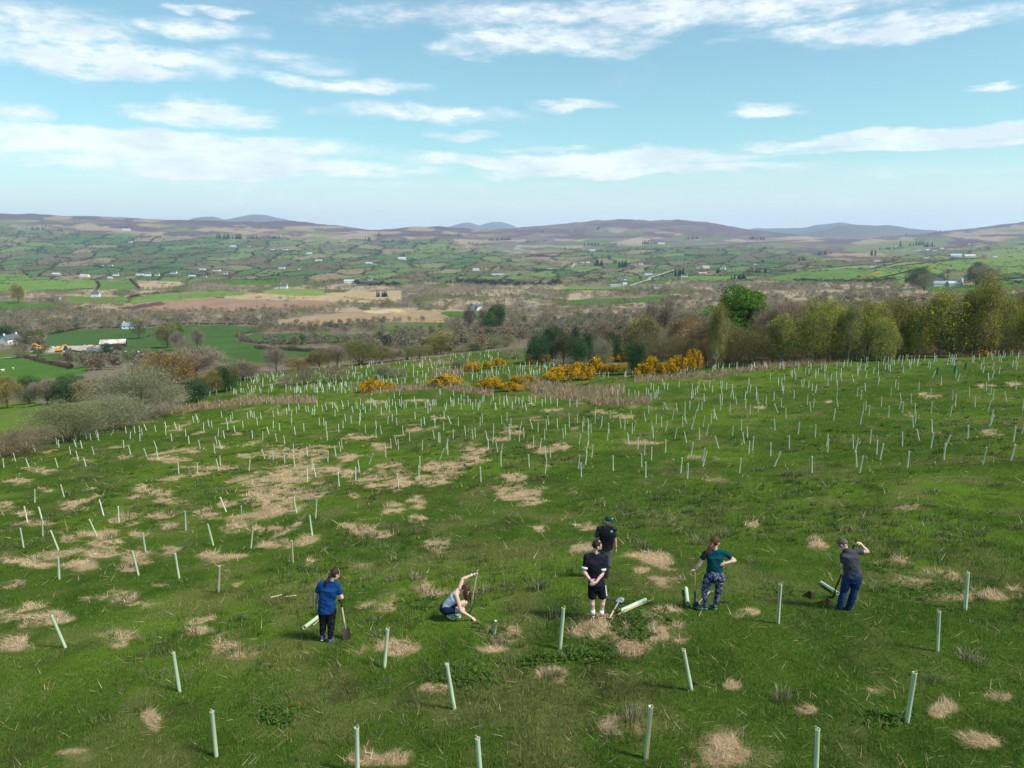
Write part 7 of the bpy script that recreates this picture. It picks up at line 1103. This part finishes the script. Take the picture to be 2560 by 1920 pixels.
# --- crouching woman
def p_crouch():
    sc = 200 / 1659; Y0 = hit(1060 + 560 * sc, 1400 + 1225 * sc).y + .05; T = tile_pt(1060, 1400, sc, Y0)
    def dress(J, o, G, torso, org, fr, lat, hlat):
        f, u, s = fr; M = cloth('pale_grey_vest', (.42, .48, .58)); t = torso(1.07); t[0] = (along(J['pel'], J['wai'], -.10), hlat, .165, .135); t = t[:6] + [(along(J['che'], J['nek'], .42), lat, .125, .112)]
        G('vest_top', [loft(t)] , M, .009, .007, 3, 8)
        B = make_mat('black_strap', (.012, .012, .015), rough=.7); ub = (J['nek'] - J['wai']).normalized(); bk = ub.cross(lat).normalized(); bk = bk if bk.z > 0 else -bk
        for q, e in (('l', 'sl'), ('r', 'sr')): a = along(J['nek'], J[e], .45); G('strap', [cap(a + bk * .055, along(J['che'], J['nek'], .15) + bk * .112, .007, .007, 8, 3), cap(a + bk * .055, a - bk * .06 - ub * .03, .007, .007, 8, 3)], B, .004, 0, 1)
        S = cloth('navy_shorts', (.012, .018, .055)); legs = [loft([(along(J['pel'], J['wai'], -.75), hlat, .13, .12), (J['pel'], hlat, .182, .155), (along(J['pel'], J['wai'], .35), hlat, .155, .125)])]
        for q in 'lr': legs.append(cap(J['h' + q], along(J['h' + q], J['k' + q], .38), .112, .098))
        G('shorts', legs, S, .009, .005)
        Hm = make_mat('long_brown_hair', (.055, .028, .018), rough=.55, vary=.35, vscale=26); c = J['hd']; dn = Vector((0, 0, -1))
        hp = [ell(c + u * .022 - f * .016, .092, .108, .112, s, f, u)]
        for k, (a, b) in enumerate(((-.08, -.02), (-.078, .035), (.06, -.05), (.0, -.08), (-.045, -.07), (.075, .0), (-.07, .07), (.06, .06))): st = c + s * a + f * b + u * .02; hp += [cap(st, st + dn * .13 + Vector((.01, -.01, 0)), .030, .028, 8, 3), cap(st + dn * .13 + Vector((.01, -.01, 0)), st + dn * (.24 + .025 * (k % 3)) + Vector((.03, 0, 0)), .028, .012, 8, 3)]
        G('hair', hp, Hm, .008, .007, 2, 22)
        W = make_mat('white_wristband', (.75, .75, .75)); band(o, 'wristband', along(J['el'], J['wl'], .86), along(J['el'], J['wl'], .98), .036, W, org)
    cfg = dict(T=T, J=dict(hd=(862, 612, -.04), nek=(752, 665, .0), che=(640, 765, .0), wai=(530, 880, .02), pel=(462, 985, .03), sl=(745, 580, .15), sr=(670, 725, -.14), el=(800, 395, .24), er=(765, 1050, -.22), wl=(1000, 308, .30), wr=(985, 1190, -.16), hl=(490, 1010, .13), hr=(470, 1030, -.08), kl=(860, 870, .25), kr=(800, 1035, -.10), al=(680, 1155, .20), ar=(500, 1150, -.03), heell=(640, 1180, .16), toel=(765, 1190, .12), heelr=(475, 1165, -.03), toer=(625, 1238, -.08)),
        girth=.95, arm=.98, leg=1.0, covered=False, cw=.165, ww=.145, pw=.165, face=(.62, -.42, -.62), up=(.55, -.10, .82), handl=((.75, .05, .45), (-.4, -.2, .8), (.2, -.9, .1), 1.3), handr=((.82, -.25, -.52), (.3, -.1, .9), (.25, .95, .1), .35, 1.0, .06), shoe=make_mat('turquoise_trainer', (.03, .20, .24), rough=.6, rgb2=(.45, .70, .65), vscale=14), sole=M_WHITE, label='crouching woman in pale grey vest and navy shorts reaching to the ground', dress=dress, glasses=True, mid=.95, fwd=(1, 0, 0))
    person(cfg)
    top = T(1108, 228, .34); tip = hit(1060 + 930 * sc, 1400 + 1080 * sc); tip = Vector((tip.x, tip.y, tip.z - .08)); spade('spade', top, tip, (.2, 1, 0), 'spade held upright behind her head by the crouching woman', M_ASH, M_IRON, M_MUD, False, .62)
p_crouch()
# --- man in black shorts and capped man
SC3 = 220 / 1217
def p_black():
    sc = SC3; Y0 = hit(1420 + 395 * sc, 1270 + 1515 * sc).y; T = tile_pt(1420, 1270, sc, Y0)
    def dress(J, o, G, torso, org, fr, lat, hlat):
        f, u, s = fr; M = cloth('black_jersey', (.014, .015, .022)); t = torso(1.06); t[0] = (J['pel'] - Vector((0, 0, .03)), hlat, .180, .135); t[1] = (J['pel'] + Vector((0, 0, .04)), hlat, .182, .136)
        G('t_shirt', [loft(t)] + [cap(J['s' + q], along(J['s' + q], J['e' + q], .66), .070, .064) for q in 'lr'], M, .009, .014, 3, 6)
        for q in 'lr': band(o, 'sleeve_band', along(J['s' + q], J['e' + q], .66), along(J['s' + q], J['e' + q], .80), .074, M_WHITE, org)
        S = cloth('black_shorts', (.012, .012, .016)); legs = [loft([(J['pel'] - Vector((0, 0, .13)), hlat, .172, .12), (J['pel'] + Vector((0, 0, .05)), hlat, .172, .128)])]
        for q in 'lr': legs.append(cap(J['h' + q], along(J['h' + q], J['k' + q], .64), .108, .098))
        G('shorts', legs, S, .009, .006); a = J['hr'] + Vector((.098, -.02, .02)); b = along(J['hr'], J['kr'], .62) + Vector((.092, -.03, 0)); G('side_stripe', [cap(a, b, .018, .018, 8, 3)], M_WHITE, .006, 0, 1)
        Hm = make_mat('black_hair', (.018, .012, .010), rough=.6, vary=.3, vscale=30); c = J['hd']; G('hair', [ell(c + u * .026 - f * .020, .091, .100, .108, s, f, u), ell(c + u * .085 + f * .03, .062, .055, .03, s, f, u)], Hm, .007, .005, 2, 25)
        G('beard', [ell(c - u * .092 + f * .052, .056, .056, .040, s, f, u), ell(c - u * .066 + f * .036, .072, .050, .026, s, f, u)], Hm, .007, .004, 2, 25)
        for q in 'lr': band(o, 'sock', along(J['k' + q], J['a' + q], .74), J['a' + q] - Vector((0, 0, .03)), .050, M_WHITE, org)
        band(o, 'watch', along(J['el'], J['wl'], .90), along(J['el'], J['wl'], .98), .034, M_BLACK, org)
    cfg = dict(T=T, J=dict(hd=(402, 522), nek=(385, 612), che=(372, 745), wai=(378, 905), pel=(395, 1045), sl=(262, 675, -.01), sr=(486, 700, .02), el=(222, 880, -.06), er=(478, 905, -.06), wl=(312, 1000, -.17), wr=(385, 1030, -.19), hl=(338, 1085), hr=(452, 1085), kl=(334, 1275), kr=(484, 1275), al=(346, 1455), ar=(462, 1462, -.02), heell=(342, 1512, -.05), toel=(382, 1490, .2), heelr=(448, 1522, -.06), toer=(552, 1500, .12)),
        girth=1.05, arm=1.0, leg=.98, covered=False, cw=.20, ww=.165, pw=.17, face=(.93, .25, -.22), up=(.12, .05, .97), handl=((.75, -.1, -.55), (0, -1, 0), (.5, 0, .8), .5), handr=((-.72, -.12, -.35), (0, -1, 0), (-.3, 0, .9), .6), shoe=make_mat('grey_red_trainer', (.16, .16, .17), rough=.7, rgb2=(.42, .10, .05), vscale=9), sole=make_mat('orange_sole', (.70, .50, .42), rough=.7), label='bearded man in black T-shirt and shorts, hands clasped behind his back', dress=dress, glasses=True)
    person(cfg)
    a = hit(1420 + 575 * sc, 1270 + 1530 * sc); b = hit(1420 + 735 * sc, 1270 + 1275 * sc); spade('spade', a + Vector((0, 0, .04)), b + Vector((0, 0, .06)), (1, -.25, .1), 'spade lying on the grass right of the man in black shorts', M_ASH, M_BLGR, M_BLGR, False, .60, .019)
p_black()
def p_cap():
    sc = SC3; Y0 = hit(1420 + 530 * sc, 1270 + 992 * sc).y; T = tile_pt(1420, 1270, sc, Y0)
    def dress(J, o, G, torso, org, fr, lat, hlat):
        f, u, s = fr; P_ = cloth('charcoal_polo', (.045, .045, .060)); G('polo_shirt', [loft(torso(1.03)[2:])] + [cap(J['s' + q], along(J['s' + q], J['e' + q], .70), .068, .062) for q in 'lr'] + [cap(J['nek'] - Vector((0, 0, .02)), J['nek'] + Vector((0, 0, .03)), .070, .066)], P_, .009, .006)
        Vm = cloth('black_gilet', (.012, .013, .017)); t = torso(1.13)[1:-1]; t[0] = (J['pel'] + Vector((0, 0, .06)), hlat, .178, .145); G('gilet', [loft(t)] + [cap(J['s' + q], J['s' + q] + Vector((0, 0, -.05)), .066, .060) for q in 'lr'], Vm, .009, .008, 3, 7)
        lg = J['che'] + Vector((.0, -.132, .055)); lg = J['logo']; rt_ = lat if lat.x > 0 else -lat; MG = make_mat('logo_green', (.05, .50, .20), rough=.6); MW = make_mat('logo_white', (.8, .8, .8), rough=.6)
        def flat(name, pts, mat, dz=0): V = [(lg - org) + rt_ * x + Vector((0, -.002 - dz, z)) for x, z in pts]; V += [v + Vector((0, .008, 0)) for v in V]; n = len(pts); link(name, poly_mesh(name, V, [tuple(range(n))[::-1], tuple(range(n, 2 * n))] + [(i, (i + 1) % n, n + (i + 1) % n, n + i) for i in range(n)], mat), parent=o)
        flat('logo', [(-.030, .030), (.032, .030), (.020, .046), (.004, .058), (-.012, .052), (-.022, .040)], MW); flat('logo', [(-.038, -.014), (-.030, .022), (.006, .022), (.004, .010), (-.018, .010), (-.019, .004), (.0, .004), (-.002, -.004), (-.022, -.004), (-.022, -.014)], MG, .001); flat('logo', [(.006, -.014), (.010, .012), (.036, .012), (.038, .004), (.020, .004), (.018, -.014)], MG, .001)
        tr = cloth('grey_trousers', (.085, .085, .085)); legs = [loft([(J['pel'] - Vector((0, 0, .12)), hlat, .155, .115), (J['pel'] + Vector((0, 0, .10)), hlat, .158, .125)])]
        for q in 'lr': legs += limb([J['h' + q], J['k' + q], along(J['k' + q], J['a' + q], .96)], [.098, .078, .070])
        G('trousers', legs, tr, .009, .008, 3, 7); c = J['hd']; MC = cloth('bottle_green_cap', (.012, .062, .045)); G('cap', [ell(c + u * .058 - f * .008, .096, .110, .082, s, f, u), ell(c + u * .036 + f * .122, .072, .066, .010, s, f, u)], MC, .007, 0)
        ac = []
        for k in range(7): a = R(-42 + k * 14); q = c + u * (.078 + .030 * math.cos(a)) + f * (.096 - .004 * abs(k - 3)) + s * (math.sin(a) * .055); ac.append(ell(q - org, .0085, .004, .012, s, f, u, 6, 4))
        V, F = join_geo(ac); link('cap_lettering', poly_mesh('cap_lettering', V, F, MW), parent=o); Hm = make_mat('grey_hair', (.30, .29, .28), rough=.7); G('hair', [ell(c - f * .030 - u * .012, .082, .075, .055, s, f, u)], Hm, .007, .003, 2, 25)
        band(o, 'bracelet', along(J['er'], J['wr'], .90), along(J['er'], J['wr'], .97), .033, M_BLACK, org)
    cfg = dict(T=T, J=dict(hd=(566, 182), nek=(545, 258, .02), che=(545, 355), wai=(530, 480), pel=(528, 585), sl=(435, 285, .04), sr=(638, 290, -.02), el=(385, 420, .06), er=(652, 425, .0), wl=(385, 540, .02), wr=(664, 560, -.03), hl=(488, 620, .02), hr=(575, 620, -.01), kl=(520, 790, .10), kr=(566, 780, -.08), al=(500, 935, .22), ar=(532, 930, -.02), heell=(492, 975, .22), toel=(520, 990, .0), heelr=(522, 985, .0), toer=(592, 996, -.12), logo=(604, 338, -.140)),
        girth=1.0, arm=.98, leg=.95, cw=.185, ww=.16, pw=.165, face=(.82, -.52, -.12), up=(.05, .0, .99), handl=((0, -.05, -1), (-1, 0, 0), (0, -1, 0), .6), handr=((.02, -.05, -1), (1, -.2, 0), (0, -1, 0), .7), skin=M_SKIN2, shoe=cloth('brown_boot', (.10, .085, .06)), sole=M_BLACK, label='older man in green cap and black gilet, walking and looking right', dress=dress, fwd=(.3, -.9, 0))
    person(cfg)
p_cap()
def p_teal():
    sc = 200 / 1382; Y0 = hit(1680 + 660 * sc, 1310 + 1475 * sc).y; T = tile_pt(1680, 1310, sc, Y0)
    def dress(J, o, G, torso, org, fr, lat, hlat):
        f, u, s = fr; M = cloth('teal_jersey', (.004, .050, .066)); t = torso(1.06); t[0] = (J['pel'] + Vector((0, 0, -.02)), hlat, .180, .135); t[1] = (J['pel'] + Vector((0, 0, .05)), hlat, .172, .130)
        G('t_shirt', [loft(t)] + [cap(J['sl'], along(J['sl'], J['el'], .42), .064, .060), cap(J['sr'], along(J['sr'], J['er'], .50), .064, .060)], M, .009, .015, 3, 7)
        L = bpy.data.materials.new('patterned_leggings'); L.use_nodes = True; N = L.node_tree.nodes; K = L.node_tree.links; b = N['Principled BSDF']; b.inputs['Roughness'].default_value = 1; b.inputs['Specular IOR Level'].default_value = .04; tc = N.new('ShaderNodeTexCoord'); vo = N.new('ShaderNodeTexVoronoi'); vo.inputs['Scale'].default_value = 17; nz = N.new('ShaderNodeTexNoise'); nz.inputs['Scale'].default_value = 13; nz.inputs['Detail'].default_value = 4
        K.new(tc.outputs['Object'], vo.inputs['Vector']); K.new(tc.outputs['Object'], nz.inputs['Vector']); ad = N.new('ShaderNodeMath'); ad.operation = 'MULTIPLY_ADD'; K.new(nz.outputs[0], ad.inputs[0]); ad.inputs[1].default_value = .8; K.new(vo.outputs['Distance'], ad.inputs[2]); rp = N.new('ShaderNodeValToRGB'); rp.color_ramp.interpolation = 'CONSTANT'; K.new(ad.outputs[0], rp.inputs[0])
        e = rp.color_ramp.elements; e[0].position = 0; e[0].color = (.006, .008, .030, 1); e[1].position = .66; e[1].color = (.50, .56, .62, 1); x = e.new(.73); x.color = (.006, .008, .030, 1); x = e.new(.84); x.color = (.28, .25, .42, 1); x = e.new(.90); x.color = (.02, .025, .07, 1); K.new(rp.outputs[0], b.inputs[0]); legs = [loft([(J['pel'] - Vector((0, 0, .16)), hlat, .13, .10), (J['pel'] - Vector((0, 0, .03)), hlat, .215, .145), (J['pel'] + Vector((0, 0, .12)), hlat, .165, .12)])]
        for q in 'lr': legs += limb([J['h' + q], J['k' + q], along(J['k' + q], J['a' + q], .86)], [.122, .074, .050]); legs.append(ell(along(J['k' + q], J['a' + q], .28), .066, .066, .14))
        G('leggings', legs, L, .009, .002); Hm = make_mat('red_brown_hair', (.085, .030, .018), rough=.5, vary=.3, vscale=24); c = J['hd']; p1, p2, p3 = J['p1'], J['p2'], J['p3']
        G('hair', [ell(c + u * .024 - f * .020, .094, .106, .112, s, f, u), cap(c - f * .07, p1, .045, .044), cap(p1, p2, .046, .052), cap(p2, p3, .050, .018), cap(p2 + Vector((.05, .02, 0)), p3 + Vector((.06, .01, .03)), .035, .015)], Hm, .008, .008, 2, 22)
        band(o, 'wristband', along(J['el'], J['wl'], .90), along(J['el'], J['wl'], .97), .034, M_BLACK, org)
    cfg = dict(T=T, J=dict(hd=(748, 305), nek=(742, 425), che=(748, 570), wai=(738, 725), pel=(742, 880), sl=(578, 515, .0), sr=(915, 505, .02), el=(478, 680, .02), er=(1082, 632, -.06), wl=(412, 788, .04), wr=(925, 676, -.10), hl=(640, 930), hr=(822, 925), kl=(558, 1145, .04), kr=(802, 1150, -.02), al=(574, 1395, .0), ar=(742, 1400, .0), heell=(615, 1470, -.02), toel=(425, 1455, .06), heelr=(770, 1474, -.04), toer=(655, 1440, .15), p1=(665, 400, -.13), p2=(620, 480, -.14), p3=(545, 590, -.10)),
        girth=.98, arm=.98, leg=1.05, cw=.178, ww=.158, pw=.20, face=(.78, .60, -.10), up=(.05, .03, .99), handl=((-.55, .05, -.10), (-.1, -.2, .95), (.1, .9, 0), 1.1), handr=((-.75, -.05, -.25), (.1, -.9, .3), (.1, .2, .9), .7), shoe=cloth('slate_trainer', (.055, .07, .095)), sole=make_mat('mint_sole', (.16, .40, .36), rough=.6), label='woman in teal T-shirt and patterned leggings, hand on hip, leaning on a spade', dress=dress, glasses=True)
    cfg['glasses'] = True; person(cfg)
    top = T(398, 800, .06); tip = hit(1680 + 398 * sc, 1310 + 1452 * sc); spade('spade', top, tip + Vector((0, 0, -.12)), (1, .3, 0), 'upright spade with orange wooden shaft and green socket under the teal woman\'s hand', M_ORW, M_GRN, M_GRN, False, .50, .018, handle_mat=M_ORW)
    a = hit(1680 + 655 * sc, 1310 + 1205 * sc); b = hit(1680 + 372 * sc, 1310 + 1462 * sc); spade('spade', a + Vector((0, 0, .06)), b + Vector((0, 0, .05)), (1, .6, 0), 'spade lying behind the feet of the woman in patterned leggings', M_ASH, M_IRON, M_IRON, False, .55, .014)
p_teal()
def p_grey():
    sc = 200 / 1443; Y0 = hit(2020 + 655 * sc, 1320 + 1470 * sc).y; T = tile_pt(2020, 1320, sc, Y0)
    def dress(J, o, G, torso, org, fr, lat, hlat):
        f, u, s = fr; M = cloth('dark_grey_polo', (.055, .055, .068)); t = torso(1.06); t[0] = (J['pel'] - Vector((0, 0, .03)), hlat, .188, .142); t[1] = (J['pel'] + Vector((0, 0, .04)), hlat, .186, .14)
        G('polo_shirt', [loft(t)] + [cap(J['sl'], along(J['sl'], J['el'], .62), .064, .060), cap(J['sr'], along(J['sr'], J['er'], .45), .066, .064), cap(J['nek'] - Vector((0, 0, .02)), J['nek'] + Vector((-.01, 0, .03)), .066, .062)], M, .009, .013, 3, 7)
        D_ = make_mat('blue_jeans', (.009, .024, .075), rough=1, spec=.03, rgb2=(.016, .042, .12), vscale=5, bump=.2); legs = [loft([(J['pel'] - Vector((0, 0, .16)), hlat, .13, .11), (J['pel'] - Vector((0, 0, .03)), hlat, .180, .138), (J['pel'] + Vector((0, 0, .11)), hlat, .15, .118)])]
        for q in 'lr': legs += limb([J['h' + q], J['k' + q], J['a' + q] - Vector((0, 0, .03))], [.110, .076, .068])
        G('jeans', legs, D_, .009, .014, 3, 6); Hm = make_mat('short_brown_hair', (.055, .040, .035), rough=.6, rgb2=(.14, .11, .10), vscale=30); c = J['hd']; G('hair', [ell(c + u * .026 - f * .012, .093, .107, .110, s, f, u), ell(c + u * .06 + f * .04, .07, .06, .05, s, f, u)], Hm, .008, .010, 1, 22)
    cfg = dict(T=T, J=dict(hd=(622, 285, .06), nek=(680, 385, .03), che=(745, 510), wai=(795, 690), pel=(808, 850), sl=(640, 490, .02), sr=(870, 425, .02), el=(622, 665, .06), er=(1075, 430, .0), wl=(640, 760, .26), wr=(940, 275, .08), hl=(718, 895), hr=(885, 895), kl=(640, 1150, .02), kr=(835, 1150), al=(572, 1400, .0), ar=(738, 1410, -.02), heell=(600, 1462, -.05), toel=(560, 1445, .20), heelr=(745, 1478, -.06), toer=(690, 1450, .18)),
        girth=1.0, arm=.95, leg=1.04, cw=.18, ww=.155, pw=.19, face=(-.55, .60, -.58), up=(-.30, .35, .88), handl=((-.2, .3, -.5), (-.7, -.4, .2), (.1, .6, .5), 1.2), handr=((-.9, .08, .15), (.2, .0, .95), (.1, -.95, 0), 1.2), shoe=cloth('dark_boot', (.03, .03, .035)), sole=M_BLACK, label='person with short hair in dark grey polo shirt and jeans, pushing a black spade', dress=dress)
    person(cfg)
    top = T(868, 232, .10); tip = T(430, 1228, .34); gt = hit(2020 + 430 * sc, 1320 + 1232 * sc); spade('spade', top, gt + Vector((0, 0, .0)), (.3, .9, 0), 'all-black spade held high by the person in the dark grey polo', M_BLACK, M_BLACK, M_BLACK, True, .72, .016)
p_grey()
# ------------------------------------------------------------------ air
def haze():
    x0, x1, y0, y1, z0, z1 = -13000, 13000, -90, 17500, -700, 500
    V = [(x, y, z) for x in (x0, x1) for y in (y0, y1) for z in (z0, z1)]
    F = [(0, 1, 3, 2), (4, 6, 7, 5), (0, 4, 5, 1), (2, 3, 7, 6), (0, 2, 6, 4), (1, 5, 7, 3)]
    me = poly_mesh('haze', V, F); m = bpy.data.materials.new('air'); m.use_nodes = True; nt = m.node_tree
    nt.nodes.remove(nt.nodes['Principled BSDF']); v = nt.nodes.new('ShaderNodeVolumePrincipled')
    v.inputs['Color'].default_value = (.62, .77, 1.0, 1); v.inputs['Density'].default_value = HAZE_DENSITY; v.inputs['Anisotropy'].default_value = .2
    nt.links.new(v.outputs[0], nt.nodes['Material Output'].inputs['Volume']); me.materials.append(m)
    o = link('haze', me); tag(o, kind='stuff')
HAZE_DENSITY = 6.0e-5
haze()
